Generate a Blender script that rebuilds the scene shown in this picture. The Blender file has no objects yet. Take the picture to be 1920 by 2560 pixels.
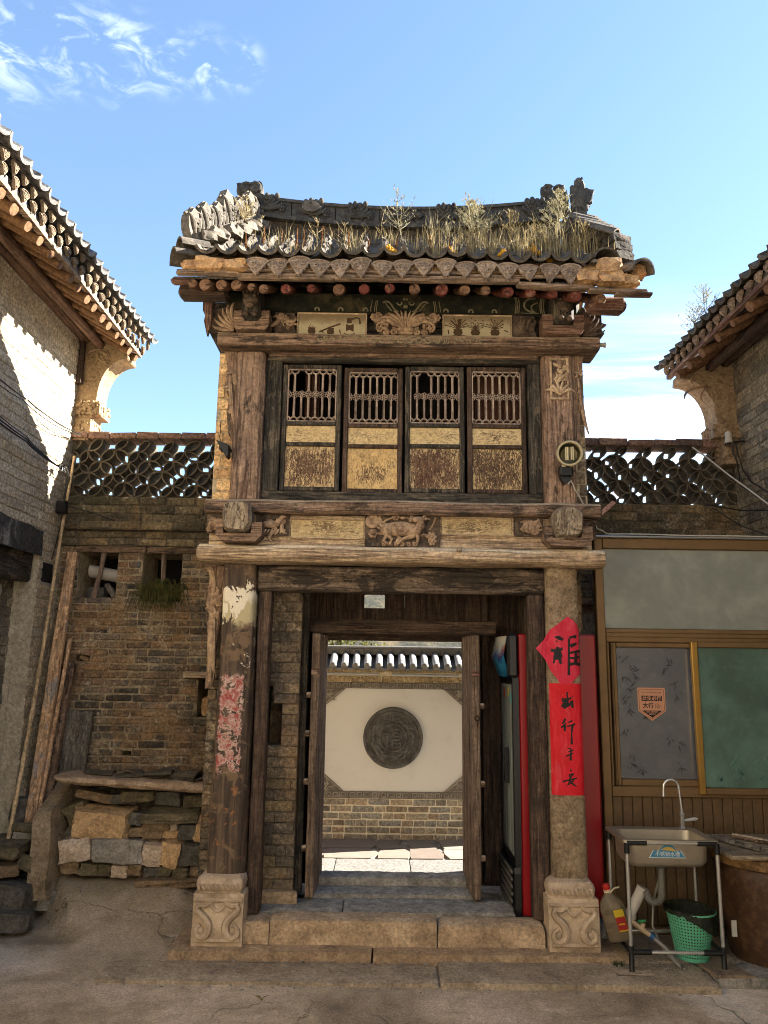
import bpy, bmesh, math, random
from mathutils import Vector, Matrix, noise as mnoise
R = math.radians
scene = bpy.context.scene
COL = scene.collection
# ---------------------------------------------------------------- camera
cam_d = bpy.data.cameras.new('camera'); cam = bpy.data.objects.new('camera', cam_d); COL.objects.link(cam)
cam_d.sensor_fit = 'VERTICAL'; cam_d.sensor_height = 36.0; cam_d.lens = 26.98
cam_d.clip_start = 0.05; cam_d.clip_end = 3000
cam.matrix_world = Matrix.Translation((0, 0, 1.8)) @ Matrix.Rotation(R(101.0), 4, 'X') @ Matrix.Rotation(R(0.8), 4, 'Z')
scene.camera = cam
# ---------------------------------------------------------------- sun and sky
SUN_AZ = 75.0      # degrees from +Y towards +X
SUN_EL = 29.0
sd = Vector((math.sin(R(SUN_AZ)) * math.cos(R(SUN_EL)), math.cos(R(SUN_AZ)) * math.cos(R(SUN_EL)), math.sin(R(SUN_EL))))
sun_d = bpy.data.lights.new('sun', 'SUN'); sun = bpy.data.objects.new('sun', sun_d); COL.objects.link(sun)
sun_d.energy = 5.0; sun_d.angle = R(0.5); sun_d.color = (1.0, 0.935, 0.84)
sun.rotation_euler = sd.to_track_quat('Z', 'Y').to_euler(); sun.location = (8, 4, 9)
world = bpy.data.worlds.new('World'); scene.world = world; world.use_nodes = True
wt = world.node_tree; wt.nodes.clear()
def wn(t, **k):
    n = wt.nodes.new(t)
    for a, b in k.items(): setattr(n, a, b)
    return n
sky = wn('ShaderNodeTexSky', sky_type='NISHITA', sun_disc=False, sun_elevation=R(SUN_EL), sun_rotation=R(SUN_AZ),
         altitude=900.0, air_density=1.0, dust_density=0.25, ozone_density=2.0)
bg = wn('ShaderNodeBackground'); bg.inputs['Strength'].default_value = 0.066
wo = wn('ShaderNodeOutputWorld')
tc = wn('ShaderNodeTexCoord')
sep = wn('ShaderNodeSeparateXYZ'); wt.links.new(tc.outputs['Generated'], sep.inputs[0])
def wmath(op, a, b=None, c=None):
    n = wn('ShaderNodeMath', operation=op)
    for i, v in enumerate((a, b, c)):
        if v is None: continue
        if isinstance(v, (int, float)): n.inputs[i].default_value = v
        else: wt.links.new(v, n.inputs[i])
    return n.outputs[0]
def wlin(v, a, b):
    n = wn('ShaderNodeMapRange', interpolation_type='SMOOTHSTEP'); wt.links.new(v, n.inputs[0])
    n.inputs[1].default_value = a; n.inputs[2].default_value = b
    return n.outputs[0]
# thin cirrus: planar projection of the view direction, streaky noise, more of it low over the horizon
zz = wmath('MAXIMUM', sep.outputs[2], 0.03)
cx = wmath('DIVIDE', sep.outputs[0], zz); cy = wmath('DIVIDE', sep.outputs[1], zz)
cmb = wn('ShaderNodeCombineXYZ'); wt.links.new(cx, cmb.inputs[0]); wt.links.new(cy, cmb.inputs[1])
mp = wn('ShaderNodeMapping'); wt.links.new(cmb.outputs[0], mp.inputs[0])
mp.inputs['Scale'].default_value = (0.62, 2.1, 1); mp.inputs['Rotation'].default_value = (0, 0, R(-8)); mp.inputs['Location'].default_value = (3.3, 1.7, 0)
nz = wn('ShaderNodeTexNoise'); wt.links.new(mp.outputs[0], nz.inputs['Vector'])
nz.inputs['Scale'].default_value = 1.6; nz.inputs['Detail'].default_value = 9; nz.inputs['Roughness'].default_value = 0.62; nz.inputs['Distortion'].default_value = 0.6
low = wmath('SUBTRACT', 1.0, wlin(sep.outputs[2], 0.28, 0.47))
right = wlin(sep.outputs[0], -0.2, 0.45)
cov_low = wmath('MULTIPLY', wmath('MULTIPLY', wlin(nz.outputs[0], 0.33, 0.68), low), right)
mp2 = wn('ShaderNodeMapping'); wt.links.new(tc.outputs['Generated'], mp2.inputs[0]); mp2.inputs['Scale'].default_value = (1.0, 1.0, 2.0)
nz2 = wn('ShaderNodeTexNoise'); wt.links.new(mp2.outputs[0], nz2.inputs['Vector'])
nz2.inputs['Scale'].default_value = 26.0; nz2.inputs['Detail'].default_value = 10; nz2.inputs['Roughness'].default_value = 0.6; nz2.inputs['Distortion'].default_value = 0.9
def blob(d, r0, r1):
    n = wn('ShaderNodeVectorMath', operation='DISTANCE'); wt.links.new(tc.outputs['Generated'], n.inputs[0]); n.inputs[1].default_value = Vector(d).normalized()
    return wmath('SUBTRACT', 1.0, wlin(n.outputs['Value'], r0, r1))
blobs = None
for d, r0, r1 in (((-0.39, 0.685, 0.622), 0.0, 0.075), ((-0.34, 0.70, 0.628), 0.0, 0.06), ((-0.29, 0.712, 0.632), 0.0, 0.065), ((-0.25, 0.722, 0.636), 0.0, 0.05), ((-0.20, 0.737, 0.644), 0.0, 0.045), ((-0.165, 0.743, 0.648), 0.0, 0.035)):
    b = blob(d, r0, r1); blobs = b if blobs is None else wmath('MAXIMUM', blobs, b)
cov_hi = wmath('MULTIPLY', wlin(nz2.outputs[0], 0.44, 0.72), blobs)
cov = wmath('MINIMUM', wmath('ADD', wmath('MULTIPLY', cov_low, 0.7), wmath('MULTIPLY', cov_hi, 0.40)), 1.0)
hsv = wn('ShaderNodeHueSaturation'); gmm = wn('ShaderNodeGamma'); gmm.inputs[1].default_value = 0.82; wt.links.new(sky.outputs[0], gmm.inputs[0]); wt.links.new(gmm.outputs[0], hsv.inputs['Color'])
hsv.inputs['Hue'].default_value = 0.501; hsv.inputs['Saturation'].default_value = 1.1; hsv.inputs['Value'].default_value = 1.0
mixc = wn('ShaderNodeMix', data_type='RGBA'); wt.links.new(cov, mixc.inputs[0]); wt.links.new(hsv.outputs[0], mixc.inputs[6])
mixc.inputs[7].default_value = (5.6, 5.9, 6.4, 1)
wt.links.new(mixc.outputs[2], bg.inputs['Color']); wt.links.new(bg.outputs[0], wo.inputs[0])
vs = scene.view_settings
vs.view_transform = 'Standard'; vs.look = 'None'; vs.exposure = 2.92; vs.gamma = 1.0; vs.use_curve_mapping = False
scene.render.engine = 'CYCLES'
scene.cycles.use_denoising = True; scene.cycles.filter_width = 1.0
scene.cycles.max_bounces = 7; scene.cycles.diffuse_bounces = 4; scene.cycles.transparent_max_bounces = 12
# ---------------------------------------------------------------- small helpers
random.seed(7)
def rnd(a=1.0, b=None):
    return random.uniform(-a, a) if b is None else random.uniform(a, b)
def lin(h):
    v = [int(h[i:i + 2], 16) / 255 for i in (0, 2, 4)]
    return tuple(x / 12.92 if x <= 0.04045 else ((x + 0.055) / 1.055) ** 2.4 for x in v) + (1.0,)
class NT:
    """tiny wrapper to write shader trees as expressions"""
    def __init__(s, name):
        s.m = bpy.data.materials.new(name); s.m.use_nodes = True; s.t = s.m.node_tree; s.t.nodes.clear()
        s.o = s.n('ShaderNodeOutputMaterial'); s.b = s.n('ShaderNodeBsdfPrincipled'); s.l(s.b.outputs[0], s.o.inputs[0])
        s._pos = None
    def n(s, t, **k):
        x = s.t.nodes.new(t)
        for a, b in k.items(): setattr(x, a, b)
        return x
    def l(s, a, b): s.t.links.new(a, b)
    def put(s, v, i):
        if v is None: return
        if isinstance(v, str): i.default_value = lin(v)
        elif isinstance(v, (int, float)):
            i.default_value = v if not hasattr(i.default_value, '__len__') else (v, v, v, 1)[:len(i.default_value)]
        elif isinstance(v, (tuple, list)): i.default_value = v
        else: s.l(v, i)
    def pos(s, scale=(1, 1, 1), jit=True, obj=False):
        if s._pos is None:
            if obj: src = s.n('ShaderNodeTexCoord').outputs['Object']
            else: src = s.n('ShaderNodeNewGeometry').outputs['Position']
            if jit:
                oi = s.n('ShaderNodeObjectInfo'); ad = s.n('ShaderNodeVectorMath', operation='MULTIPLY_ADD')
                s.l(oi.outputs['Random'], ad.inputs[0]); ad.inputs[1].default_value = (7.3, 5.1, 3.7); s.l(src, ad.inputs[2]); src = ad.outputs[0]
            s._pos = src
        if scale == (1, 1, 1): return s._pos
        mpn = s.n('ShaderNodeMapping'); s.l(s._pos, mpn.inputs[0]); mpn.inputs['Scale'].default_value = scale
        return mpn.outputs[0]
    def wpos(s):
        return s.n('ShaderNodeNewGeometry').outputs['Position']
    def noise(s, vec, scale, detail=5, rough=0.6, dist=0.0, out=0):
        x = s.n('ShaderNodeTexNoise'); s.l(vec, x.inputs['Vector']); x.inputs['Scale'].default_value = scale
        x.inputs['Detail'].default_value = detail; x.inputs['Roughness'].default_value = rough; x.inputs['Distortion'].default_value = dist
        return x.outputs[out]
    def vor(s, vec, scale, feature='F1', out=0, rand=1.0):
        x = s.n('ShaderNodeTexVoronoi', feature=feature); s.l(vec, x.inputs['Vector']); x.inputs['Scale'].default_value = scale; x.inputs['Randomness'].default_value = rand
        return x.outputs[out]
    def ramp(s, f, stops, ease=False):
        x = s.n('ShaderNodeValToRGB'); s.put(f, x.inputs[0]); e = x.color_ramp.elements
        if ease: x.color_ramp.interpolation = 'EASE'
        while len(e) < len(stops): e.new(0.5)
        for k, (p, c) in zip(e, stops):
            k.position = p; k.color = lin(c) if isinstance(c, str) else ((c, c, c, 1) if isinstance(c, (int, float)) else c)
        return x.outputs[0]
    def step(s, f, a, b):
        x = s.n('ShaderNodeMapRange', interpolation_type='SMOOTHSTEP'); s.put(f, x.inputs[0]); x.inputs[1].default_value = a; x.inputs[2].default_value = b
        return x.outputs[0]
    def mix(s, f, a, b, mode='MIX'):
        x = s.n('ShaderNodeMix', data_type='RGBA', blend_type=mode); s.put(f, x.inputs[0]); s.put(a, x.inputs[6]); s.put(b, x.inputs[7])
        return x.outputs[2]
    def math(s, op, a, b=None, clamp=False):
        x = s.n('ShaderNodeMath', operation=op, use_clamp=clamp); s.put(a, x.inputs[0]); s.put(b, x.inputs[1])
        return x.outputs[0]
    def rand(s):
        """random number of the object, or of the face when many pieces share one mesh"""
        oi = s.n('ShaderNodeObjectInfo').outputs['Random']; at = s.n('ShaderNodeAttribute', attribute_name='rnd').outputs['Fac']
        return s.math('FRACT', s.math('ADD', oi, at))
    def xyz(s, v):
        x = s.n('ShaderNodeSeparateXYZ'); s.l(v, x.inputs[0]); return x.outputs
    def grit(s, c, sc=55.0, amt=0.8, vec=None):
        """sharp small-scale light and dark"""
        return s.mix(amt, c, s.ramp(s.noise(s.wpos() if vec is None else vec, sc, 3, 0.75), [(0.34, 0.16), (0.5, 0.5), (0.66, 0.82)]), 'OVERLAY')
    def lift(s, c, v=1.7, sat=0.88):
        x = s.n('ShaderNodeHueSaturation'); s.put(c, x.inputs['Color']); x.inputs['Value'].default_value = v; x.inputs['Saturation'].default_value = sat
        return x.outputs[0]
    def bump(s, h, strength=0.4, dist=0.01, normal=None):
        x = s.n('ShaderNodeBump'); s.put(h, x.inputs['Height']); x.inputs['Strength'].default_value = strength; x.inputs['Distance'].default_value = dist
        if normal is not None: s.l(normal, x.inputs['Normal'])
        return x.outputs[0]
    def out(s, col, rough=0.8, normal=None, metal=0.0, spec=0.3, **k):
        s.put(col, s.b.inputs['Base Color']); s.put(rough, s.b.inputs['Roughness']); s.b.inputs['Metallic'].default_value = metal
        s.b.inputs['Specular IOR Level'].default_value = spec
        if normal is not None: s.l(normal, s.b.inputs['Normal'])
        for a, b in k.items(): s.put(b, s.b.inputs[a.replace('_', ' ')])
        return s.m
# ---------------------------------------------------------------- materials
def wood(name, axis, dark, mid, light, patch=None, patch_amt=0.5, rough=0.86, sc=1.0, crack=0.5, dust=None, stain=0.6, lift=1.42):
    """weathered timber: streaky grain, blotches, dark stains, splits and dust along one axis"""
    t = NT(name); k = 'xyz'.index(axis)
    def st(across, along):
        v = [across * sc] * 3; v[k] = along * sc; return t.pos(tuple(v))
    g = t.noise(st(30.0, 1.5), 1.0, 7, 0.7, 0.35); fine = t.noise(st(120.0, 6.0), 1.0, 4, 0.7); mott = t.noise(t.pos(), 15.0, 7, 0.72, 0.3); big = t.noise(st(6.0, 1.3), 1.0, 6, 0.65, 0.5); spots = t.noise(t.pos(), 5.0, 7, 0.7, 0.6)
    c = t.ramp(t.math('ADD', t.math('MULTIPLY', g, 0.55), t.math('MULTIPLY', fine, 0.45)), [(0.38, dark), (0.5, mid), (0.62, light)])
    c = t.mix(0.85, c, t.ramp(mott, [(0.3, 0.22), (0.5, 0.5), (0.7, 0.74)]), 'OVERLAY')
    c = t.mix(t.math('MULTIPLY', t.step(big, 0.42, 0.66), 0.6), c, t.mix(t.math('MULTIPLY', fine, 0.7), light, mid))
    c = t.mix(t.math('MULTIPLY', t.step(spots, 0.50, 0.64), stain), c, t.mix(fine, dark, mid))
    if patch: c = t.mix(t.math('MULTIPLY', t.step(t.math('ADD', t.math('MULTIPLY', t.noise(st(9.0, 3.2), 1.0, 8, 0.75, 0.5), 0.8), t.math('MULTIPLY', fine, 0.2)), 0.56 - 0.1 * patch_amt, 0.60 - 0.1 * patch_amt), 0.85), c, t.mix(t.math('MULTIPLY', g, 0.6), patch, dark))
    if dust:
        nz_ = t.xyz(t.n('ShaderNodeNewGeometry').outputs['Normal'])[2]
        c = t.mix(t.math('MULTIPLY', t.step(t.math('ADD', nz_, t.math('MULTIPLY', spots, 0.6)), 0.5, 1.0), 0.85), c, dust)
    cr = t.step(t.math('ABSOLUTE', t.math('SUBTRACT', t.noise(st(34.0, 1.1), 1.0, 4, 0.6, 0.25), 0.5)), 0.0, 0.022)
    c = t.mix(t.math('MULTIPLY', t.math('MULTIPLY', t.math('SUBTRACT', 1.0, cr), t.step(mott, 0.42, 0.55)), crack), c, '120d09')
    c = t.mix(t.math('MULTIPLY', t.step(t.noise(t.pos(), 75.0, 3, 0.7), 0.64, 0.72), 0.4), c, light)
    h = t.math('ADD', t.math('ADD', t.math('MULTIPLY', g, 0.5), t.math('MULTIPLY', fine, 0.35)), t.math('ADD', t.math('MULTIPLY', cr, 0.4), t.math('MULTIPLY', mott, 0.35)))
    return t.out(t.lift(t.grit(c, 48, 0.4), lift * 1.06, 0.75), rough, t.bump(h, 1.0, 0.012))
def grime(t, c, amt=1.0):
    p = t.wpos(); a = t.noise(p, 2.1, 8, 0.68, 0.8); b = t.noise(p, 5.5, 8, 0.72, 0.6); d = t.noise(p, 1.2, 6, 0.65, 0.5); f = t.noise(p, 40, 4, 0.75)
    c = t.mix(t.math('MULTIPLY', t.step(a, 0.47, 0.60), 0.62 * amt), c, t.mix(f, '5a3c20', '94703f'))
    c = t.mix(t.math('MULTIPLY', t.step(d, 0.50, 0.62), 0.55 * amt), c, t.mix(f, '1c1914', '4a4134'))
    c = t.mix(t.math('MULTIPLY', t.math('MULTIPLY', t.step(b, 0.53, 0.64), t.step(f, 0.40, 0.62)), 0.7 * amt), c, 'ab9a7c')
    return c
def brick_mat(name, ramp, smear='a08a6a', smear_amt=0.4, moss=0.0, soot=0.3, orange=0.0, film=0.0):
    t = NT(name); r = t.rand(); p = t.wpos()
    c = t.ramp(r, [(i / max(1, len(ramp) - 1), x) for i, x in enumerate(ramp)])
    n1 = t.noise(p, 34.0, 6, 0.7); n2 = t.noise(p, 4.2, 6, 0.65, 0.4); n3 = t.noise(p, 1.7, 5, 0.6, 0.3)
    c = t.mix(0.75, c, t.ramp(n1, [(0.25, 0.25), (0.5, 0.52), (0.78, 0.86)]), 'OVERLAY')
    c = t.mix(t.math('MULTIPLY', t.step(n2, 0.52, 0.68), smear_amt), c, smear)
    if orange: c = t.mix(t.math('MULTIPLY', t.step(t.noise(p, 2.6, 6, 0.7, 0.6), 0.5, 0.62), orange), c, t.mix(n1, '6a3f1c', 'a8763e'))
    c = t.mix(t.math('MULTIPLY', t.step(n3, 0.48, 0.66), soot), c, '16130f')
    if moss:
        z = t.xyz(p)[2]
        mz = t.math('MULTIPLY', t.step(t.noise(p, 3.3, 6, 0.7), 0.42, 0.62), moss)
        c = t.mix(mz, c, '2c2a12')
    if film: c = grime(t, c, film)
    wt_ = t.step(t.noise(p, 60.0, 3, 0.75), 0.66, 0.74)
    c = t.mix(t.math('MULTIPLY', wt_, 0.4), c, 'b09a78')
    h = t.math('ADD', n1, t.math('MULTIPLY', n2, 0.8))
    return t.out(t.lift(t.grit(c, 42, 0.7), 1.85, 0.88), 0.92, t.bump(h, 1.0, 0.02))
def stone_mat(name, dark, mid, light, sc=9.0, moss=0.0, bump=0.7, rnd_amt=0.0, rnd_ramp=None, speck=0.5, lift=1.6, film=0.0, grit=0.45):
    t = NT(name); p = t.pos(jit=True)
    a = t.noise(p, sc, 7, 0.68, 0.3); b = t.noise(p, sc * 5, 5, 0.7); f = t.noise(p, sc * 17, 3, 0.7)
    c = t.ramp(a, [(0.28, dark), (0.5, mid), (0.74, light)])
    if rnd_ramp: c = t.mix(rnd_amt, c, t.mix(0.7, t.ramp(t.rand(), [(i / (len(rnd_ramp) - 1), x) for i, x in enumerate(rnd_ramp)]), t.ramp(a, [(0.25, 0.3), (0.75, 0.75)]), 'OVERLAY'))
    c = t.mix(t.math('MULTIPLY', t.step(b, 0.5, 0.7), 0.4), c, light)
    c = t.mix(t.math('MULTIPLY', t.step(f, 0.55, 0.72), speck), c, dark)
    if moss: c = t.mix(t.math('MULTIPLY', t.step(t.noise(p, 3.2, 6, 0.7), 0.48, 0.62), moss), c, '2a2b14')
    if film: c = grime(t, c, film)
    h = t.math('ADD', t.math('ADD', a, t.math('MULTIPLY', b, 0.5)), t.math('MULTIPLY', f, 0.15))
    return t.out(t.lift(t.grit(c, 50, grit), lift, 0.88), 0.9, t.bump(h, min(1.0, bump * 1.3), 0.03))
def plain(name, col, rough=0.5, metal=0.0, spec=0.4, var=0.0, bump=0.0, sc=30.0, **k):
    t = NT(name); c = col; nrm = None
    if var:
        a = t.noise(t.pos(), sc, 5, 0.65)
        c = t.mix(t.math('MULTIPLY', t.step(a, 0.35, 0.75), var), col, '1a1510')
        if bump: nrm = t.bump(a, bump, 0.004)
    return t.out(c, rough, nrm, metal, spec, **k)
# ---------------------------------------------------------------- mesh helpers
def wloc(o):
    v = Vector((0, 0, 0))
    while o is not None: v += o.location; o = o.parent
    return v
def tag(o, label=None, cat=None, group=None, kind=None):
    if label: o['label'] = label
    if cat: o['category'] = cat
    if group: o['group'] = group
    if kind: o['kind'] = kind
    return o
def thing(name, loc, label, cat, group=None, kind=None):
    o = bpy.data.objects.new(name, None); COL.objects.link(o); o.location = loc; o.empty_display_size = 0.1
    return tag(o, label, cat, group, kind)
def mkmesh(name, verts, faces, mat, smooth=False, attr=None):
    me = bpy.data.meshes.new(name); me.from_pydata([tuple(v) for v in verts], [], faces); me.materials.append(mat)
    if smooth: me.polygons.foreach_set('use_smooth', [True] * len(me.polygons))
    if attr is not None:
        a = me.attributes.new('rnd', 'FLOAT', 'FACE'); a.data.foreach_set('value', attr)
    return me
def place(name, me, parent=None, loc=(0, 0, 0), rot=None, scale=None):
    """object with shared mesh at a world location"""
    o = bpy.data.objects.new(name, me); COL.objects.link(o)
    l = Vector(loc)
    if parent is not None: o.parent = parent; l = l - wloc(parent)
    o.location = l
    if rot is not None: o.rotation_euler = rot
    if scale is not None: o.scale = scale
    return o
class MB:
    """collects vertices and faces in world space and links them as one mesh object"""
    def __init__(s): s.v = []; s.f = []; s.a = []; s.cur = 0.0
    def add(s, verts, faces):
        k = len(s.v); s.v += [tuple(v) for v in verts]; s.f += [tuple(i + k for i in f) for f in faces]; s.a += [s.cur] * len(faces); return s
    def box(s, x0, x1, y0, y1, z0, z1):
        v = [(x, y, z) for x in (x0, x1) for y in (y0, y1) for z in (z0, z1)]
        return s.add(v, [(0, 1, 3, 2), (4, 6, 7, 5), (0, 4, 5, 1), (2, 3, 7, 6), (0, 2, 6, 4), (1, 5, 7, 3)])
    def rings(s, rings, cap=True, closed=True):
        n = len(rings[0]); k = len(s.v); fs = []
        for i in range(len(rings) - 1):
            for j in range(n if closed else n - 1):
                a, b = i * n + j, i * n + (j + 1) % n
                fs.append((a, b, b + n, a + n))
        if cap and closed: fs += [tuple(range(n - 1, -1, -1)), tuple((len(rings) - 1) * n + j for j in range(n))]
        return s.add([p for r in rings for p in r], fs)
    def tube(s, path, rad, seg=8, flat=1.0, up=(0, 1, 0), cap=True):
        P = [Vector(p) for p in path]; n = len(P); rad = rad if isinstance(rad, (list, tuple)) else [rad] * n
        rs = []; up0 = Vector(up)
        for i in range(n):
            d = (P[min(i + 1, n - 1)] - P[max(i - 1, 0)]).normalized(); u = up0 - d * up0.dot(d)
            if u.length < 1e-3: u = Vector((1, 0, 0)) - d * d.x
            if u.length < 1e-3: u = Vector((0, 0, 1)) - d * d.z
            u.normalize(); w = d.cross(u)
            rs.append([P[i] + u * (math.cos(6.2832 * j / seg) * rad[i] * flat) + w * (math.sin(6.2832 * j / seg) * rad[i]) for j in range(seg)])
        return s.rings(rs, cap)
    def lathe(s, prof, c=(0, 0, 0), axis='z', seg=20, cap=True):
        rs = []
        for r, h in prof:
            ring = []
            for j in range(seg):
                a = 6.2832 * j / seg; x, y = math.cos(a) * r, math.sin(a) * r
                q = (x, y, h) if axis == 'z' else ((x, h, -y) if axis == 'y' else (h, x, y))
                ring.append((c[0] + q[0], c[1] + q[1], c[2] + q[2]))
            rs.append(ring)
        return s.rings(rs, cap)
    def ell(s, c, r, seg=12, rn=7):
        rs = []
        for i in range(rn + 1):
            t = math.pi * i / rn; q = max(math.sin(t), 0.02)
            rs.append([(c[0] + r[0] * q * math.cos(6.2832 * j / seg), c[1] + r[1] * q * math.sin(6.2832 * j / seg), c[2] + r[2] * math.cos(t)) for j in range(seg)])
        return s.rings(rs, True)
    def prism(s, pts, y0, y1, axis='y'):
        n = len(pts)
        def q(p, h): return (p[0], h, p[1]) if axis == 'y' else ((h, p[0], p[1]) if axis == 'x' else (p[0], p[1], h))
        return s.add([q(p, y0) for p in pts] + [q(p, y1) for p in pts], [tuple(range(n)), tuple(range(2 * n - 1, n - 1, -1))] + [(i, i + n, (i + 1) % n + n, (i + 1) % n) for i in range(n)])
    def xf(s, M, k=0):
        s.v[k:] = [tuple(M @ Vector(v)) for v in s.v[k:]]; return s
    def build(s, name, mat, parent=None, smooth=False, attr=False):
        off = wloc(parent) if parent is not None else Vector((0, 0, 0))
        if parent is None and s.v:       # origin at the base centre of a one-mesh thing
            xs = [v[0] for v in s.v]; ys = [v[1] for v in s.v]; off = Vector(((min(xs) + max(xs)) / 2, (min(ys) + max(ys)) / 2, min(v[2] for v in s.v)))
        me = mkmesh(name, [(v[0] - off.x, v[1] - off.y, v[2] - off.z) for v in s.v], s.f, mat, smooth, s.a if attr else None)
        bm = bmesh.new(); bm.from_mesh(me); bmesh.ops.recalc_face_normals(bm, faces=bm.faces); bm.to_mesh(me); bm.free()
        o = bpy.data.objects.new(name, me); COL.objects.link(o)
        if parent is not None: o.parent = parent
        else: o.location = off
        if smooth: autosmooth(o)
        return o
def autosmooth(o, ang=42):
    me = o.data; bm = bmesh.new(); bm.from_mesh(me); c = math.cos(R(ang))
    for e in bm.edges:
        if len(e.link_faces) == 2 and e.link_faces[0].normal.dot(e.link_faces[1].normal) < c: e.smooth = False
    bm.to_mesh(me); bm.free()
def beam_mb(mb, x0, x1, y0, y1, z0, z1, bev=0.008, amp=0.004, seg=0.14, seed=0, rounded=0, taper=0.0):
    """hewn timber or block: chamfered section swept along its longest side with a wavering outline"""
    d = (x1 - x0, y1 - y0, z1 - z0); ax = max(range(3), key=lambda i: d[i]); L = d[ax]; o = [i for i in range(3) if i != ax]
    c = ((x0 + x1) / 2, (y0 + y1) / 2, (z0 + z1) / 2); lo = (x0, y0, z0)[ax]
    hw, hh = d[o[0]] / 2, d[o[1]] / 2; bev = min(bev, hw * 0.9, hh * 0.9)
    if rounded:
        sec = [(math.copysign(abs(math.cos(a)) ** rounded, math.cos(a)) * hw, math.copysign(abs(math.sin(a)) ** rounded, math.sin(a)) * hh) for a in [6.2832 * (j + 0.5) / 16 for j in range(16)]]
    else:
        sec = [(hw - bev, -hh), (hw, -hh + bev), (hw, hh - bev), (hw - bev, hh), (-hw + bev, hh), (-hw, hh - bev), (-hw, -hh + bev), (-hw + bev, -hh)]
    n = max(2, int(L / seg) + 1); rs = []
    e = min(bev, L * 0.2)
    ts = [0.0, e / L] + [e / L + (1 - 2 * e / L) * i / n for i in range(1, n)] + [1 - e / L, 1.0]
    for i, t in enumerate(ts):
        k = 1.0 if 0 < i < len(ts) - 1 else 1 - min(0.5, bev / max(min(hw, hh), 1e-4))
        k *= 1 - taper * t; ring = []
        for j, (a, b) in enumerate(sec):
            w = mnoise.noise((t * L * 3.1 + seed * 3.7, a * 9 + seed, b * 9)) * amp; w2 = mnoise.noise((t * L * 2.7 + seed * 1.3 + 9, a * 8, b * 8 + seed)) * amp
            p = [0, 0, 0]; p[ax] = lo + t * L + (mnoise.noise((a * 20 + seed, b * 20, t * 3)) * amp if i in (0, len(ts) - 1) else 0)
            p[o[0]] = c[o[0]] + a * k + w; p[o[1]] = c[o[1]] + b * k + w2; ring.append(tuple(p))
        rs.append(ring)
    return mb.rings(rs)
def beam(name, parent, x0, x1, y0, y1, z0, z1, mat, smooth=True, **k):
    mb = MB(); beam_mb(mb, x0, x1, y0, y1, z0, z1, seed=k.pop('seed', rnd(0, 99)), **k)
    return mb.build(name, mat, parent, smooth)
def rock_mb(mb, c, s, rot=(0, 0, 0), seed=0, rd=0.25, amp=0.08, n=4):
    """squared rubble stone"""
    M = Matrix.Translation(c) @ (Matrix.Rotation(rot[2], 4, 'Z') @ Matrix.Rotation(rot[1], 4, 'Y') @ Matrix.Rotation(rot[0], 4, 'X'))
    idx = {}; vs = []; fs = []
    def vid(p):
        k = tuple(round(q * n) for q in p)
        if k not in idx:
            v = Vector(p); m = max(abs(v.x), abs(v.y), abs(v.z)); u = v.normalized() * m * 1.2
            w = v.lerp(u, rd); q = Vector((w.x * s[0], w.y * s[1], w.z * s[2]))
            dd = mnoise.noise_vector((v.x * 1.1 + seed * 5.3, v.y * 1.1 + seed, v.z * 1.1 - seed * 2)) * amp + mnoise.noise_vector((v.x * 3.3 + seed, v.y * 3.3, v.z * 3.3 + seed)) * amp * 0.6
            q += Vector((dd.x * s[0], dd.y * s[1], dd.z * s[2]))
            idx[k] = len(vs); vs.append(M @ q)
        return idx[k]
    g = [-1 + 2 * i / n for i in range(n + 1)]
    for ax in range(3):
        for sg in (-1, 1):
            for i in range(n):
                for j in range(n):
                    q = []
                    for a, b in ((i, j), (i + 1, j), (i + 1, j + 1), (i, j + 1)):
                        p = [0, 0, 0]; p[ax] = sg; p[(ax + 1) % 3] = g[a]; p[(ax + 2) % 3] = g[b]; q.append(vid(p))
                    fs.append(tuple(q if sg > 0 else q[::-1]))
    return mb.add(vs, fs)
def rock(name, parent, c, s, mat, rot=(0, 0, 0), seed=None, rd=0.25, amp=0.08, n=4):
    mb = MB(); rock_mb(mb, c, s, rot, rnd(0, 99) if seed is None else seed, rd, amp, n)
    o = mb.build(name, mat, parent, True); autosmooth(o, 24); return o
def spiral(cx, cz, y, r0, r1, turns, a0, d=1, n=14):
    return [(cx + (r0 + (r1 - r0) * i / n) * math.cos(a0 + d * turns * 6.2832 * i / n), y, cz + (r0 + (r1 - r0) * i / n) * math.sin(a0 + d * turns * 6.2832 * i / n)) for i in range(n + 1)]
def bez(p, n=10):
    """quadratic or cubic Bezier through control points in XZ, constant y given as third value of the list"""
    out = []
    for i in range(n + 1):
        t = i / n; q = [Vector(v) for v in p]
        while len(q) > 1: q = [a.lerp(b, t) for a, b in zip(q, q[1:])]
        out.append(tuple(q[0]))
    return out
def taper(n, a, b, mid=None):
    return [(a + (b - a) * i / n) if mid is None else (a * (1 - i / n) ** 2 + 2 * mid * (i / n) * (1 - i / n) * 1.4 + b * (i / n) ** 2) for i in range(n + 1)]
def frond(mb, x, z, y, ang, L, w, curl=1.0, seg=6):
    """one carved leaf scroll, fat in the middle and curling at its end"""
    pts = []; a = ang; px, pz = x, z; n = 14
    for i in range(n + 1):
        pts.append((px, y - 0.4 * w * math.sin(math.pi * i / n), pz)); px += math.cos(a) * L / n; pz += math.sin(a) * L / n
        a += curl * (0.04 + 0.55 * (i / n) ** 2.2)
    return mb.tube(pts, [max(0.25 * w, w * math.sin(math.pi * (0.12 + 0.8 * i / n))) for i in range(n + 1)], seg, 0.9)
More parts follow.
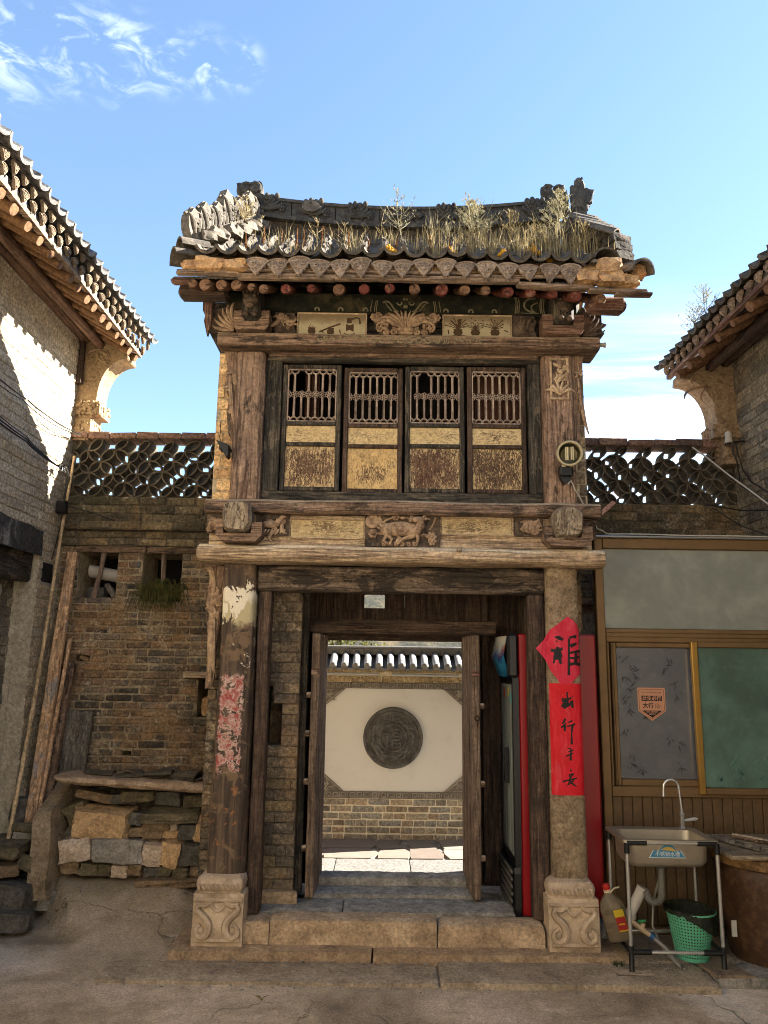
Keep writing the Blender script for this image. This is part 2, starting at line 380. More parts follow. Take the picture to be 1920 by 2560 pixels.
def flower_mb(mb, x, y, z, r, n=6):
    mb.ell((x, y - r * 0.25, z), (r * 0.36, r * 0.36, r * 0.36), 8, 5)
    for i in range(n):
        a = 6.2832 * i / n; mb.ell((x + math.cos(a) * r * 0.62, y, z + math.sin(a) * r * 0.62), (r * 0.38, r * 0.22, r * 0.38), 8, 5)
def scrolls(mb, x0, x1, z0, z1, y, n, w, seed):
    rg = random.Random(seed)
    for i in range(n):
        x = x0 + (x1 - x0) * (0.12 + 0.76 * rg.random()); z = z0 + (z1 - z0) * (0.12 + 0.76 * rg.random())
        L = min(x1 - x0, z1 - z0) * rg.uniform(0.5, 0.95); a = math.atan2((z0 + z1) / 2 - z, (x0 + x1) / 2 - x) + rg.uniform(-1, 1)
        frond(mb, x, z, y, a, L, w * rg.uniform(0.7, 1.25), rg.choice((-1, 1)) * rg.uniform(0.7, 1.2), 6)
        if rg.random() < 0.45: flower_mb(mb, x, y - w * 0.5, z, w * rg.uniform(1.4, 2.0))
def brickmesh(L, Hh, D, mat, seed, bev=0.004, jit=0.003):
    rg = random.Random(seed); bm = bmesh.new(); bmesh.ops.create_cube(bm, size=1.0)
    for v in bm.verts: v.co = Vector((v.co.x * L + rg.uniform(-jit, jit), v.co.y * D + rg.uniform(-jit, jit) * 0.6, v.co.z * Hh + rg.uniform(-jit, jit)))
    bmesh.ops.bevel(bm, geom=list(bm.edges), offset=bev, segments=1, affect='EDGES')
    me = bpy.data.meshes.new('brick'); bm.to_mesh(me); bm.free(); me.materials.append(mat); return me
def in_view(p, m=0.06):
    d = cam.matrix_world.inverted() @ Vector(p)
    if d.z > -0.2: return False
    k = 26.98 / 36.0; x, y = d.x / -d.z * k / 0.75, d.y / -d.z * k
    return abs(x) < 0.5 + m and abs(y) < 0.5 + m
def cells(mb, u0, u1, z0, z1, holes, f):
    """rectangle minus rectangular holes, cut into cells; f(a, b, c, d) adds one cell"""
    us = sorted({u0, u1, *[min(max(v, u0), u1) for h in holes for v in h[:2]]}); zs = sorted({z0, z1, *[min(max(v, z0), z1) for h in holes for v in h[2:]]})
    for a, b in zip(us, us[1:]):
        run = None
        for c, d in zip(zs, zs[1:]):
            m = ((a + b) / 2, (c + d) / 2)
            if any(h[0] < m[0] < h[1] and h[2] < m[1] < h[3] for h in holes):
                if run: f(a, b, run[0], run[1]); run = None
            else: run = (run[0], d) if run else (c, d)
        if run: f(a, b, run[0], run[1])
def brick_wall(part, O, U, N, u1, z0, z1, L, Hc, joint, depth, mat, core_mat, holes=(), core=0.25, hero=300, jit=0.004, u0=0.0, header=0.0, seed=1, bev=0.005, keep=None):
    """bricks laid in courses on a mortar core; U runs along the wall, N points out of its face"""
    rg = random.Random(seed); O = Vector(O); U = Vector(U); N = Vector(N); H = Hc - joint; Dn = depth
    rz = math.atan2(U.y, U.x); mbc = MB()
    def cell(a, b, c, d):
        k = len(mbc.v); mbc.box(a, b, 0.0, core, c, d)
        mbc.v[k:] = [tuple(O + U * v[0] - N * (v[1] + 0.007) + Vector((0, 0, v[2]))) for v in mbc.v[k:]]
    cells(mbc, u0, u1, z0, z1, list(holes), cell)
    c = mbc.build('mortar_core', core_mat, part)
    mats = [brickmesh(L - joint, H, Dn, mat, seed * 31 + i, bev, jit) for i in range(7)]; items = []
    nrow = int(round((z1 - z0) / Hc)); hh = (z1 - z0) / nrow
    for r in range(nrow):
        zc = z0 + (r + 0.5) * hh; u = u0 - (0.5 * L if r % 2 else 0.0) - rg.uniform(0, 0.25 * L)
        while u < u1:
            l = L * (0.5 if rg.random() < header else 1.0) * rg.uniform(0.94, 1.05); a, b = max(u, u0), min(u + l, u1); u += l
            segs = [(a, b)]
            for h in holes:
                if h[2] < zc < h[3]:
                    segs = [q for s_ in segs for q in ((s_[0], min(s_[1], h[0])), (max(s_[0], h[1]), s_[1])) if q[1] - q[0] > 0.03]
            for a, b in segs:
                if b - a < 0.035: continue
                uc = (a + b) / 2; w = O + U * uc + Vector((0, 0, zc))
                if keep and not keep(uc, zc): continue
                items.append((w - N * (Dn / 2 - rg.uniform(-0.5, 1) * jit), (b - a) / L, rg.uniform(-0.012, 0.012), rg.randrange(7), rg.random()))
    items.sort(key=lambda it: (not in_view(it[0]), (it[0] - cam.location).length))
    out = MB()
    for i, (w, sx, tilt, k, rr) in enumerate(items):
        if i < hero and in_view(w): place('brick', mats[k], part, w, (0, tilt, rz), (sx, 1, hh / Hc))
        else:
            M = Matrix.Translation(w) @ Matrix.Rotation(rz, 4, 'Z') @ Matrix.Rotation(tilt, 4, 'Y') @ Matrix.Diagonal((sx, 1, 1, 1))
            me = mats[k]; out.cur = rr; out.add([M @ v.co for v in me.vertices], [tuple(p.vertices) for p in me.polygons])
    if out.v: o = out.build('brickwork', mat, part, attr=True); o['kind'] = 'stuff'
    return c
# ================================================================ materials used by several things
W = {}
for ax in 'xyz':
    W['brown' + ax] = wood('weathered_brown_wood_' + ax, ax, '33241a', '66492f', '8a6a48', dust='9c8664', crack=0.6, patch='2c241b', patch_amt=0.25)
    W['pale' + ax] = wood('dusty_pale_wood_' + ax, ax, '5a4028', '94754e', 'b59a6c', dust='b8a27a', crack=0.35)
    W['black' + ax] = wood('blackened_wood_' + ax, ax, '15130f', '2f2a22', '544a3a', patch='6a5a42', patch_amt=0.25, crack=0.5)
    W['red' + ax] = wood('old_red_brown_wood_' + ax, ax, '33190f', '5a3320', '7d5a3e', patch='8a7050', patch_amt=0.35, crack=0.4)
    W['dark' + ax] = wood('dark_brown_wood_' + ax, ax, '1c130c', '3b291b', '5c432d', crack=0.4)
    W['door' + ax] = wood('door_plank_wood_' + ax, ax, '332519', '5a432e', '7c6348', crack=0.5)
    W['grey' + ax] = wood('silver_grey_wood_' + ax, ax, '2c2620', '574d40', '7d7262', crack=0.5)
    W['gold' + ax] = wood('honey_coloured_wood_' + ax, ax, '6a4220', 'a5763c', 'c79a58', patch='8a8a88', patch_amt=0.2, crack=0.3)
def carved_mat(name, dark, mid, light):
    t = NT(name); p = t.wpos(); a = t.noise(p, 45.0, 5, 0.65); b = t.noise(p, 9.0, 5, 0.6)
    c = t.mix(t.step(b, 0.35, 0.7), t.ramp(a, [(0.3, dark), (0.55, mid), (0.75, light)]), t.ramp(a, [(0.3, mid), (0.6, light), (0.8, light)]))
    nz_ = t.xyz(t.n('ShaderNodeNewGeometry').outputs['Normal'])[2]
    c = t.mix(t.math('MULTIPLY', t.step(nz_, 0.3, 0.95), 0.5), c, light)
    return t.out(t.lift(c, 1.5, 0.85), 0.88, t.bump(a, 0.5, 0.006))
CARVE = carved_mat('carved_brown_wood', '3a2a1c', '735840', '9a7f5c')
CARVE_PALE = carved_mat('carved_pale_wood', '4c3824', '8c7050', 'b0966e')
CARVE_DARK = carved_mat('carved_dark_wood', '16120e', '382c22', '5c4a38')
def peeling(name, axis, paint, paint2, under, thr):
    """old paint flaking off dark boards in many small scales"""
    t = NT(name); st = [55.0, 55.0, 55.0]; st['xyz'.index(axis)] = 9.0; p = t.pos(tuple(st)); g = t.noise(p, 1.0, 8, 0.78, 0.5)
    st2 = [150.0, 150.0, 150.0]; st2['xyz'.index(axis)] = 40.0; fl = t.noise(t.pos(tuple(st2)), 1.0, 4, 0.7); big = t.noise(t.pos((5.0, 5.0, 5.0)), 1.0, 5, 0.6, 0.3); fine = t.noise(t.pos(), 130.0, 3, 0.7)
    gen = t.xyz(t.n('ShaderNodeTexCoord').outputs['Generated']); ex = t.math('SUBTRACT', 1.0, t.math('POWER', t.math('ABSOLUTE', t.math('SUBTRACT', t.math('MULTIPLY', gen[0], 2.0), 1.0)), 3.0)); ez = t.math('SUBTRACT', 1.0, t.math('POWER', t.math('ABSOLUTE', t.math('SUBTRACT', t.math('MULTIPLY', gen[2], 2.0), 1.0)), 3.0))
    f = t.math('ADD', t.math('ADD', t.math('MULTIPLY', g, 0.55), t.math('MULTIPLY', t.math('MULTIPLY', ex, ez), 0.10)), t.math('ADD', t.math('MULTIPLY', big, 0.45), t.math('MULTIPLY', fl, 0.32)))
    f = t.math('ADD', f, t.math('ADD', t.math('MULTIPLY', t.math('SUBTRACT', fl, 0.5), 0.42), t.math('MULTIPLY', t.math('SUBTRACT', fine, 0.5), 0.22)))
    k = t.step(f, thr, thr + 0.04)
    pc = t.mix(t.step(big, 0.35, 0.65), t.mix(fine, paint, paint2), paint2); pc = t.mix(t.math('MULTIPLY', t.step(fl, 0.5, 0.62), 0.4), pc, under)
    pc = t.mix(t.math('MULTIPLY', t.step(t.noise(t.pos(), 11.0, 6, 0.7, 0.4), 0.44, 0.66), 0.5), pc, '8a7048')
    uc = t.ramp(g, [(0.3, '2a1a10'), (0.5, under), (0.7, '8a6a48')]); uc = t.mix(t.math('MULTIPLY', t.step(fl, 0.56, 0.66), 0.55), uc, paint2)
    return t.out(t.lift(t.grit(t.mix(k, pc, uc), 60, 0.45), 1.1, 0.88), 0.78, t.bump(t.math('SUBTRACT', 1.0, k), 0.5, 0.003))
YEL_A = peeling('flaking_yellow_paint', 'z', 'b98d45', 'c9a866', '4a2e1c', 0.765)
YEL_B = peeling('worn_yellow_paint', 'z', 'b8924e', 'c4a874', '4a3020', 0.675)
YEL_C = peeling('cracked_yellow_paint', 'x', 'bd9a52', 'cbb078', '54381e', 0.80)
YEL_E = peeling('rubbed_yellow_paint', 'z', 'b08a4a', 'c0a878', '4a2c1c', 0.635)
YEL_F = peeling('scuffed_yellow_paint', 'z', 'b49052', 'c6aa70', '3e281a', 0.65)
YEL_D = peeling('faded_cream_paint', 'x', 'a88f5a', 'b8a070', '6a5232', 0.755)
STONE_TAN = stone_mat('tan_sandstone', '6a563f', '92795a', 'b09876', 7.0, bump=0.8)
STONE_CARVE = stone_mat('carved_grey_sandstone', '6e5c47', '927d63', 'ae9a7e', 6.0, bump=0.4, grit=0.12, speck=0.25)
STONE_GREY = stone_mat('grey_step_stone', '4a4640', '6f6a62', '928c80', 12.0, bump=0.5)
STONE_BROWN = stone_mat('worn_brown_paving_stone', '5c4e3e', '7e6e58', '98876e', 5.0, bump=0.7)
BRICK_GATE = brick_mat('gate_brick', ['463f34', '54493b', '655640', '5a4c3a', '73603f'], smear_amt=0.35, soot=0.3, film=0.7)
BRICK_WARMLIT = brick_mat('warmlit_gate_brick', ['8a6a42', '9c7a4c', 'b08e5c', 'a08050'], smear='c0a070', smear_amt=0.3, soot=0.12)  # gate brick with the warm light on the left pier put into its colour
MORTAR = stone_mat('old_lime_mortar', '6a5c48', '9a8a6c', 'b8a886', 16.0, bump=0.8)
MORTAR_DK = stone_mat('sooty_mortar', '2e271f', '4c4234', '6a5d4a', 16.0, bump=0.8, film=0.7)
BLACK = plain('painted_shade_black', '120e0a', 0.95, var=0.4)  # near-black in place of the shade inside rooms and openings
# ================================================================ gatehouse
gate = thing('gatehouse', (0.13, 5.9, 0.08), 'old two-storey timber and brick gatehouse with open doorway and tiled roof', 'gatehouse')
def gb(name, *a, parent=gate, **k): return beam(name, parent, *a, **k)
# --- columns and their carved stone feet
def worn_post(name, strip):
    """dark post with torn paper, red paper scraps and flaking whitewash on its front"""
    t = NT(name); p = t.wpos(); q = t.xyz(p)
    g = t.noise(t.pos((30, 30, 2.0)), 1.0, 6, 0.65, 0.4); b = t.noise(p, 8.0, 6, 0.68, 0.5); f = t.noise(p, 60.0, 4, 0.7)
    c = t.ramp(g, [(0.28, '1f1914'), (0.5, '40342a'), (0.75, '6b5844')])
    c = t.mix(t.math('MULTIPLY', t.step(b, 0.52, 0.62), 0.7), c, '6e5840')
    jz = t.math('ADD', q[2], t.math('MULTIPLY', t.math('SUBTRACT', t.noise(p, 17.0, 6, 0.7), 0.5), 0.16)); jx = t.math('ADD', q[0], t.math('MULTIPLY', t.math('SUBTRACT', t.noise(p, 23.0, 6, 0.7), 0.5), 0.07))
    def band(a0, a1, soft=0.08):
        return t.math('MULTIPLY', t.step(jz, a0, a0 + soft), t.math('SUBTRACT', 1.0, t.step(jz, a1 - soft, a1)))
    white = t.math('MULTIPLY', t.step(t.math('ADD', t.math('MULTIPLY', t.noise(p, 11.0, 7, 0.66, 1.0), 0.8), t.math('MULTIPLY', band(1.98, 2.36, 0.16), 0.20)), 0.505, 0.52), band(1.35, 2.45, 0.1))
    c = t.mix(white, c, t.mix(f, 'b4aa94', 'cfc6b0'))
    cream = t.math('MULTIPLY', t.step(t.noise(t.pos((9, 9, 5)), 1.0, 6, 0.6, 1.0), 0.49, 0.505), band(2.0, 2.22, 0.06)); c = t.mix(cream, c, 'a0936f')
    redz = t.math('MULTIPLY', band(1.06, 1.72, 0.05), t.math('MULTIPLY', t.step(jx, -1.065, -1.055), t.math('SUBTRACT', 1.0, t.step(jx, -0.915, -0.905))))
    pn = t.noise(p, 15.0, 6, 0.7, 0.6)
    c = t.mix(t.math('MULTIPLY', redz, t.step(pn, 0.45, 0.48)), c, t.mix(t.step(t.noise(p, 15.0, 8, 0.78, 0.4), 0.44, 0.60), t.mix(f, '9c8276', 'b8a094'), t.mix(f, '6e2620', '94423c')))
    rust = t.math('MULTIPLY', t.step(t.noise(p, 12.0, 6, 0.7, 0.5), 0.60, 0.66), band(0.5, 1.1, 0.2)); c = t.mix(rust, c, '84542e')
    return t.out(t.lift(c, 1.35, 0.95), 0.82, t.bump(t.math('ADD', g, t.math('MULTIPLY', white, 0.4)), 0.6, 0.006))
POST_L = worn_post('papered_dark_post', 0)
def column(x, zt, mat, seed, exp):
    mb = MB(); rs = []
    zs = [0.44, 0.455] + [0.47 + (zt - 0.47) * i / 14 for i in range(15)]
    for i, z in enumerate(zs):
        k = 0.93 if i == 0 else 1.0
        h = (0.118 - 0.006 * (z / 2.4)) * k
        if seed == 1: h += 0.006 * (1 - z / 2.4)
        ring = []
        for j in range(24):
            a = 6.2832 * j / 24; cx_ = math.copysign(abs(math.cos(a)) ** exp, math.cos(a)) * h; cy_ = math.copysign(abs(math.sin(a)) ** exp, math.sin(a)) * h
            w = mnoise.noise((math.cos(a) * 1.5 + seed * 7, math.sin(a) * 1.5, z * 1.4)) * 0.006
            ring.append((x + cx_ + w, 5.295 + cy_ + w, z))
        rs.append(ring)
    mb.rings(rs); o = mb.build('column', mat, gate, True); return o
column(-0.975, 2.45, POST_L, 1, 0.42)
POST_R = stone_mat('rough_sandy_post', '4a3a29', '7a654a', '9c8768', 14.0, bump=0.9)
column(1.215, 2.44, POST_R, 2, 0.45)
def plinth(cx_, seed):
    rg = random.Random(seed)
    o = rock('column_base', gate, (cx_, 5.245, 0.225), (0.157, 0.155, 0.155), STONE_CARVE, seed=seed, rd=0.06, amp=0.03, n=8)
    mb = MB(); rs = []
    for z, h in ((0.372, 0.146), (0.388, 0.138), (0.398, 0.145), (0.425, 0.150), (0.455, 0.142), (0.472, 0.122)):
        ring = []
        for j in range(32):
            a = 6.2832 * j / 32; w = 1 + mnoise.noise((math.cos(a) * 2 + seed, math.sin(a) * 2, z * 9)) * 0.06
            ring.append((cx_ + math.copysign(abs(math.cos(a)) ** 0.2, math.cos(a)) * h * w, 5.245 + math.copysign(abs(math.sin(a)) ** 0.2, math.sin(a)) * h * w, z + mnoise.noise((math.cos(a) * 3, math.sin(a) * 3, seed)) * 0.008))
        rs.append(ring)
    mb.rings(rs); mb.build('collar', STONE_CARVE, o, True)
    mb = MB(); y = 5.083
    for sg in (-1, 1):
        S = [(0.125, 0.32), (0.08, 0.318), (0.055, 0.295), (0.075, 0.262), (0.105, 0.235), (0.12, 0.195), (0.105, 0.15), (0.07, 0.14), (0.05, 0.165), (0.055, 0.195), (0.082, 0.195)]
        S = [(0.112, 0.318), (0.128, 0.298), (0.11, 0.272), (0.075, 0.245), (0.05, 0.205), (0.058, 0.155), (0.095, 0.128), (0.128, 0.150), (0.125, 0.190), (0.1, 0.205)]
        pts = []
        for i in range(len(S) - 1):
            for k in range(3): pts.append((S[i][0] + (S[i + 1][0] - S[i][0]) * k / 3, S[i][1] + (S[i + 1][1] - S[i][1]) * k / 3))
        pts.append(S[-1]); sm = [pts[0]] + [tuple((pts[i - 1][q] + 2 * pts[i][q] + pts[i + 1][q]) / 4 for q in (0, 1)) for i in range(1, len(pts) - 1)] + [pts[-1]]
        n = len(sm) - 1
        mb.tube([(cx_ + sg * px, y, pz) for px, pz in sm], [0.014 + 0.011 * math.sin(math.pi * min(1, i / n * 1.1)) for i in range(n + 1)], 8, 1.1)
        mb.ell((cx_ + sg * 0.098, y + 0.003, 0.175), (0.02, 0.016, 0.022))
        mb.tube(bez([(cx_ + sg * 0.128, y, 0.328), (cx_ + sg * 0.085, y, 0.30), (cx_ + sg * 0.045, y, 0.335)], 8), [0.010 + 0.008 * math.sin(math.pi * i / 8) for i in range(9)], 7)
        mb.tube(bez([(cx_ + sg * 0.045, y, 0.335), (cx_ + sg * 0.03, y, 0.29), (cx_, y, 0.285)], 8), taper(8, 0.010, 0.012), 7)
        mb.tube([(cx_ + sg * 0.14, y, 0.118), (cx_, y, 0.118)], [0.011, 0.011], 7)
    for k in range(9): mb.tube([(cx_ - 0.12 + k * 0.03, 5.09, 0.405), (cx_ - 0.13 + k * 0.03, 5.085, 0.435)], 0.008, 6)
    mb.tube([(cx_ - 0.15, y, 0.345), (cx_ + 0.15, y, 0.345)], [0.012, 0.012], 7)
    mb.build('scroll_carving', STONE_CARVE, o, True)
plinth(-0.985, 3); plinth(1.2, 8)
# --- front timbers
gb('lower_beam', -1.245, 1.49, 5.075, 5.33, 2.437, 2.560, W['palex'], rounded=0.62, amp=0.012, seed=4)
gb('middle_beam', -1.225, 1.48, 5.085, 5.36, 2.775, 2.866, W['brownx'], bev=0.014, amp=0.010, seed=9)
gb('upper_beam', -1.20, 1.515, 5.075, 5.36, 3.978, 4.066, W['brownx'], bev=0.012, amp=0.006, seed=12)
gb('lintel', -0.862, 1.105, 5.245, 5.38, 2.262, 2.437, wood('dark_lintel_wood', 'x', '241c14', '4a3a2a', '7a6248', patch='1c1712', patch_amt=0.7, crack=0.6), bev=0.012, amp=0.008, seed=2)
gb('door_jamb', -0.845, -0.757, 5.25, 5.36, 0.215, 2.262, W['darkz'], bev=0.008, amp=0.008, seed=6)
gb('door_jamb', 0.985, 1.092, 5.235, 5.36, 0.20, 2.262, W['darkz'], bev=0.012, amp=0.008, seed=7)
gb('frieze_board', -1.19, 1.42, 5.17, 5.36, 2.561, 2.774, W['palex'], bev=0.004, amp=0.003, seed=5)
for x0, x1, z0, z1 in ((-0.635, -0.135, 2.620, 2.742), (0.392, 0.875, 2.655, 2.765)):
    p_ = gb('painted_panel', x0, x1, 5.158, 5.175, z0, z1, YEL_D, bev=0.003, amp=0.001)
    fr = MB()
    for a in ((x0 - 0.008, x1 + 0.008, z1, z1 + 0.010), (x0 - 0.008, x1 + 0.008, z0 - 0.010, z0), (x0 - 0.010, x0, z0, z1), (x1, x1 + 0.010, z0, z1)): beam_mb(fr, a[0], a[1], 5.152, 5.172, a[2], a[3], 0.003, 0.001)
    fr.build('moulding', W['palex'], p_)
# deer among flowers, carved in the middle of the frieze
mb = MB(); mb.box(-0.128, 0.384, 5.145, 5.168, 2.563, 2.783); cp = mb.build('carved_panel', CARVE_DARK, gate)
mb = MB(); Y = 5.135
mb.ell((0.115, Y, 2.682), (0.125, 0.035, 0.052), 18, 9); mb.ell((0.03, Y, 2.675), (0.055, 0.034, 0.047)); mb.ell((0.20, Y, 2.675), (0.05, 0.034, 0.05))
mb.tube([(0.215, Y, 2.67), (0.245, Y - 0.01, 2.70), (0.25, Y - 0.02, 2.735)], [0.042, 0.034, 0.03], 10)
mb.ell((0.232, Y - 0.025, 2.742), (0.05, 0.026, 0.023)); mb.ell((0.183, Y - 0.03, 2.742), (0.018, 0.017, 0.016))
for a in ((0.262, 2.752, 0.305, 2.775), (0.27, 2.742, 0.312, 2.748)): mb.tube([(a[0], Y - 0.02, a[1]), ((a[0] + a[2]) / 2, Y - 0.02, a[3] + 0.004), (a[2], Y - 0.02, a[3])], [0.012, 0.010, 0.003], 7)
for pts in ([(0.03, 2.645), (0.0, 2.60), (0.035, 2.572)], [(0.01, 2.65), (0.055, 2.61), (0.04, 2.57)], [(0.11, 2.625), (0.095, 2.60), (0.075, 2.57)], [(0.205, 2.635), (0.125, 2.61), (0.09, 2.572)], [(0.225, 2.66), (0.232, 2.61), (0.222, 2.572)]):
    mb.tube([(x, Y - 0.01, z) for x, z in pts], [0.017, 0.012, 0.008], 8)
mb.tube(bez([(0.0, Y, 2.69), (-0.04, Y, 2.71), (-0.025, Y, 2.735), (0.01, Y, 2.72)], 8), 0.010, 7)
mb.lathe([(0.02, -0.012), (0.03, -0.015), (0.05, -0.006), (0.052, 0.01), (0.047, 0.02)], (-0.075, Y + 0.004, 2.733), 'y', 16)
for i in range(5): a = 1.57 + 6.2832 * i / 5; mb.ell((-0.075 + 0.022 * math.cos(a), Y - 0.014, 2.733 + 0.022 * math.sin(a)), (0.007, 0.006, 0.007), 7, 4)
flower_mb(mb, -0.072, Y, 2.647, 0.034); flower_mb(mb, 0.082, Y, 2.765, 0.028); flower_mb(mb, 0.19, Y, 2.778, 0.022); flower_mb(mb, 0.325, Y, 2.632, 0.036); flower_mb(mb, 0.33, Y, 2.60, 0.03)
for p in (((-0.05, 2.70), (0.0, 2.665), (0.03, 2.655)), ((0.0, 2.69), (-0.02, 2.735), (-0.03, 2.775)), ((-0.01, 2.725), (0.03, 2.755), (0.065, 2.76)), ((0.10, 2.765), (0.14, 2.758), (0.17, 2.76)), ((0.24, 2.64), (0.28, 2.64), (0.31, 2.63)), ((0.31, 2.68), (0.345, 2.72), (0.35, 2.765)), ((-0.04, 2.65), (-0.01, 2.65), (0.02, 2.65))):
    mb.tube(bez([(x, Y + 0.008, z) for x, z in p], 8), taper(8, 0.007, 0.009), 6)
mb.ell((0.132, Y, 2.757), (0.024, 0.014, 0.011)); mb.ell((0.275, Y, 2.642), (0.026, 0.013, 0.010))
for i in range(6): mb.tube(spiral(0.0 + i * 0.042, 2.578, Y + 0.01, 0.018, 0.003, 1.3, 2.6, -1, 10), 0.006, 6)
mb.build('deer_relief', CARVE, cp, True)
# small relief panels beside the beam ends
for i, (x0, x1, z0, z1) in enumerate(((-1.205, -1.078, 2.640, 2.768), (-0.872, -0.642, 2.628, 2.772), (0.892, 1.085, 2.645, 2.775), (1.335, 1.445, 2.625, 2.765))):
    mb = MB(); mb.box(x0, x1, 5.148, 5.169, z0, z1); o = mb.build('carved_panel', CARVE_DARK if i != 3 else W['darkx'], gate)
    mb = MB(); scrolls(mb, x0, x1, z0, z1, 5.14, 7, 0.013, 20 + i)
    if i == 1:
        mb.ell((-0.77, 5.135, 2.70), (0.06, 0.025, 0.026)); mb.tube([(-0.72, 5.13, 2.71), (-0.69, 5.125, 2.75), (-0.665, 5.125, 2.752)], [0.02, 0.016, 0.010], 8)
        for k in range(7): mb.tube([(-0.80 + k * 0.022, 5.135, 2.668), (-0.812 + k * 0.022, 5.13, 2.64)], [0.008, 0.006], 6)
    if i == 0: mb.ell((-1.13, 5.135, 2.70), (0.05, 0.022, 0.03))
    if i == 2:
        for a in range(5): frond(mb, 0.985, 2.735, 5.135, -2.6 + a * 0.62, 0.085, 0.017, (-1) ** a * 0.9)
    mb.build('relief', CARVE if i != 3 else CARVE_DARK, o, True)
# beam ends in their cradles
for i, (x0, x1, z0, z1) in enumerate(((-1.072, -0.882, 2.628, 2.835), (1.128, 1.322, 2.622, 2.825))):
    mb = MB(); rs = []
    for k, (y, sc) in enumerate(((5.2, 1.0), (5.06, 1.0), (4.985, 0.97), (4.955, 0.86))):
        ring = []
        for j in range(18):
            a = 6.2832 * j / 18; ex = 0.55
            px = math.copysign(abs(math.cos(a)) ** ex, math.cos(a)) * (x1 - x0) / 2 * sc; pz = math.copysign(abs(math.sin(a)) ** ex, math.sin(a)) * (z1 - z0) / 2 * sc
            w = mnoise.noise((a * 2.2, y * 9, i * 5)) * 0.012
            ring.append(((x0 + x1) / 2 + px + w, y + (mnoise.noise((a, i, 3)) * 0.015 if k == 3 else 0) + (0.05 * max(0, -pz / 0.1) if k >= 2 else 0), (z0 + z1) / 2 + pz + w))
        rs.append(ring)
    mb.rings(rs); bo = mb.build('beam_end', wood('end_grain_log_%d' % i, 'z', '3e3224', '7a6850', '9c8a6c', crack=0.9, sc=0.8), gate, True)
    xa, xb = ((-1.118, -0.812), (1.075, 1.392))[i]; xm = (x0 + x1) / 2
    mb = MB(); mb.prism([(xa, 2.70), (xa, 2.61), (xa + 0.045, 2.566), (xb - 0.045, 2.566), (xb, 2.61), (xb, 2.70), (x1 + 0.004, 2.70), (x1 - 0.004, 2.624), (x0 + 0.004, 2.624), (x0 - 0.004, 2.70)], 5.04, 5.168)
    mb.build('cradle_block', W['brownx'], gate)
ins = MB(); ins.lathe([(0.011, -0.055), (0.014, -0.05), (0.014, -0.03), (0.010, -0.028), (0.016, -0.02), (0.016, 0.0)], (0.505, 5.09, 2.535), 'y', 12); ins.build('insulator', plain('tan_porcelain', '8e7d5e', 0.3), gate, True)
ins = MB(); ins.lathe([(0.016, 0.0), (0.016, 0.02), (0.012, 0.024), (0.019, 0.03), (0.019, 0.042), (0.01, 0.045)], (1.515, 5.12, 4.025), 'x', 12); ins.build('insulator', plain('white_porcelain', 'a8a296', 0.3), gate, True)
# carved side brackets hanging under the lower beam
for sx, sg in ((-1.155, 1),):
    mb = MB(); mb.prism([(sx - 0.045 * sg, 2.43), (sx + 0.06 * sg, 2.43), (sx + 0.055 * sg, 2.2), (sx + 0.03 * sg, 1.9), (sx + 0.02 * sg, 1.62), (sx - 0.035 * sg, 1.60), (sx - 0.025 * sg, 1.85), (sx - 0.055 * sg, 2.1)], 5.30, 5.33)
    o = mb.build('carved_bracket', W['brownz'], gate)
    mb = MB(); scrolls(mb, sx - 0.05, sx + 0.05, 2.0, 2.4, 5.29, 10, 0.016, 41); frond(mb, sx, 2.1, 5.29, -1.6, 0.4, 0.03, 0.15 * sg)
    mb.tube(bez([(sx - 0.045 * sg, 5.295, 2.42), (sx + 0.03 * sg, 5.29, 2.3), (sx - 0.05 * sg, 5.29, 2.15), (sx, 5.295, 1.65)], 12), taper(12, 0.022, 0.014), 8)
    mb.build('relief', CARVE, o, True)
# --- upper storey
gb('upper_post', -1.072, -0.864, 5.175, 5.34, 2.867, 3.977, wood('red_brown_post', 'z', '3a281c', '6c4f38', '8a6c4c', patch='2c241c', patch_amt=0.2), bev=0.02, amp=0.004, seed=1)
up = gb('upper_post', 1.115, 1.335, 5.175, 5.34, 2.867, 3.977, wood('orange_brown_post', 'z', '44301e', '755338', '987650', patch='17130f', patch_amt=0.25), bev=0.018, amp=0.004, seed=3)
mb = MB(); mb.box(1.17, 1.295, 5.168, 5.178, 3.63, 3.94); o = mb.build('carved_panel', W['brownz'], gate)
mb = MB(); scrolls(mb, 1.175, 1.29, 3.72, 3.93, 5.163, 9, 0.012, 77)
for k in range(6): frond(mb, 1.232, 3.665, 5.163, 0.7 + k * 0.35, 0.12, 0.011, (k - 2.5) * 0.3)
for a in ((1.172, 1.293, 3.63, 3.645), (1.172, 1.293, 3.925, 3.94), (1.165, 1.18, 3.63, 3.94), (1.285, 1.3, 3.63, 3.94)): beam_mb(mb, a[0], a[1], 5.16, 5.176, a[2], a[3], 0.003, 0.001)
mb.build('relief', CARVE_PALE, o, True)
for sx, sg in ((-1.112, 1), (1.372, -1)):          # carved boards beside the posts
    mb = MB(); mb.prism([(sx - 0.05 * sg, 3.97), (sx + 0.038 * sg, 3.97), (sx + 0.038 * sg, 3.30), (sx + 0.005 * sg, 3.36), (sx - 0.01 * sg, 3.5), (sx + 0.0 * sg, 3.62), (sx - 0.035 * sg, 3.72), (sx - 0.02 * sg, 3.85)], 5.20, 5.225)
    o = mb.build('carved_bracket', W['brownz'], gate); mb = MB(); scrolls(mb, sx - 0.035, sx + 0.035, 3.45, 3.93, 5.195, 9, 0.012, 50 + int(sg)); frond(mb, sx, 3.8, 5.195, -1.5, 0.42, 0.016, 0.12); mb.build('relief', CARVE, o, True)
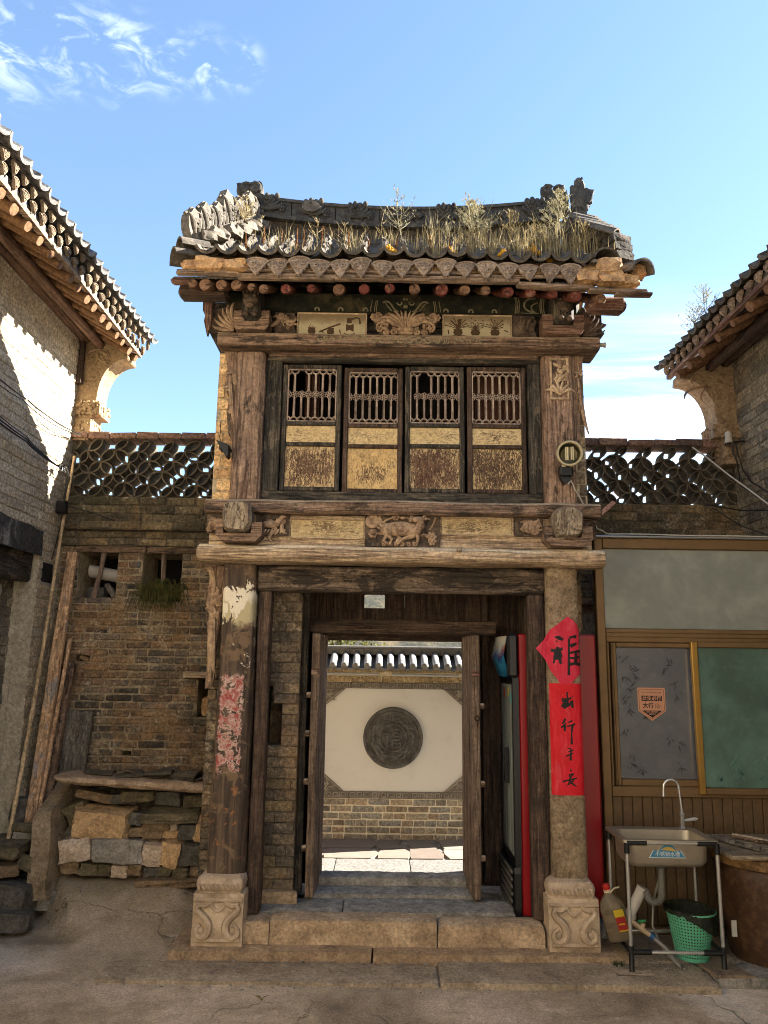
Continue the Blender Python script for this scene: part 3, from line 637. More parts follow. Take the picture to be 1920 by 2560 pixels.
# window wall: dark boards round four leaves
for nm, x0, x1, z0, z1 in (('side_board', -0.862, -0.748, 2.962, 3.925), ('side_board', 1.022, 1.113, 2.962, 3.925), ('head_board', -0.862, 1.113, 3.926, 3.977), ('sill_board', -0.862, 1.113, 2.867, 2.961)):
    gb(nm, x0, x1, 5.245, 5.30, z0, z1, W['blackz' if nm == 'side_board' else 'blackx'], bev=0.004, amp=0.003)
gb('head_rail', -0.85, 1.10, 5.225, 5.26, 3.955, 4.0, W['brownx'], bev=0.008, amp=0.004)
BARM = wood('pinkish_lattice_wood', 'z', '4c382a', '7c6450', '9c8870', crack=0.2, dust='b09878')
def bar_mesh(h, p, y0, top=True):
    """upright lattice bar that forks into the round heads of the slots on both sides"""
    mb = MB(); mb.box(-0.0075, 0.0075, -0.011, 0.011, 0, h)
    for s in (-1, 1):
        for zz_, d in ((h, 1), (0, -1)):
            if (d == 1) != top: continue
            a = [(s * p / 2 * math.sin(k * math.pi / 8), 0, zz_ + d * (p / 2) * 1.0 * (1 - math.cos(k * math.pi / 8))) for k in range(5)]
            mb.tube([(q[0], q[1], q[2] - d * 0.0) for q in a], 0.0065, 6, 1.4)
    return mb
flm = MB()
for k in range(6):
    a = 6.2832 * k / 6; flm.lathe([(0.0085, -0.006), (0.0125, -0.006), (0.0125, 0.006), (0.0085, 0.006), (0.0085, -0.006)], (0.016 * math.cos(a), 0, 0.016 * math.sin(a)), 'y', 10, False)
FLO = mkmesh('flower', flm.v, flm.f, BARM)
leafspec = [(-0.742, -0.320, 2.968, 3.905, YEL_B, 5.262, ()), (-0.300, 0.124, 2.962, 3.892, YEL_A, 5.275, ()), (0.142, 0.566, 2.966, 3.902, YEL_E, 5.262, ((2, 1),)), (0.588, 1.008, 2.966, 3.905, YEL_F, 5.262, ())]
CURTAIN = plain('brown_curtain', '5a3a28', 0.95, var=0.5, bump=0.4, sc=9)
for li, (x0, x1, z0, z1, ymat, Yf, miss) in enumerate(leafspec):
    fr = MB(); st = 0.034
    beam_mb(fr, x0, x0 + st, Yf, Yf + 0.04, z0, z1, 0.005, 0.002, seed=li); beam_mb(fr, x1 - st, x1, Yf, Yf + 0.04, z0, z1, 0.005, 0.002, seed=li + 4)
    zr = [z0, z0 + 0.325, z0 + 0.478, z1 - 0.032]; ht = [0.030, 0.030, 0.030, 0.032]
    for a, h in zip(zr, ht): beam_mb(fr, x0 + st, x1 - st, Yf - 0.003, Yf + 0.037, a, a + h, 0.007, 0.002, seed=a)
    leaf = fr.build('window_leaf', W['blackz'] if li % 2 == 0 else W['darkz'], gate)
    gb('lower_panel', x0 + st, x1 - st, Yf + 0.014, Yf + 0.026, zr[0] + 0.030, zr[1], ymat if li != 0 else YEL_B, parent=leaf, bev=0.002, amp=0.001)
    gb('middle_panel', x0 + st, x1 - st, Yf + 0.014, Yf + 0.026, zr[1] + 0.030, zr[2], YEL_C, parent=leaf, bev=0.002, amp=0.001)
    zl0, zl1 = zr[2] + 0.030, zr[3]; w = x1 - x0 - 2 * st; n = 7; p = w / n; zm = zl0 + 0.5 * (zl1 - zl0) + 0.008
    fr2 = MB()
    for a in ((x0 + st, x0 + st + 0.009, zl0, zl1), (x1 - st - 0.009, x1 - st, zl0, zl1), (x0 + st, x1 - st, zl0, zl0 + 0.010), (x0 + st, x1 - st, zl1 - 0.010, zl1)): fr2.box(a[0], a[1], Yf + 0.006, Yf + 0.028, a[2], a[3])
    for i in (0, n):
        s = 1 if i == 0 else -1; bx_ = x0 + st + i * p
        for zz_, d in ((zl0 + 0.038, -1), (zl1 - 0.038, 1)): fr2.tube([(bx_ + s * (0.008 + (p / 2 - 0.008) * math.sin(k * math.pi / 8)), Yf + 0.017, zz_ + d * 0.026 * (1 - math.cos(k * math.pi / 8))) for k in range(5)], 0.0065, 6, 1.4)
    fr2.build('lattice_frame', BARM, leaf)
    up_m = bar_mesh(zl1 - 0.010 - p / 2 - (zm + 0.02), p, Yf, True); lo_m = bar_mesh(zm - 0.02 - (zl0 + 0.010 + p / 2), p, Yf, False)
    UM = mkmesh('bar', up_m.v, up_m.f, BARM); LM = mkmesh('bar', lo_m.v, lo_m.f, BARM)
    for i in range(1, n):
        bx_ = x0 + st + i * p
        if not (li == 2 and i == 2) and not (li == 0 and i == 2): place('bar', UM, leaf, (bx_, Yf + 0.017, zm + 0.02))
        place('bar', LM, leaf, (bx_, Yf + 0.017, zl0 + 0.010 + p / 2))
    for i in range(8):
        if li == 2 and i < 1: continue
        place('flower', FLO, leaf, (x0 + st + 0.004 + i * (w - 0.008) / 7, Yf + 0.017, zm), (0, 0.3 * i, 0))
    if li in (0, 3):
        mb = MB(); rs = []
        a0, a1 = ((0.34, 0.60), (0.15, 0.92))[li == 3]
        for i in range(25):
            x = x0 + (x1 - x0) * (a0 + (a1 - a0) * i / 24); y = Yf + 0.12 + 0.018 * math.sin(i * 1.25)
            rs.append([(x, y, zl0 - 0.02), (x + 0.004, y, zm), (x, y, zl1 + 0.02)])
        mb.rings(rs, False, False); mb.build('curtain', CURTAIN, leaf, True)
# room behind the windows, painted black for its shade, floors and the side walls
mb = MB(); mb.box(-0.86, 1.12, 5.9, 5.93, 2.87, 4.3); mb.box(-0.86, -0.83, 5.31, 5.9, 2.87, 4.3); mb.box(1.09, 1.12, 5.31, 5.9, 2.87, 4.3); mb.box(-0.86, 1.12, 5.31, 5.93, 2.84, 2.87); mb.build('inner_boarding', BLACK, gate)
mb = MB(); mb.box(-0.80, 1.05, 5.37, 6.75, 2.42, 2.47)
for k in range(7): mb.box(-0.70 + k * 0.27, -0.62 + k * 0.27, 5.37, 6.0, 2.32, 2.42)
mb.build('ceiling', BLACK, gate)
for (a0, a1) in ((-1.205, -0.80), (1.04, 1.42)):
    mb = MB(); mb.box(a0 + 0.02, a1 - 0.02, 5.42, 6.72, 0.02, 3.9); mb.prism([(5.42, 3.9), (5.42, 4.3), (6.0, 4.75), (6.6, 4.35), (6.7, 3.9)], a0 + 0.02, a1 - 0.02, 'x'); wl_ = mb.build('side_wall', MORTAR_DK, gate)
    bw = 0.135 if a0 < 0 else 0.085
    brick_wall(wl_, (a0 if a0 < 0 else 1.336, 5.24, 0), (1, 0, 0), (0, -1, 0), bw, 2.867, 3.977, bw, 0.085, 0.008, 0.10, BRICK_WARMLIT if a0 < 0 else BRICK_GATE, MORTAR, core=0.2, jit=0.004, seed=31 if a0 < 0 else 33)
    brick_wall(wl_, (-1.19 if a0 < 0 else 1.05, 5.40, 0), (1, 0, 0), (0, -1, 0), 0.34, 0.08, 2.42, 0.24, 0.068, 0.008, 0.10, BRICK_GATE, MORTAR_DK, core=0.1, jit=0.004, seed=34)
# brick pier inside the passage, with its dark niche
mb = MB(); mb.box(-0.80, -0.60, 5.72, 6.3, 0.1, 2.40); pw = mb.build('passage_wall', MORTAR_DK, gate)
brick_wall(pw, (-0.80, 5.50, 0), (1, 0, 0), (0, -1, 0), 0.228, 0.22, 2.42, 0.23, 0.070, 0.007, 0.10, BRICK_GATE, MORTAR_DK, holes=[(0.0, 0.045, 1.22, 1.62), (0.0, 0.11, 1.22, 1.53)], core=0.2, jit=0.003, seed=51)
gb('door_post', -0.575, -0.53, 5.62, 5.70, 0.24, 2.40, W['blackz'], bev=0.006, amp=0.004)
gb('door_post', 0.765, 0.81, 5.94, 6.0, 0.24, 2.40, W['darkz'], bev=0.006, amp=0.004)
gb('inner_beam', -0.60, 0.85, 5.74, 5.86, 2.0, 2.10, W['darkx'], bev=0.01, amp=0.006)
# rear wall of the passage: boards with a square hole over the door
mb = MB(); mb.box(0.70, 1.06, 6.02, 6.12, 0.2, 2.42); mb.box(-0.80, -0.505, 6.02, 6.12, 0.2, 2.42)
cells(mb, -0.505, 0.70, 2.02, 2.42, [(-0.145, 0.016, 2.205, 2.316), (-0.385, -0.379, 2.20, 2.32), (0.172, 0.176, 2.21, 2.32), (0.225, 0.229, 2.21, 2.32), (0.34, 0.343, 2.22, 2.32)], lambda a, b, c, d: mb.box(a, b, 6.02, 6.12, c, d)); mb.build('rear_boarding', W['darkz'], gate)
gb('door_frame_post', -0.505, -0.455, 5.97, 6.11, 0.26, 2.02, W['darkz'], bev=0.006, amp=0.003); gb('door_frame_post', 0.655, 0.705, 5.97, 6.11, 0.26, 2.02, W['doorz'], bev=0.006, amp=0.003)
gb('door_head', -0.505, 0.705, 5.95, 6.11, 1.955, 2.02, W['darkx'], bev=0.006, amp=0.003)
for sg, xe in ((-1, -0.505), (1, 0.70)):
    xm = xe + 0.012 if sg < 0 else xe - 0.07
    lf = None
    for k in range(4):
        a, b = 5.50 + k * 0.118, 5.50 + (k + 1) * 0.118 - 0.004
        q = gb('door_leaf' if lf is None else 'plank', xm + 0.012 * k * (1 if sg < 0 else -1) * 0.6, xm + 0.056 + 0.012 * k * (1 if sg < 0 else -1) * 0.6, a, b, 0.245, 1.99, W['doorz'], parent=gate if lf is None else lf, bev=0.006, amp=0.004)
        if lf is None: lf = q
    for z in ((0.55, 0.98, 1.30, 1.56) if sg < 0 else (0.5, 0.98, 1.5)):
        mb = MB(); x_ = xm + (0.0 if sg < 0 else 0.056); mb.lathe([(0.012, 0.0), (0.022, 0.004), (0.022, 0.03), (0.014, 0.036)], (0, 0, 0), 'x', 10); mb.xf(Matrix.Translation((x_, 5.54, z)) @ Matrix.Rotation(math.pi if sg < 0 else 0, 4, 'Z')); mb.build('peg', W['brownx'], lf, True)
    gb('batten', xm - 0.003, xm + 0.059, 5.494, 5.512, 1.70, 1.745, W['redx'], parent=lf, bev=0.004, amp=0.002)
rg_ = MB(); rg_.lathe([(0.016, -0.003), (0.02, 0), (0.016, 0.003), (0.012, 0), (0.016, -0.003)], (0.665, 5.49, 1.42), 'y', 14, False); rg_.tube([(0.665, 5.49, 1.405), (0.668, 5.492, 1.36)], 0.004, 6); rg_.build('latch_ring', plain('rusty_iron', '3a2a20', 0.7, 0.6, var=0.5), lf)
# --- painted and carved work under the eave
def paint_mat():
    t = NT('dark_painted_purlin'); p = t.wpos(); q = t.xyz(p); a = t.noise(p, 14.0, 6, 0.7, 0.4); b = t.noise(p, 4.0, 5, 0.6)
    c = t.ramp(a, [(0.3, '12140f'), (0.52, '27291f'), (0.75, '453d2c')]); c = t.mix(t.math('MULTIPLY', t.step(b, 0.52, 0.66), 0.8), c, '5c5038')
    c = t.mix(t.math('MULTIPLY', t.step(t.noise(p, 90, 2, 0.6), 0.68, 0.74), 0.6), c, '8a8068')
    return t.out(c, 0.9, t.bump(a, 0.4, 0.005))
PURLIN = paint_mat(); CREAM = plain('faded_cream_line', '8d8465', 0.85, var=0.6, sc=60)
pu = gb('painted_purlin', -1.18, 1.40, 5.165, 5.32, 4.262, 4.44, PURLIN, bev=0.03, amp=0.004)
gb('painted_back_board', -1.15, 1.38, 5.22, 5.30, 4.067, 4.262, W['blackx'], bev=0.003, amp=0.002)
mb = MB(); y = 5.158
def line(pts, r, n=12): mb.tube(bez([(a, y, b) for a, b in pts], n), r, 5, 0.35)
for s in (-1, 1):
    xo = 0.135
    for dx in (0.20, 0.212, 0.24): line([(xo + s * dx, 4.36), (xo + s * (dx + 0.012), 4.31), (xo + s * dx * 1.05, 4.275)], 0.0035)
    line([(xo + s * 0.165, 4.345), (xo + s * 0.10, 4.385), (xo + s * 0.10, 4.285), (xo + s * 0.05, 4.275)], 0.0075)
    line([(xo + s * 0.145, 4.34), (xo + s * 0.12, 4.31), (xo + s * 0.10, 4.28)], 0.004)
    mb.tube(spiral(xo + s * 0.045, 4.345, y, 0.018, 0.015, 0.6, 2.6 if s > 0 else 0.5, s, 8), 0.006, 5, 0.35)
    mb.ell((xo + s * 0.01, y, 4.372), (0.010, 0.003, 0.010), 8, 4)
    for xx in (0.29, 0.47, 0.64): mb.tube(spiral(xo + s * xx, 4.285, y, 0.018, 0.012, 0.7, -0.6, 1, 8), 0.007, 5, 0.35)
mb.box(0.12, 0.15, y - 0.002, y + 0.004, 4.305, 4.325)
for dx in (0.0, 0.011, 0.025): line([(0.925 + dx, 4.40), (0.94 + dx, 4.33), (0.925 + dx, 4.275)], 0.004); line([(1.115 + dx, 4.40), (1.10 + dx, 4.33), (1.112 + dx, 4.275)], 0.004)
line([(1.075, 4.395), (0.97, 4.40), (0.96, 4.29), (1.07, 4.285)], 0.008); line([(1.09, 4.36), (1.0, 4.33), (1.08, 4.275)], 0.006); line([(0.965, 4.28), (1.02, 4.276), (1.095, 4.28)], 0.003)
mb.build('painted_motifs', CREAM, pu)
def scene_panel():
    t = NT('painted_white_panel'); p = t.wpos(); a = t.noise(p, 10, 6, 0.65, 0.4); f = t.noise(p, 70, 4, 0.7); z = t.xyz(p)[2]
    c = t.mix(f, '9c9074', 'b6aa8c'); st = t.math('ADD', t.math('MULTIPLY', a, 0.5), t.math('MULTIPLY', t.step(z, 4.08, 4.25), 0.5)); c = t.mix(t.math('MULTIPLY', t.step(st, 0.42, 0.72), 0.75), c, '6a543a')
    c = t.mix(t.math('MULTIPLY', t.step(t.noise(p, 22, 6, 0.7), 0.6, 0.66), 0.5), c, '5a452c'); return t.out(c, 0.85, t.bump(f, 0.3, 0.003))
PANEL = scene_panel(); INK = plain('brown_ink_line', '4a3622', 0.85, var=0.3)
for pi, (x0, x1) in enumerate(((-0.632, -0.150), (0.408, 0.888))):
    pn = gb('painted_panel', x0, x1, 5.135, 5.16, 4.078, 4.238, PANEL, bev=0.002, amp=0.001)
    mb = MB()
    for a in ((x0 - 0.004, x1 + 0.004, 4.236, 4.246), (x0 - 0.004, x1 + 0.004, 4.07, 4.078), (x0 - 0.008, x0, 4.07, 4.246), (x1, x1 + 0.008, 4.07, 4.246)): mb.box(a[0], a[1], 5.128, 5.16, a[2], a[3])
    mb.build('panel_frame', W['palex'], pn)
    mb = MB(); y = 5.1335
    def ink(pts, r=0.0022): mb.tube([(a, y, b) for a, b in pts], r, 4, 0.25)
    def vase(cx_, w, h, z0):
        mb.prism([(cx_ - w * 0.35, z0), (cx_ + w * 0.35, z0), (cx_ + w * 0.5, z0 + h * 0.45), (cx_ + w * 0.38, z0 + h * 0.8), (cx_ + w * 0.5, z0 + h), (cx_ - w * 0.5, z0 + h), (cx_ - w * 0.38, z0 + h * 0.8), (cx_ - w * 0.5, z0 + h * 0.45)], y, y + 0.001)
    if pi == 0:
        vase(-0.535, 0.06, 0.05, 4.085); vase(-0.40, 0.055, 0.05, 4.083)
        ink([(-0.48, 4.10), (-0.41, 4.135), (-0.33, 4.165)], 0.006); ink([(-0.47, 4.115), (-0.45, 4.095)], 0.004)
        mb.prism([(-0.29, 4.11), (-0.265, 4.12), (-0.235, 4.105), (-0.235, 4.165), (-0.265, 4.155), (-0.29, 4.165)], y, y + 0.001); ink([(-0.305, 4.095), (-0.265, 4.078), (-0.225, 4.095)], 0.003)
        ink([(-0.25, 4.20), (-0.215, 4.215), (-0.195, 4.205), (-0.19, 4.165)], 0.006); mb.box(-0.285, -0.25, y, y + 0.001, 4.17, 4.21); ink([(-0.335, 4.12), (-0.33, 4.09)], 0.004)
        for k in range(3): mb.tube(spiral(-0.535, 4.105 + k * 0.018, y, 0.018, 0.01, 0.8, k, 1, 8), 0.002, 4, 0.25)
    else:
        for cx_, kind in ((0.51, 0), (0.635, 1), (0.775, 2)):
            vase(cx_, 0.07, 0.045, 4.092)
            for k in range(9):
                a = 0.35 + 2.45 * k / 8; L = 0.055 + 0.02 * ((k * 7) % 3)
                ink([(cx_, 4.137), (cx_ + math.cos(a) * L * 0.5, 4.137 + math.sin(a) * L * 0.55), (cx_ + math.cos(a) * L, 4.137 + math.sin(a) * L * (0.9 if kind != 1 else 0.6))], 0.0028)
                mb.ell((cx_ + math.cos(a) * L, y, 4.137 + math.sin(a) * L * 0.9), (0.006, 0.001, 0.005), 6, 3)
        ink([(0.46, 4.20), (0.48, 4.18), (0.51, 4.15)], 0.006); mb.prism([(0.50, 4.15), (0.53, 4.15), (0.538, 4.215), (0.515, 4.215)], y, y + 0.001); ink([(0.44, 4.13), (0.445, 4.10)], 0.005); ink([(0.84, 4.13), (0.86, 4.125), (0.87, 4.118)], 0.004); ink([(0.47, 4.087), (0.53, 4.09), (0.58, 4.085)], 0.002)
    mb.build('ink_drawing', INK, pn)
# lotus carving in the middle
mb = MB(); y = 5.12; xo = 0.135
mb.prism([(-0.10, 4.20), (0.0, 4.255), (0.27, 4.255), (0.37, 4.20), (0.32, 4.10), (0.25, 4.07), (0.02, 4.07), (-0.05, 4.10)], 5.14, 5.17)
cv = mb.build('lotus_carving', CARVE_DARK, gate); mb = MB()
for s in (-1, 1):
    for k, (a, L, w, cu) in enumerate(((1.45, 0.13, 0.010, 0.1), (1.25, 0.15, 0.011, 0.35), (1.0, 0.17, 0.013, 0.55), (0.75, 0.21, 0.015, 0.75), (0.5, 0.24, 0.017, 0.95), (0.2, 0.19, 0.018, -1.0))):
        frond(mb, xo + s * 0.012, 4.135, y - 0.01, a if s > 0 else math.pi - a, L, w, -cu * s)
    for (cx_, cz_, r, t_) in ((0.20, 4.205, 0.036, 1.6), (0.155, 4.15, 0.03, 1.4), (0.085, 4.105, 0.026, 1.5), (0.14, 4.10, 0.022, 1.3)):
        mb.tube(spiral(xo + s * cx_, cz_, y, r, 0.006, t_, 1.2 if s > 0 else 1.9, s, 16), taper(16, 0.014, 0.007), 7)
    flower_mb(mb, xo + s * 0.225, y, 4.215, 0.03); flower_mb(mb, xo + s * 0.185, y, 4.125, 0.026)
mb.ell((xo, y - 0.02, 4.112), (0.068, 0.03, 0.022), 16, 7); mb.ell((xo, y - 0.01, 4.088), (0.06, 0.025, 0.014)); mb.ell((xo, y - 0.045, 4.115), (0.010, 0.01, 0.008))
mb.tube([(xo, y, 4.13), (xo, y - 0.01, 4.20), (xo, y, 4.262)], [0.008, 0.016, 0.006], 7)
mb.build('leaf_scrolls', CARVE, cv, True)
# bracket blocks over the posts
for s, xb0, xb1, cm, bm_ in ((-1, -1.075, -0.825, CARVE_DARK, W['brownx']), (1, 1.095, 1.385, CARVE_DARK, W['redx'])):
    xm = (xb0 + xb1) / 2
    mb = MB(); mb.prism([(xb0, 4.21), (xb0, 4.10), (xb0 + 0.025, 4.067), (xb1 - 0.025, 4.067), (xb1, 4.10), (xb1, 4.21), (xb1 - 0.07, 4.21), (xb1 - 0.075, 4.13), (xb0 + 0.075, 4.13), (xb0 + 0.07, 4.21)], 5.03, 5.16); bo = mb.build('bracket_block', bm_, gate)
    mb = MB(); beam_mb(mb, xm - 0.07, xm + 0.07, 4.98, 5.2, 4.135, 4.40, 0.025, 0.008, seed=s); mb.build('bracket_arm', W['blackz'], gate)
    mb = MB(); yk = 4.975
    mb.ell((xm, yk, 4.26), (0.055, 0.03, 0.05)); mb.ell((xm, yk - 0.02, 4.215), (0.035, 0.02, 0.022)); mb.ell((xm - 0.03, yk - 0.02, 4.285), (0.016, 0.012, 0.014)); mb.ell((xm + 0.03, yk - 0.02, 4.285), (0.016, 0.012, 0.014))
    for k in range(5): frond(mb, xm + (k - 2) * 0.022, 4.30, yk, 1.57 + (2 - k) * 0.3, 0.07, 0.010, (k - 2) * 0.4)
    for k in (-1, 1): mb.ell((xm + k * 0.03, yk - 0.005, 4.155), (0.024, 0.016, 0.02))
    mb.build('animal_mask', cm if s < 0 else CARVE_DARK, bo, True)
    xs = (-1.245, -1.085) if s < 0 else (1.395, 1.50)
    mb = MB(); mb.prism([(xs[0], 4.075), (xs[1], 4.075), (xs[1], 4.27), (xs[0], 4.27)], 5.12, 5.15); o = mb.build('carved_panel', CARVE_DARK, gate)
    mb = MB()
    for k in range(6): frond(mb, xs[1 if s < 0 else 0], 4.09 + 0.01 * k, 5.11, (math.pi - 0.25 * k) if s < 0 else 0.25 * k, 0.17, 0.014, (0.4 if s > 0 else -0.4))
    mb.build('leaf_scrolls', CARVE if s < 0 else CARVE_DARK, o, True)
    xs = (-0.80, -0.645) if s < 0 else (0.90, 1.075)
    mb = MB(); mb.prism([(xs[0], 4.085), (xs[1], 4.085), (xs[1] - 0.02, 4.15), (xs[1], 4.2), (xs[1] - 0.02, 4.245), (xs[0], 4.25)], 5.14, 5.17); o = mb.build('carved_panel', CARVE_DARK, gate)
    mb = MB(); scrolls(mb, xs[0], xs[1], 4.09, 4.245, 5.135, 7, 0.013, 60 + s); mb.build('leaf_scrolls', CARVE_DARK if s > 0 else CARVE, o, True)
# painted rings and lines on the face of the upper beam
mb = MB(); y = 5.0735
for k in range(9): mb.tube(spiral(-0.155 + k * 0.064, 4.022, y, 0.021, 0.021, 1.0 if k not in (2, 3) else 0.75, 0.4, 1, 14), 0.0055, 5, 0.3)
for s in (-1, 1):
    for dx in (0.30, 0.315, 0.33): mb.tube(bez([(0.10 + s * dx, y, 4.048), (0.10 + s * (dx + 0.02), y, 4.022), (0.10 + s * dx, y, 3.995)], 8), 0.004, 5, 0.3)
    for k in range(5):
        mb.tube(spiral(0.10 + s * (0.39 + k * 0.045), 4.018 + (k % 2) * 0.012, y, 0.016, 0.012, 0.75, k * 1.7, s, 8), 0.0055, 5, 0.3)
mb.build('painted_rings', CREAM, gate)
# ================================================================ gatehouse roof
def clay(name, dark, mid, light, lichen=0.4, lv=1.35):
    t = NT(name); p = t.pos(); a = t.noise(p, 12, 6, 0.68, 0.3); f = t.noise(p, 80, 4, 0.7); r = t.rand()
    c = t.ramp(a, [(0.3, dark), (0.52, mid), (0.75, light)]); c = t.mix(t.math('MULTIPLY', r, 0.35), c, light)
    c = t.mix(t.math('MULTIPLY', t.step(f, 0.6, 0.72), lichen), c, '8a8474'); c = t.mix(t.math('MULTIPLY', t.step(t.noise(p, 5, 5, 0.7), 0.56, 0.66), lichen * 0.7), c, '5e4c36')
    return t.out(t.lift(t.grit(c, 55, 0.6), lv, 0.9), 0.9, t.bump(t.math('ADD', a, t.math('MULTIPLY', f, 0.3)), 0.5, 0.006))
TILE = clay('grey_clay_tile', '24211d', '423c33', '5f564a'); TILE_BR = clay('brown_clay_drip_tile', '42352a', '6c5a48', '8c7964', 0.5, 1.5)
RIDGE = clay('dark_ridge_clay', '1c1b19', '33312d', '4f4b44', 0.25); CREST = clay('pale_crest_clay', '453f36', '625a4e', '7c7364', 0.3, 0.9)
MUD = stone_mat('straw_mud', '6a4a2a', '9c7444', 'bd965c', 9.0, bump=0.9); RIDGE_BASE = stone_mat('ridge_base_stone', '2c2722', '4a4136', '695b48', 14.0, bump=0.9, lift=1.1)
def rz(y): return 4.40 + (y - 4.70) * 0.80
mb = MB(); mb.prism([(4.71, 4.345), (4.71, 4.395), (5.2, 4.79), (5.52, 5.04), (5.64, 4.93), (6.42, 4.36), (6.42, 4.28), (5.5, 4.90)], -1.30, 1.60, 'x')
roof = mb.build('roof', MUD, gate)
def arc_tile(r, L, span, th, seg=7, up=True, tap=0.94):
    """curved roof tile lying along +y"""
    mb = MB(); s = -1 if up else 1
    for k, y in ((1.0, 0.0), (tap, L)):
        pass
    def ring(y, k):
        o = [(math.sin(a) * r * k, y, s * math.cos(a) * r * k - s * r * math.cos(span / 2)) for a in [-span / 2 + span * j / seg for j in range(seg + 1)]]
        i = [(math.sin(a) * (r - th) * k, y, s * math.cos(a) * (r - th) * k - s * r * math.cos(span / 2)) for a in [span / 2 - span * j / seg for j in range(seg + 1)]]
        return o + i
    mb.rings([ring(0.0, 1.0), ring(L, tap)]); return mb
PT = arc_tile(0.080, 0.2, R(150), 0.019, 8, True)
PANM = mkmesh('pan_tile', PT.v, PT.f, TILE)
def fan_mesh():
    """hanging drip tile: fan with a toothed lower edge and a moulded face"""
    top = [(-0.066, 0.038), (-0.05, 0.05), (-0.025, 0.057), (0, 0.059), (0.025, 0.057), (0.05, 0.05), (0.066, 0.038)]; low = []
    pr = [(0.068, 0.03), (0.050, 0.0), (0.032, -0.022), (0.016, -0.045), (0.0, -0.06), (-0.016, -0.045), (-0.032, -0.022), (-0.050, 0.0), (-0.068, 0.03)]
    for i in range(len(pr) - 1):
        a, b = pr[i], pr[i + 1]; low.append(a); m = ((a[0] + b[0]) / 2, (a[1] + b[1]) / 2); low.append((m[0] * 0.92, m[1] + 0.006))
    low.append(pr[-1]); mb = MB(); mb.prism(top + low, 0.0, 0.016)
    mb.tube([(x * 0.8, -0.002, z * 0.8 + 0.004) for x, z in top], 0.005, 5); mb.tube([(x * 0.8, -0.002, z * 0.8) for x, z in pr], 0.005, 5)
    for s in (-1, 1): mb.tube(spiral(s * 0.022, 0.02, -0.002, 0.016, 0.004, 1.2, 1.57, s, 8), 0.006, 5)
    mb.ell((0, -0.003, 0.0), (0.014, 0.008, 0.016), 7, 4); mb.tube(bez([(-0.03, -0.002, 0.0), (0, -0.004, -0.025), (0.03, -0.002, 0.0)], 6), 0.005, 5)
    return mb
FM = fan_mesh(); FANM = mkmesh('drip_tile', FM.v, FM.f, TILE_BR)
i = 0; x = -0.93
while x < 1.36:
    if -1.0 < x < 1.26: place('drip_tile', FANM, roof, (x + 0.069 + rnd(0.006), 4.655 + rnd(0.006), 4.343 + rnd(0.010) - (0.024 if x > 0.6 else 0)), (R(-8) + rnd(0.12), rnd(0.11), rnd(0.12)), (rnd(1.05, 1.16), 1, rnd(1.15, 1.38)))
    x += 0.138
x = -1.20; i = 0
while x < 1.42:
    for k in range(5):
        y = 4.625 + k * 0.14; place('pan_tile', PANM, roof, (x + rnd(0.006), y + rnd(0.008), 4.472 + (y - 4.625) * 0.79 + rnd(0.011) - (0.02 if x > 0.6 else 0) - (0.05 if k else 0)), (R(37 if k else 26) + rnd(0.03), rnd(0.09), rnd(0.08)))
    x += 0.138
# fascia boards and rafters
ROOFB = wood('orange_brown_eave_board', 'x', '4a3624', '745a3e', '93765a', crack=0.6, patch='6a5a48', patch_amt=0.4)
for a, b, z, dz in ((-1.40, -0.98, 4.30, 0.0), (-0.99, -0.35, 4.276, -0.004), (-0.36, 0.28, 4.276, 0.0), (0.27, 0.88, 4.272, -0.006), (0.86, 1.36, 4.245, -0.012), (1.33, 1.72, 4.215, -0.01)):
    mb = MB(); beam_mb(mb, a, b, 4.685, 4.735, z, z + 0.034, 0.006, 0.010, seed=a)
    if a > 0.8: mb.xf(Matrix.Translation((a, 0, z)) @ Matrix.Rotation(R(2.4), 4, 'Y') @ Matrix.Translation((-a, 0, -z)))
    mb.build('eave_board', ROOFB, roof, True)
for a, b in ((-1.0, -0.2), (-0.22, 0.55), (0.5, 1.25)): beam('batten', roof, a, b, 4.675, 4.70, 4.318 - (0.02 if a > 0.4 else 0), 4.34 - (0.02 if a > 0.4 else 0), ROOFB, bev=0.004, amp=0.006)
def end_mat(name, col):
    t = NT(name); p = t.pos(obj=False); a = t.noise(p, 40, 5, 0.7); c = t.mix(t.step(a, 0.35, 0.75), col, '3a2418'); c = t.mix(t.math('MULTIPLY', t.step(t.noise(p, 16, 5, 0.7), 0.52, 0.62), 0.7), c, '8a6a50')
    return t.out(c, 0.85, t.bump(a, 0.5, 0.005))
RAF_RED = end_mat('red_painted_rafter', '6e3428'); RAF_TAN = end_mat('bare_rafter_end', '7c5c42')
ends = [(414, 1, 0.032, .018), (442, 1, 0.042, .012), (477, 1, 0.037, .012), (509, 1, 0.036, .012), (542, 1, 0.026, .0), (569, 1, 0.032, -.012), (617, 0, 0.035, -.012), (672, 0, 0.03, -.004), (732, 1, 0.04, -.01), (787, 0, 0.037, -.004), (842, 0, 0.034, .004), (896, 1, 0.038, .0), (956, 0, 0.042, -.002), (1006, 1, 0.034, .0), (1051, 1, 0.032, -.002), (1100, 0, 0.036, -.012), (1148, 0, 0.034, -.016), (1196, 0, 0.032, -.022), (1246, 0, 0.038, -.036), (1300, 1, 0.034, -.05)]
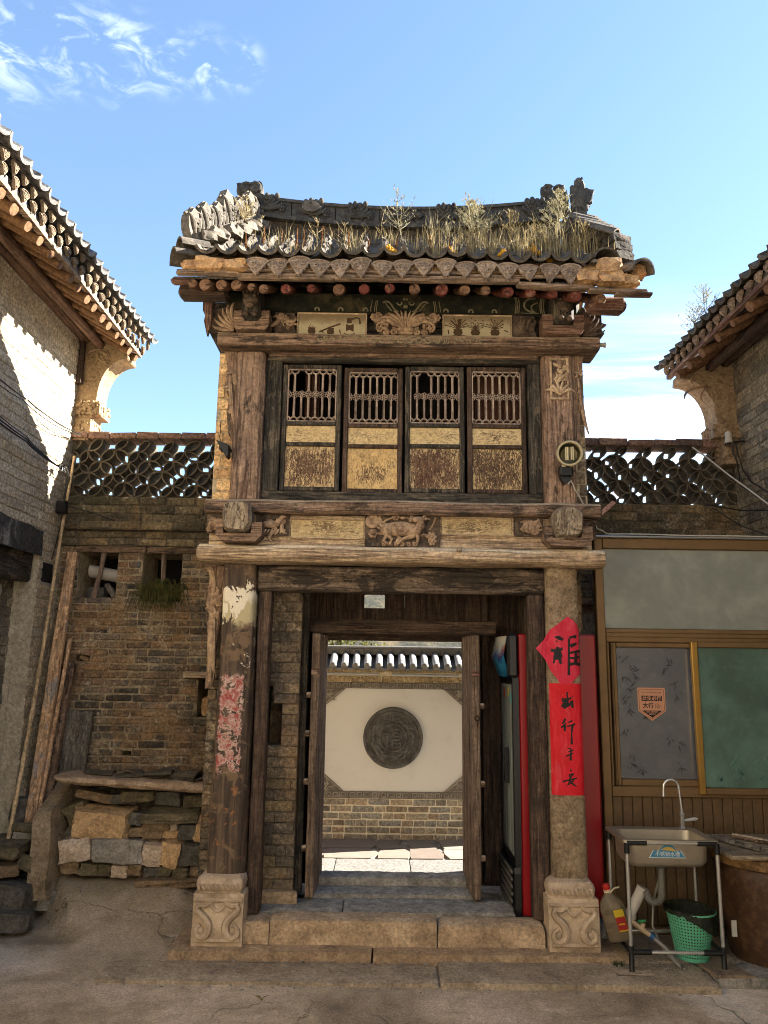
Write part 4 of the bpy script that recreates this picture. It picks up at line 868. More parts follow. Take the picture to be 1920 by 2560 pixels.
for d, tan_, r_, dz in ends:
    xr = -0.68 + (d - 615) * 0.00307; mb = MB(); z0 = 4.232 + dz; L = 0.55; zr = L * 0.52
    mb.tube([(xr, 4.725, z0), (xr, 4.735, z0), (xr + rnd(0.02), 4.73 + L, z0 + zr)], [r_ * 0.9, r_, r_ * 1.02], 14, up=(0, 0, 1)); o = mb.build('rafter', RAF_TAN if tan_ else RAF_RED, roof, True)
    if rnd(0, 1) < 0.7: a = rnd(0, 6.28); q = MB(); q.tube([(xr, 4.7225, z0), (xr + r_ * 0.5 * math.cos(a), 4.7225, z0 + r_ * 0.5 * math.sin(a)), (xr + r_ * 0.9 * math.cos(a + 0.3), 4.723, z0 + r_ * 0.9 * math.sin(a + 0.3))], [0.001, 0.003, 0.004], 4); q.build('end_crack', BLACK, roof)
mb = MB(); mb.prism([(4.73, 4.285), (4.73, 4.30), (5.4, 4.66), (5.4, 4.645)], -1.36, 1.64, 'x'); mb.build('soffit_boards', W['blacky'], roof)
mb = MB(); mb.prism([(5.24, 4.43), (5.31, 4.43), (5.31, 4.66), (5.24, 4.62)], -1.2, 1.42, 'x'); mb.build('eave_wall', W['blackx'], roof)
# corner timbers
beam('corner_timber', roof, -1.44, -1.1, 4.88, 5.02, 4.25, 4.335, W['darkx'], bev=0.02, amp=0.008); beam('corner_timber', roof, -1.47, -1.2, 4.80, 4.88, 4.30, 4.345, W['redx'], bev=0.02, amp=0.01)
beam('corner_timber', roof, 1.36, 1.625, 4.80, 4.95, 4.155, 4.255, W['redx'], bev=0.03, amp=0.01); beam('eave_board', roof, 1.50, 1.745, 4.66, 4.72, 4.185, 4.20, W['redx'], bev=0.004, amp=0.003)
mb = MB(); mb.prism([(-1.305, 4.33), (-1.235, 4.33), (-1.24, 4.12), (-1.262, 4.03), (-1.275, 4.08), (-1.29, 4.14), (-1.283, 4.18), (-1.302, 4.22)], 5.06, 5.10); mb.build('pendant_board', W['redz'], roof)
mb = MB(); mb.prism([(1.40, 4.26), (1.585, 4.20), (1.535, 4.165), (1.565, 4.13), (1.525, 4.075), (1.495, 4.05), (1.40, 4.07)], 5.16, 5.2); mb.build('stepped_board', W['darkz'], roof)
for a, b in ((-1.30, -1.18), (1.42, 1.56)): mb = MB(); mb.box(a, b, 5.2, 6.5, 4.15, 4.35); mb.build('gable_beam', W['blacky'], roof)
# mud showing where tiles fell off
for c, s in (((-1.18, 4.70, 4.365), (0.10, 0.05, 0.045)), ((-1.02, 4.69, 4.355), (0.08, 0.045, 0.035)), ((-1.30, 4.74, 4.37), (0.07, 0.05, 0.035)), ((1.32, 4.69, 4.31), (0.075, 0.05, 0.042)), ((1.475, 4.68, 4.30), (0.085, 0.05, 0.04)), ((1.60, 4.70, 4.29), (0.06, 0.05, 0.035)), ((1.47, 4.69, 4.385), (0.075, 0.055, 0.05)), ((1.68, 4.74, 4.38), (0.05, 0.05, 0.035))):
    rock('mud_lump', roof, c, s, MUD, rd=0.35, amp=0.3, n=5)
# barrel tiles lying sideways on the two gable edges
BT = arc_tile(0.095, 0.22, R(165), 0.014, 9, False, 0.92); BARR = mkmesh('barrel_tile', BT.v, BT.f, TILE)
for j in range(6):
    t_ = j / 5; place('barrel_tile', BARR, roof, (-1.43 + 0.06 * t_, 4.70 + t_ * 0.65, 4.41 + t_ * 0.50), (R(9) + rnd(0.05), rnd(0.06), R(-62) + rnd(0.06)))
    place('barrel_tile', BARR, roof, (-1.40 + 0.06 * t_, 4.72 + t_ * 0.65, 4.50 + t_ * 0.50), (R(9) + rnd(0.05), rnd(0.06), R(-62) + rnd(0.06)), (0.95, 0.9, 0.95))
for j, (xx, yy, zz_, rzz) in enumerate(((1.68, 4.64, 4.335, 22), (1.73, 4.74, 4.40, 30), (1.72, 4.90, 4.44, 40), (1.45, 4.66, 4.43, 5), (1.70, 5.06, 4.55, 60), (1.69, 5.25, 4.68, 60))):
    place('barrel_tile', BARR, roof, (xx, yy, zz_), (R(14), rnd(0.1), R(rzz)))
for j in range(5): place('barrel_tile', BARR, roof, (1.59 + rnd(0.01), 4.93 + j * 0.12, 4.73 + j * 0.098), (R(30), 0, R(62 + rnd(4))))
# main ridge with its carved face
def rsag(x): return 0.085 * ((x - 0.12) / 1.15) ** 2
xs = [-1.12 + i * 2.46 / 16 for i in range(17)]
def strip(name, z0, z1, y0, y1, mat):
    mb = MB(); mb.rings([[(x, y0, z0 + rsag(x)), (x, y1, z0 + rsag(x)), (x, y1, z1 + rsag(x)), (x, y0, z1 + rsag(x))] for x in xs]); return mb.build(name, mat, roof)
strip('ridge_base', 4.86, 5.095, 5.45, 5.62, RIDGE_BASE)
for a, nm, z0, z1, y0, y1 in ((0, 'ridge_ledge', 5.096, 5.13, 5.40, 5.68), (1, 'ridge_cap', 5.265, 5.29, 5.43, 5.65)): strip(nm, z0, z1, y0, y1, RIDGE)
rb = None
for k in range(7):
    xa, xb = -1.10 + k * 0.346, -1.10 + (k + 1) * 0.346 - 0.006; mb = MB()
    pts = [xa + (xb - xa) * j / 4 for j in range(5)]
    mb.rings([[(x, 5.445, 5.13 + rsag(x)), (x, 5.635, 5.13 + rsag(x)), (x, 5.635, 5.266 + rsag(x)), (x, 5.445, 5.266 + rsag(x))] for x in pts]); pc = mb.build('ridge_block', RIDGE, roof)
    mb = MB(); zc = 5.13 + rsag((xa + xb) / 2); xm = (xa + xb) / 2
    if k in (0, 1, 2, 4, 6):
        for a in range(7): frond(mb, xm, zc + 0.05, 5.435, 0.15 + a * 0.47, 0.13, 0.016, (3 - a) * 0.25)
        flower_mb(mb, xm - 0.02, 5.42, zc + 0.13, 0.045, 7); flower_mb(mb, xm + 0.10, 5.43, zc + 0.06, 0.03)
        for a in range(4): mb.ell((xm - 0.06 + a * 0.04, 5.43, zc + 0.15 + 0.012 * (a % 2)), (0.022, 0.02, 0.03), 8, 5)
    else:
        mb.tube([(xa + 0.02 + (xb - xa - 0.04) * j / 16, 5.432, zc + 0.066 + 0.032 * math.sin(j * 0.8 + k)) for j in range(17)], [0.022 + 0.006 * math.sin(j) for j in range(17)], 8)
        for a in range(4): frond(mb, xa + 0.05 + a * 0.08, zc + 0.05, 5.435, 1.2 - a * 0.9, 0.09, 0.012, 1 - a * 0.6)
    scrolls(mb, xa, xb, zc + 0.01, zc + 0.125, 5.44, 4, 0.012, 90 + k)
    mb.build('ridge_relief', RIDGE, roof, True)
mb = MB(); zc = 5.27 + rsag(-0.5); mb.prism([(-0.60 + 0.075 * math.cos(a) * 0.98, zc - 0.03 + 0.048 * math.sin(a)) for a in [6.2832 * j / 14 for j in range(14)]], 5.40, 5.45); mb.build('cloud_plaque', CREST, roof)
# end ornaments of the ridge
def figure(name, parts, mat):
    mb = MB()
    for c, r in parts:
        k = len(mb.v); rock_mb(mb, c, r, (0, rnd(0.2), rnd(0.4)), rnd(0, 99), 0.5, 0.35, 4)
    o = mb.build(name, mat, roof, True); return o
fg = figure('ridge_ornament', [((-1.09, 5.53, 5.32), (0.08, 0.07, 0.07)), ((-1.11, 5.53, 5.42), (0.06, 0.05, 0.06)), ((-1.15, 5.52, 5.46), (0.05, 0.05, 0.05)), ((-1.05, 5.52, 5.475), (0.05, 0.05, 0.05)), ((-1.02, 5.53, 5.41), (0.035, 0.05, 0.05))], RIDGE)
mb = MB(); mb.tube(spiral(-1.13, 5.465, 5.475, 0.045, 0.012, 1.2, 0.5, 1), 0.014, 7); mb.tube(spiral(-1.05, 5.465, 5.475, 0.045, 0.012, 1.2, 2.6, -1), 0.014, 7); mb.build('ornament_curls', RIDGE, roof, True)
fg = figure('ridge_ornament', [((1.28, 5.53, 5.34), (0.055, 0.06, 0.09)), ((1.35, 5.53, 5.37), (0.05, 0.06, 0.08)), ((1.26, 5.52, 5.48), (0.045, 0.045, 0.05)), ((1.36, 5.52, 5.485), (0.042, 0.045, 0.05)), ((1.39, 5.52, 5.38), (0.035, 0.05, 0.1)), ((1.31, 5.52, 5.42), (0.05, 0.05, 0.05))], RIDGE)
mb = MB(); mb.tube(spiral(1.265, 5.485, 5.475, 0.04, 0.01, 1.1, 0.5, 1), 0.012, 7); mb.tube(spiral(1.355, 5.485, 5.475, 0.04, 0.01, 1.1, 2.6, -1), 0.012, 7); mb.build('ornament_curls', RIDGE, roof, True)
fg = figure('guardian_figure', [((1.49, 5.40, 5.22), (0.055, 0.05, 0.11)), ((1.495, 5.40, 5.32), (0.065, 0.055, 0.08)), ((1.465, 5.40, 5.38), (0.04, 0.05, 0.07)), ((1.545, 5.39, 5.36), (0.04, 0.05, 0.06)), ((1.49, 5.40, 5.445), (0.04, 0.045, 0.05)), ((1.485, 5.40, 5.495), (0.024, 0.03, 0.035))], RIDGE)
# crest on the left gable ridge, in full sun
A, B = Vector((-1.35, 4.80, 4.62)), Vector((-1.03, 5.44, 5.17)); D = B - A; Dh = Vector((D.x, D.y, 0)).normalized()
mb = MB()
for off in (-1,):
    n_ = Vector((-Dh.y, Dh.x, 0)) * 0.06
    mb.rings([[A + D * t + n_ + Vector((0, 0, -0.12)), A + D * t - n_ + Vector((0, 0, -0.12)), A + D * t - n_ + Vector((0, 0, 0.03)), A + D * t + n_ + Vector((0, 0, 0.03))] for t in (0, 0.25, 0.5, 0.75, 1.0)])
gr_ = mb.build('gable_ridge', CREST, roof)
for k in range(6):
    t = 0.02 + k * 0.172; P = A + D * (t + 0.06); h = 0.19 + 0.02 * (k % 2) + (0.05 if k == 3 else 0); w = 0.10; mb = MB()
    prof = [(-w, -0.06), (w * 0.9, -0.02), (w * 1.0, h * 0.55), (w * 0.75, h * 0.78), (w * 0.35, h * 0.86), (w * 0.1, h * 0.98), (-w * 0.25, h * 0.84), (-w * 0.55, h * 0.78), (-w * 0.8, h * 0.6), (-w * 1.0, h * 0.3)]
    mb.prism(prof, -0.035, 0.035)
    for a in range(4): frond(mb, -w * 0.6 + a * w * 0.4, 0.0, -0.036, 1.3 - 0.1 * a, h * 0.85, 0.016, 0.45 * (-1) ** a)
    mb.tube(spiral(0.0, h * 0.4, -0.038, 0.04, 0.008, 1.4, 0, 1), 0.013, 6); mb.tube(spiral(w * 0.2, h * 0.86, 0.0, 0.028, 0.008, 1.0, -0.5, 1, 10), 0.016, 6); mb.tube(spiral(-w * 0.45, h * 0.72, 0.0, 0.024, 0.008, 1.0, 2.5, -1, 10), 0.014, 6)
    mb.xf(Matrix.Translation(P) @ Matrix.Rotation(math.atan2(Dh.y, Dh.x), 4, 'Z') @ Matrix.Rotation(R(-28), 4, 'Y')); mb.build('crest_leaf', CREST, roof, True)
for k in range(9): rock('ridge_stone', roof, tuple(A + D * (0.12 + k * 0.1) + Vector((0.085 + rnd(0.01), -0.05, -0.05 + rnd(0.015)))), (0.05, 0.035, 0.035), CREST, rot=(rnd(0.3), rnd(0.3), 0.9 + rnd(0.4)), rd=0.3, amp=0.3)
# right gable ridge: broken brickwork
A2, B2 = Vector((1.62, 4.95, 4.68)), Vector((1.42, 5.46, 5.12))
for k in range(7):
    P = A2.lerp(B2, k / 6)
    for q in range(3): rock('ridge_stone', roof, (P.x + rnd(0.015), P.y - 0.03, P.z - 0.10 + q * 0.065), (0.075, 0.06, 0.03), RIDGE_BASE, rot=(0, rnd(0.1), 0.4 + rnd(0.2)), rd=0.12, amp=0.12, n=3)
# ================================================================ plants on the roof
def leafy(name, cols, rough=0.8, trans=0.25):
    t = NT(name); c = t.ramp(t.noise(t.pos(), 25, 4, 0.6), [(0.3, cols[0]), (0.55, cols[1]), (0.8, cols[2])])
    tb = t.n('ShaderNodeBsdfTranslucent'); t.l(c, tb.inputs[0]); mx = t.n('ShaderNodeMixShader'); mx.inputs[0].default_value = trans; t.out(c, rough); t.l(t.b.outputs[0], mx.inputs[1]); t.l(tb.outputs[0], mx.inputs[2]); t.l(mx.outputs[0], t.o.inputs[0]); return t.m
STRAW = leafy('dry_straw', ('6e5c3a', '9a8a62', 'b8aa84')); SAGE = leafy('dry_sage', ('7a7458', '9c9474', 'bcb498')); SPIKE = leafy('rusty_stonecrop', ('5c3a1c', '8a5a2e', 'b08048')); SEDUM = leafy('golden_stonecrop', ('a8741a', 'd0981e', 'e8c040')); GREEN = leafy('dull_green_leaf', ('1f2612', '3a4420', '5c6630'))
def blade(mb, p, L, w, lean, az):
    d = Vector((math.cos(az), math.sin(az), 0)); s = Vector((-d.y, d.x, 0)) * w; p = Vector(p); a = p + Vector((0, 0, L * 0.55)) + d * L * lean * 0.35; b = p + Vector((0, 0, L * (1 - 0.3 * lean))) + d * L * lean
    mb.add([p - s, p + s, a - s * 0.7, a + s * 0.7, b], [(0, 1, 3, 2), (2, 3, 4)])
mb = MB(); rg = random.Random(5)
for i in range(5200):
    x = rg.uniform(-1.1, 1.55); den = 0.22 if x < -0.3 else (0.5 if x < 0.3 else 1.0)
    if rg.random() > den: continue
    y0_ = rg.uniform(4.76, 5.3)
    if mnoise.noise((x * 5.5, y0_ * 5.5, 3)) < -0.02: continue
    y = y0_; h = rg.choice((0.05, 0.07, 0.09, 0.11, 0.15, 0.19)) * rg.uniform(0.7, 1.3) * (1.35 if x > 0.3 else 1.0)
    blade(mb, (x, y, rz(y) + 0.03), h, rg.uniform(0.0012, 0.003), rg.uniform(0, 0.5), rg.uniform(0, 6.28))
tag(mb.build('dry_grass', STRAW), 'dry straw-coloured grass growing along the gatehouse roof tiles', 'grass', kind='stuff')
def weed(x, y, h, seed, n, mat, label, spread=0.35, leafn=5, z=None):
    rg = random.Random(seed); mb = MB(); z = rz(y) + 0.02 if z is None else z
    top = Vector((x + rg.uniform(-0.06, 0.06) * h * 2, y + rg.uniform(-0.05, 0.05), z + h)); base = Vector((x, y, z))
    pts = [base.lerp(top, i / 5) + Vector((math.sin(i * 1.3 + seed) * 0.01, 0, 0)) for i in range(6)]; mb.tube(pts, taper(5, 0.004, 0.0015), 5)
    for i in range(n):
        t = rg.uniform(0.2, 0.98); p = base.lerp(top, t); a = rg.uniform(0, 6.28); L = h * spread * (1.15 - t) * rg.uniform(0.6, 1.2)
        q = p + Vector((math.cos(a) * L, math.sin(a) * L, L * rg.uniform(0.5, 1.1))); mb.tube([p, p.lerp(q, 0.5) + Vector((0, 0, -0.06 * L)), q], [0.0022, 0.0016, 0.001], 4)
        for k in range(leafn):
            u = rg.uniform(0.25, 1.0); blade(mb, p.lerp(q, u), rg.uniform(0.012, 0.03), rg.uniform(0.002, 0.0045), rg.uniform(0.4, 1.4), rg.uniform(0, 6.28))
    return tag(mb.build('weed', mat), label, 'weed', 'weeds on the old roofs')
weed(0.10, 5.12, 0.50, 1, 26, SAGE, 'tall thin grey weed rising above the middle of the ridge')
weed(1.22, 5.08, 0.50, 2, 60, SAGE, 'dense pale weed in front of the right ridge ornament', 0.4, 9)
weed(-1.05, 5.22, 0.38, 3, 30, STRAW, 'yellowish weed in front of the left ridge ornament', 0.5, 8)
weed(0.62, 5.1, 0.36, 4, 50, SAGE, 'bushy grey weed right of the middle of the roof', 0.55, 9); weed(0.70, 5.2, 0.36, 14, 40, SAGE, 'upright grey weed beside the bushiest roof weed', 0.5, 8); weed(0.88, 5.05, 0.33, 5, 26, STRAW, 'straw-coloured weed above the golden stonecrop', 0.4, 6)
weed(-0.52, 5.05, 0.24, 6, 16, STRAW, 'leafless branching weed left of the middle of the roof', 0.6, 1); weed(-0.30, 5.0, 0.22, 16, 14, STRAW, 'small leafless weed beside the branching one', 0.6, 1); weed(-0.05, 5.1, 0.30, 26, 8, STRAW, 'single bare stalk just left of the tallest weed', 0.2, 1)
weed(0.42, 5.0, 0.22, 27, 20, SAGE, 'low grey weed between the tall weed and the bushy one', 0.5, 5); weed(1.05, 4.98, 0.22, 28, 24, STRAW, 'low straw weed left of the dense pale weed', 0.5, 6); weed(1.38, 4.95, 0.24, 29, 30, STRAW, 'brownish weed at the right corner of the roof', 0.5, 6)
rg = random.Random(9)
ORD = ('first', 'second', 'third', 'fourth', 'fifth', 'sixth', 'seventh', 'eighth', 'ninth', 'tenth', 'eleventh', 'twelfth')
for i, x in enumerate((-0.98, -0.87, -0.74, -0.63, -0.585, -0.47, -0.27, -0.14, 0.055, 0.30, 0.43, 1.30)):
    mb = MB(); y = 4.86 + 0.05 * (i % 3); z = rz(y) + 0.02; h = rg.uniform(0.12, 0.2); tx = rg.uniform(-0.02, 0.02)
    mb.tube([(x, y, z), (x + tx * 0.5, y, z + h * 0.5), (x + tx, y, z + h)], [0.004, 0.004, 0.002], 5)
    for k in range(60):
        t = rg.random() ** 0.8; a = rg.uniform(0, 6.28); blade(mb, (x + tx * t, y, z + h * t), 0.016 * (1.25 - t), 0.003, 1.3, a)
    tag(mb.build('stonecrop_spike', SPIKE), 'rusty stonecrop spike on the roof, %s from its left end' % ORD[i], 'plant', 'stonecrop spikes on the roof')
for x, y, s, lab in ((0.005, 4.86, 0.05, 'golden stonecrop cushion left of the tallest roof weed'), (0.43, 4.87, 0.04, 'yellow stonecrop clump under the bushy grey weed'), (0.80, 4.84, 0.035, 'small upright yellow stonecrop tuft on the right roof tiles'), (1.0, 4.86, 0.055, 'largest golden stonecrop clump near the right end of the roof'), (1.10, 4.76, 0.022, 'tiny yellow stonecrop ball below the largest golden clump')):
    mb = MB(); z = rz(y) + 0.025
    for k in range(90):
        a = rg.uniform(0, 6.28); q = rg.random() ** 0.5; c = Vector((x + math.cos(a) * q * s * 1.3, y + math.sin(a) * q * s * 0.8, z + s * (1.25 - q) * rg.uniform(0.3, 1.5)))
        mb.ell(c, (0.008, 0.008, 0.012), 5, 3)
    tag(mb.build('stonecrop_clump', SEDUM), lab, 'plant', 'golden stonecrop on the roof')
# ================================================================ ground
def cement():
    t = NT('worn_courtyard_cement'); p = t.wpos(); q = t.xyz(p)
    a = t.noise(p, 1.3, 7, 0.65, 0.5); b = t.noise(p, 7.0, 7, 0.7, 0.3); f = t.noise(p, 60, 4, 0.75); g = t.noise(p, 170, 2, 0.6)
    c = t.ramp(a, [(0.3, '4d4235'), (0.48, '665a49'), (0.62, '76695a'), (0.78, '8c8274')])
    c = t.mix(0.8, c, t.ramp(b, [(0.25, 0.32), (0.5, 0.5), (0.75, 0.68)]), 'OVERLAY'); c = t.mix(0.6, c, t.ramp(f, [(0.3, 0.34), (0.5, 0.5), (0.72, 0.68)]), 'OVERLAY')
    c = t.mix(t.math('MULTIPLY', t.step(t.noise(p, 0.7, 5, 0.6, 0.3), 0.56, 0.66), 0.45), c, '918a80')
    c = t.mix(t.math('MULTIPLY', t.step(g, 0.68, 0.76), 0.5), c, 'a89c88'); c = t.mix(t.math('MULTIPLY', t.step(t.noise(p, 95, 3, 0.7), 0.62, 0.72), 0.5), c, '3a3024')
    moss = t.math('MULTIPLY', t.math('MULTIPLY', t.step(q[1], 5.0, 6.1), t.math('SUBTRACT', 1.0, t.step(q[0], -1.9, -0.9))), t.step(b, 0.40, 0.60)); c = t.mix(t.math('MULTIPLY', moss, 0.45), c, '45412c')
    wv = t.n('ShaderNodeVectorMath', operation='MULTIPLY_ADD'); t.l(t.noise(p, 2.2, 5, 0.6, 0, 1), wv.inputs[0]); wv.inputs[1].default_value = (0.55, 0.55, 0); t.l(p, wv.inputs[2])
    e = t.vor(wv.outputs[0], 0.62, 'DISTANCE_TO_EDGE'); ck = t.math('SUBTRACT', 1.0, t.step(t.math('ADD', e, t.math('MULTIPLY', f, 0.006)), 0.002, 0.007)); ck = t.math('MULTIPLY', ck, t.step(t.noise(p, 1.1, 4, 0.6), 0.42, 0.56))
    c = t.mix(t.math('MULTIPLY', ck, 0.6), c, '2c251c')
    h = t.math('SUBTRACT', t.math('ADD', t.math('ADD', t.math('MULTIPLY', a, 1.2), t.math('MULTIPLY', b, 0.9)), t.math('MULTIPLY', f, 0.30)), t.math('MULTIPLY', ck, 0.8))
    return t.out(t.lift(t.grit(t.grit(c, 70, 0.3), 160, 0.4), 3.0, 0.98), t.math('ADD', 0.72, t.math('MULTIPLY', b, 0.25)), t.bump(h, 0.75, 0.02))
def sst(v, a, b): v = min(max((v - a) / (b - a), 0), 1); return v * v * (3 - 2 * v)
def ground_h(x, y):
    h = 0.012 * mnoise.noise((x * 0.8, y * 0.8, 0)) + 0.006 * mnoise.noise((x * 3, y * 3, 4))
    if x < -1.0 and 4.4 < y < 7.2:
        edge = -2.02 - (y - 5.45) * 0.62 + 0.05 * mnoise.noise((y * 6, 1, 2)); k = sst(y, 5.25, 6.1) * (1 - sst(x, -1.5, -1.1)); inside = sst(x, edge - 0.02, edge + 0.03)
        h += 0.195 * k * inside - 0.06 * (1 - inside) * sst(y, 5.3, 5.6)
    if y > 6.55: h -= 0.25 * sst(y, 6.55, 7.0)
    return h
def axis(a, b, st, far): return [-far, -far / 3, -far / 9, a - 3, a - 1] + [a + i * st for i in range(int((b - a) / st) + 1)] + [b + 1, b + 4, far / 9 + b, far / 3 + b, far + b]
gx, gy = axis(-3.3, 3.3, 0.05, 300), axis(2.4, 6.9, 0.05, 300); vs_ = [(x, y, ground_h(x, y) if -3.4 < x < 3.4 and 2 < y < 7.2 else (0.0 if y < 7 else -0.25)) for y in gy for x in gx]
n_ = len(gx); me = mkmesh('ground', vs_, [(j * n_ + i, j * n_ + i + 1, (j + 1) * n_ + i + 1, (j + 1) * n_ + i) for j in range(len(gy) - 1) for i in range(n_ - 1)], cement(), True)
tag(place('ground', me), kind='structure')
# big flat paving stones in front of the gate
pav = thing('stone_paving', (0.1, 4.9, 0), None, None, kind='structure')
def slab(parent, nm, x0, x1, y0, y1, z0, z1, mat, seed, amp=0.012, bev=0.012):
    """stone with broken edges: gridded top, ragged outline"""
    nx, ny = max(4, int((x1 - x0) / 0.035)), max(3, int((y1 - y0) / 0.035)); mb = MB(); vs = []
    for j in range(ny + 1):
        for i in range(nx + 1):
            u, v = i / nx, j / ny; x = x0 + (x1 - x0) * u; y = y0 + (y1 - y0) * v; z = z1 + mnoise.noise((x * 5 + seed, y * 5, seed)) * 0.003 + mnoise.noise((x * 17 + seed, y * 17, seed)) * 0.0015
            if i in (0, nx): x += (1 if i == 0 else -1) * abs(mnoise.noise((seed, y * 9, 3))) * amp; z -= bev * (0.5 + abs(mnoise.noise((x * 9, y * 14, seed))))
            if j in (0, ny): y += (1 if j == 0 else -1) * (abs(mnoise.noise((x * 6, seed, 5))) + 0.5 * abs(mnoise.noise((x * 25, seed, 5)))) * amp; z -= bev * (0.4 + abs(mnoise.noise((x * 13, seed, 9))))
            vs.append((x, y, z))
    fs = [(j * (nx + 1) + i, j * (nx + 1) + i + 1, (j + 1) * (nx + 1) + i + 1, (j + 1) * (nx + 1) + i) for j in range(ny) for i in range(nx)]
    rim = [i for i in range(nx + 1)] + [j * (nx + 1) + nx for j in range(1, ny + 1)] + [ny * (nx + 1) + i for i in range(nx - 1, -1, -1)] + [j * (nx + 1) for j in range(ny - 1, 0, -1)]
    k = len(vs); mid = [(vs[i][0] + mnoise.noise((vs[i][0] * 9, vs[i][1] * 9, seed)) * amp * 0.7, vs[i][1] + mnoise.noise((vs[i][0] * 14, seed, 1)) * amp * 0.8, (vs[i][2] + z0) / 2) for i in rim]; low = [(vs[i][0], vs[i][1], z0) for i in rim]
    vs += mid + low; m = len(rim)
    for i in range(m):
        j = (i + 1) % m; fs += [(rim[i], k + i, k + j, rim[j]), (k + i, k + m + i, k + m + j, k + j)]
    mb.add(vs, fs); return mb.build(nm, mat, parent, True)
slab(pav, 'slab', -1.60, 0.345, 4.74, 5.045, -0.04, 0.026, STONE_BROWN, 3); slab(pav, 'slab', 0.355, 1.93, 4.72, 5.045, -0.04, 0.042, STONE_BROWN, 5)
STONE_EDGE = stone_mat('ochre_edged_paving', '5a4632', '80684c', '9c8464', 6.0, bump=0.7)
slab(pav, 'slab', -1.27, -0.035, 5.035, 5.45, -0.02, 0.082, STONE_EDGE, 7); slab(pav, 'slab', -0.028, 1.52, 5.03, 5.45, -0.02, 0.078, STONE_EDGE, 8)
slab(pav, 'slab', 1.52, 2.3, 5.05, 5.6, -0.04, 0.05, STONE_BROWN, 18); slab(pav, 'slab', 1.945, 2.42, 4.80, 5.02, -0.03, 0.062, STONE_GREY, 12); slab(pav, 'slab', 2.0, 2.75, 5.03, 5.6, -0.03, 0.045, STONE_GREY, 22)
steps = thing('doorstep', (0.1, 5.5, 0.08), 'worn stone doorstep of stacked kerb stones between the two columns', 'steps')
slab(steps, 'step_stone', -0.83, -0.675, 5.135, 5.32, 0.07, 0.215, STONE_TAN, 31, 0.008); slab(steps, 'step_stone', -0.67, 0.362, 5.135, 5.32, 0.07, 0.226, STONE_TAN, 32, 0.010); slab(steps, 'step_stone', 0.37, 1.03, 5.14, 5.32, 0.07, 0.212, STONE_TAN, 33, 0.02, 0.03)
slab(steps, 'step_stone', -0.80, -0.235, 5.33, 5.62, 0.07, 0.222, STONE_GREY, 34); slab(steps, 'step_stone', -0.23, 0.88, 5.325, 5.62, 0.07, 0.226, STONE_GREY, 35); slab(steps, 'step_stone', 0.885, 1.5, 5.33, 6.0, 0.07, 0.178, STONE_GREY, 36)
slab(steps, 'step_stone', -0.51, 0.70, 5.61, 5.86, 0.07, 0.25, STONE_GREY, 37); slab(steps, 'step_stone', -0.80, -0.54, 5.45, 5.52, 0.07, 0.30, STONE_TAN, 38); slab(steps, 'threshold', -0.46, 0.66, 5.80, 5.97, 0.07, 0.308, STONE_GREY, 39, 0.006)
# lane behind the gate
def flag_mat():
    t = NT('lane_flagstones'); p = t.wpos(); y = t.xyz(p)[1]; r = t.rand(); f = t.noise(p, 70, 4, 0.75); b = t.noise(p, 9, 5, 0.65)
    c = t.ramp(r, [(0, '66594e'), (0.35, '776a5e'), (0.7, '70665a'), (1, '86796a')]); c = t.mix(0.5, c, t.ramp(b, [(0.25, 0.35), (0.75, 0.65)]), 'OVERLAY'); return t.out(t.lift(c, 1.0, 0.9), 0.85, t.bump(t.math('ADD', b, f), 0.4, 0.006))
LANE_STONE = flag_mat(); GRAN = stone_mat('speckled_granite', '6c6862', '98948c', 'b8b4aa', 40, bump=0.3, speck=0.9, lift=0.5)
mb = MB(); mb.box(-6, 9, 5.98, 60, 0.0, 0.135); lane = tag(mb.build('lane', STONE_GREY), kind='structure')
rg = random.Random(3)
for i in range(6):
    a = -1.6 + i * 0.62; slab(lane, 'paving_slab', a, a + 0.612, 6.35, 6.97, 0.10, 0.150, GRAN, 60 + i, 0.003, 0.003)
# irregular reddish flagstones against the screen wall
xs_ = -1.7
while xs_ < 2.0:
    w = rg.uniform(0.28, 0.5)
    for (ya, yb) in ((6.985, 7.33), (7.34, 7.70)):
        sk = rg.uniform(-0.08, 0.08); mb = MB(); pts = [(xs_ + rg.uniform(0.005, 0.05), ya), (xs_ + w - rg.uniform(0.01, 0.05), ya + rg.uniform(0, 0.02)), (xs_ + w + sk - 0.012, (ya + yb) / 2), (xs_ + w - rg.uniform(0.01, 0.05), yb), (xs_ + rg.uniform(0.0, 0.06), yb - rg.uniform(0, 0.02)), (xs_ + sk * 0.5, (ya + yb) / 2)]
        mb.prism(pts, 0.10, 0.149 + rg.uniform(0, 0.004), 'z'); mb.build('flagstone', LANE_STONE, lane)
    xs_ += w
# ================================================================ screen wall with the round medallion
scr = thing('screen_wall', (0.13, 7.85, 0.15), 'screen wall with white panel and round carved medallion seen through the gateway', 'wall')
SY = 7.72; SX0, SX1 = -1.5, 1.75
BR_SCR = brick_mat('warm_screen_brick', ['544c42', '6a6254', '807462', '767268', '8c7e66', '927c5e', '625646'], smear='c4b494', smear_amt=0.3, soot=0.12); BR_SCR2 = brick_mat('ochre_band_brick', ['8a744e', '9a8258', '86724e', 'a08a62'], smear='c8b890', smear_amt=0.2, soot=0.08)
MORT_W = stone_mat('pale_mortar', 'c0b294', 'd4c8ac', 'e2d8c0', 20, bump=0.6, speck=0.1, grit=0.2); PLASTER = NT('cream_plaster'); PLASTER = PLASTER.out(PLASTER.mix(PLASTER.math('MULTIPLY', PLASTER.step(PLASTER.noise(PLASTER.wpos(), 6, 6, 0.7), 0.5, 0.8), 0.25), 'ebe7dc', 'c4bcac'), 0.9, PLASTER.bump(PLASTER.noise(PLASTER.wpos(), 40, 4, 0.6), 0.15, 0.003))
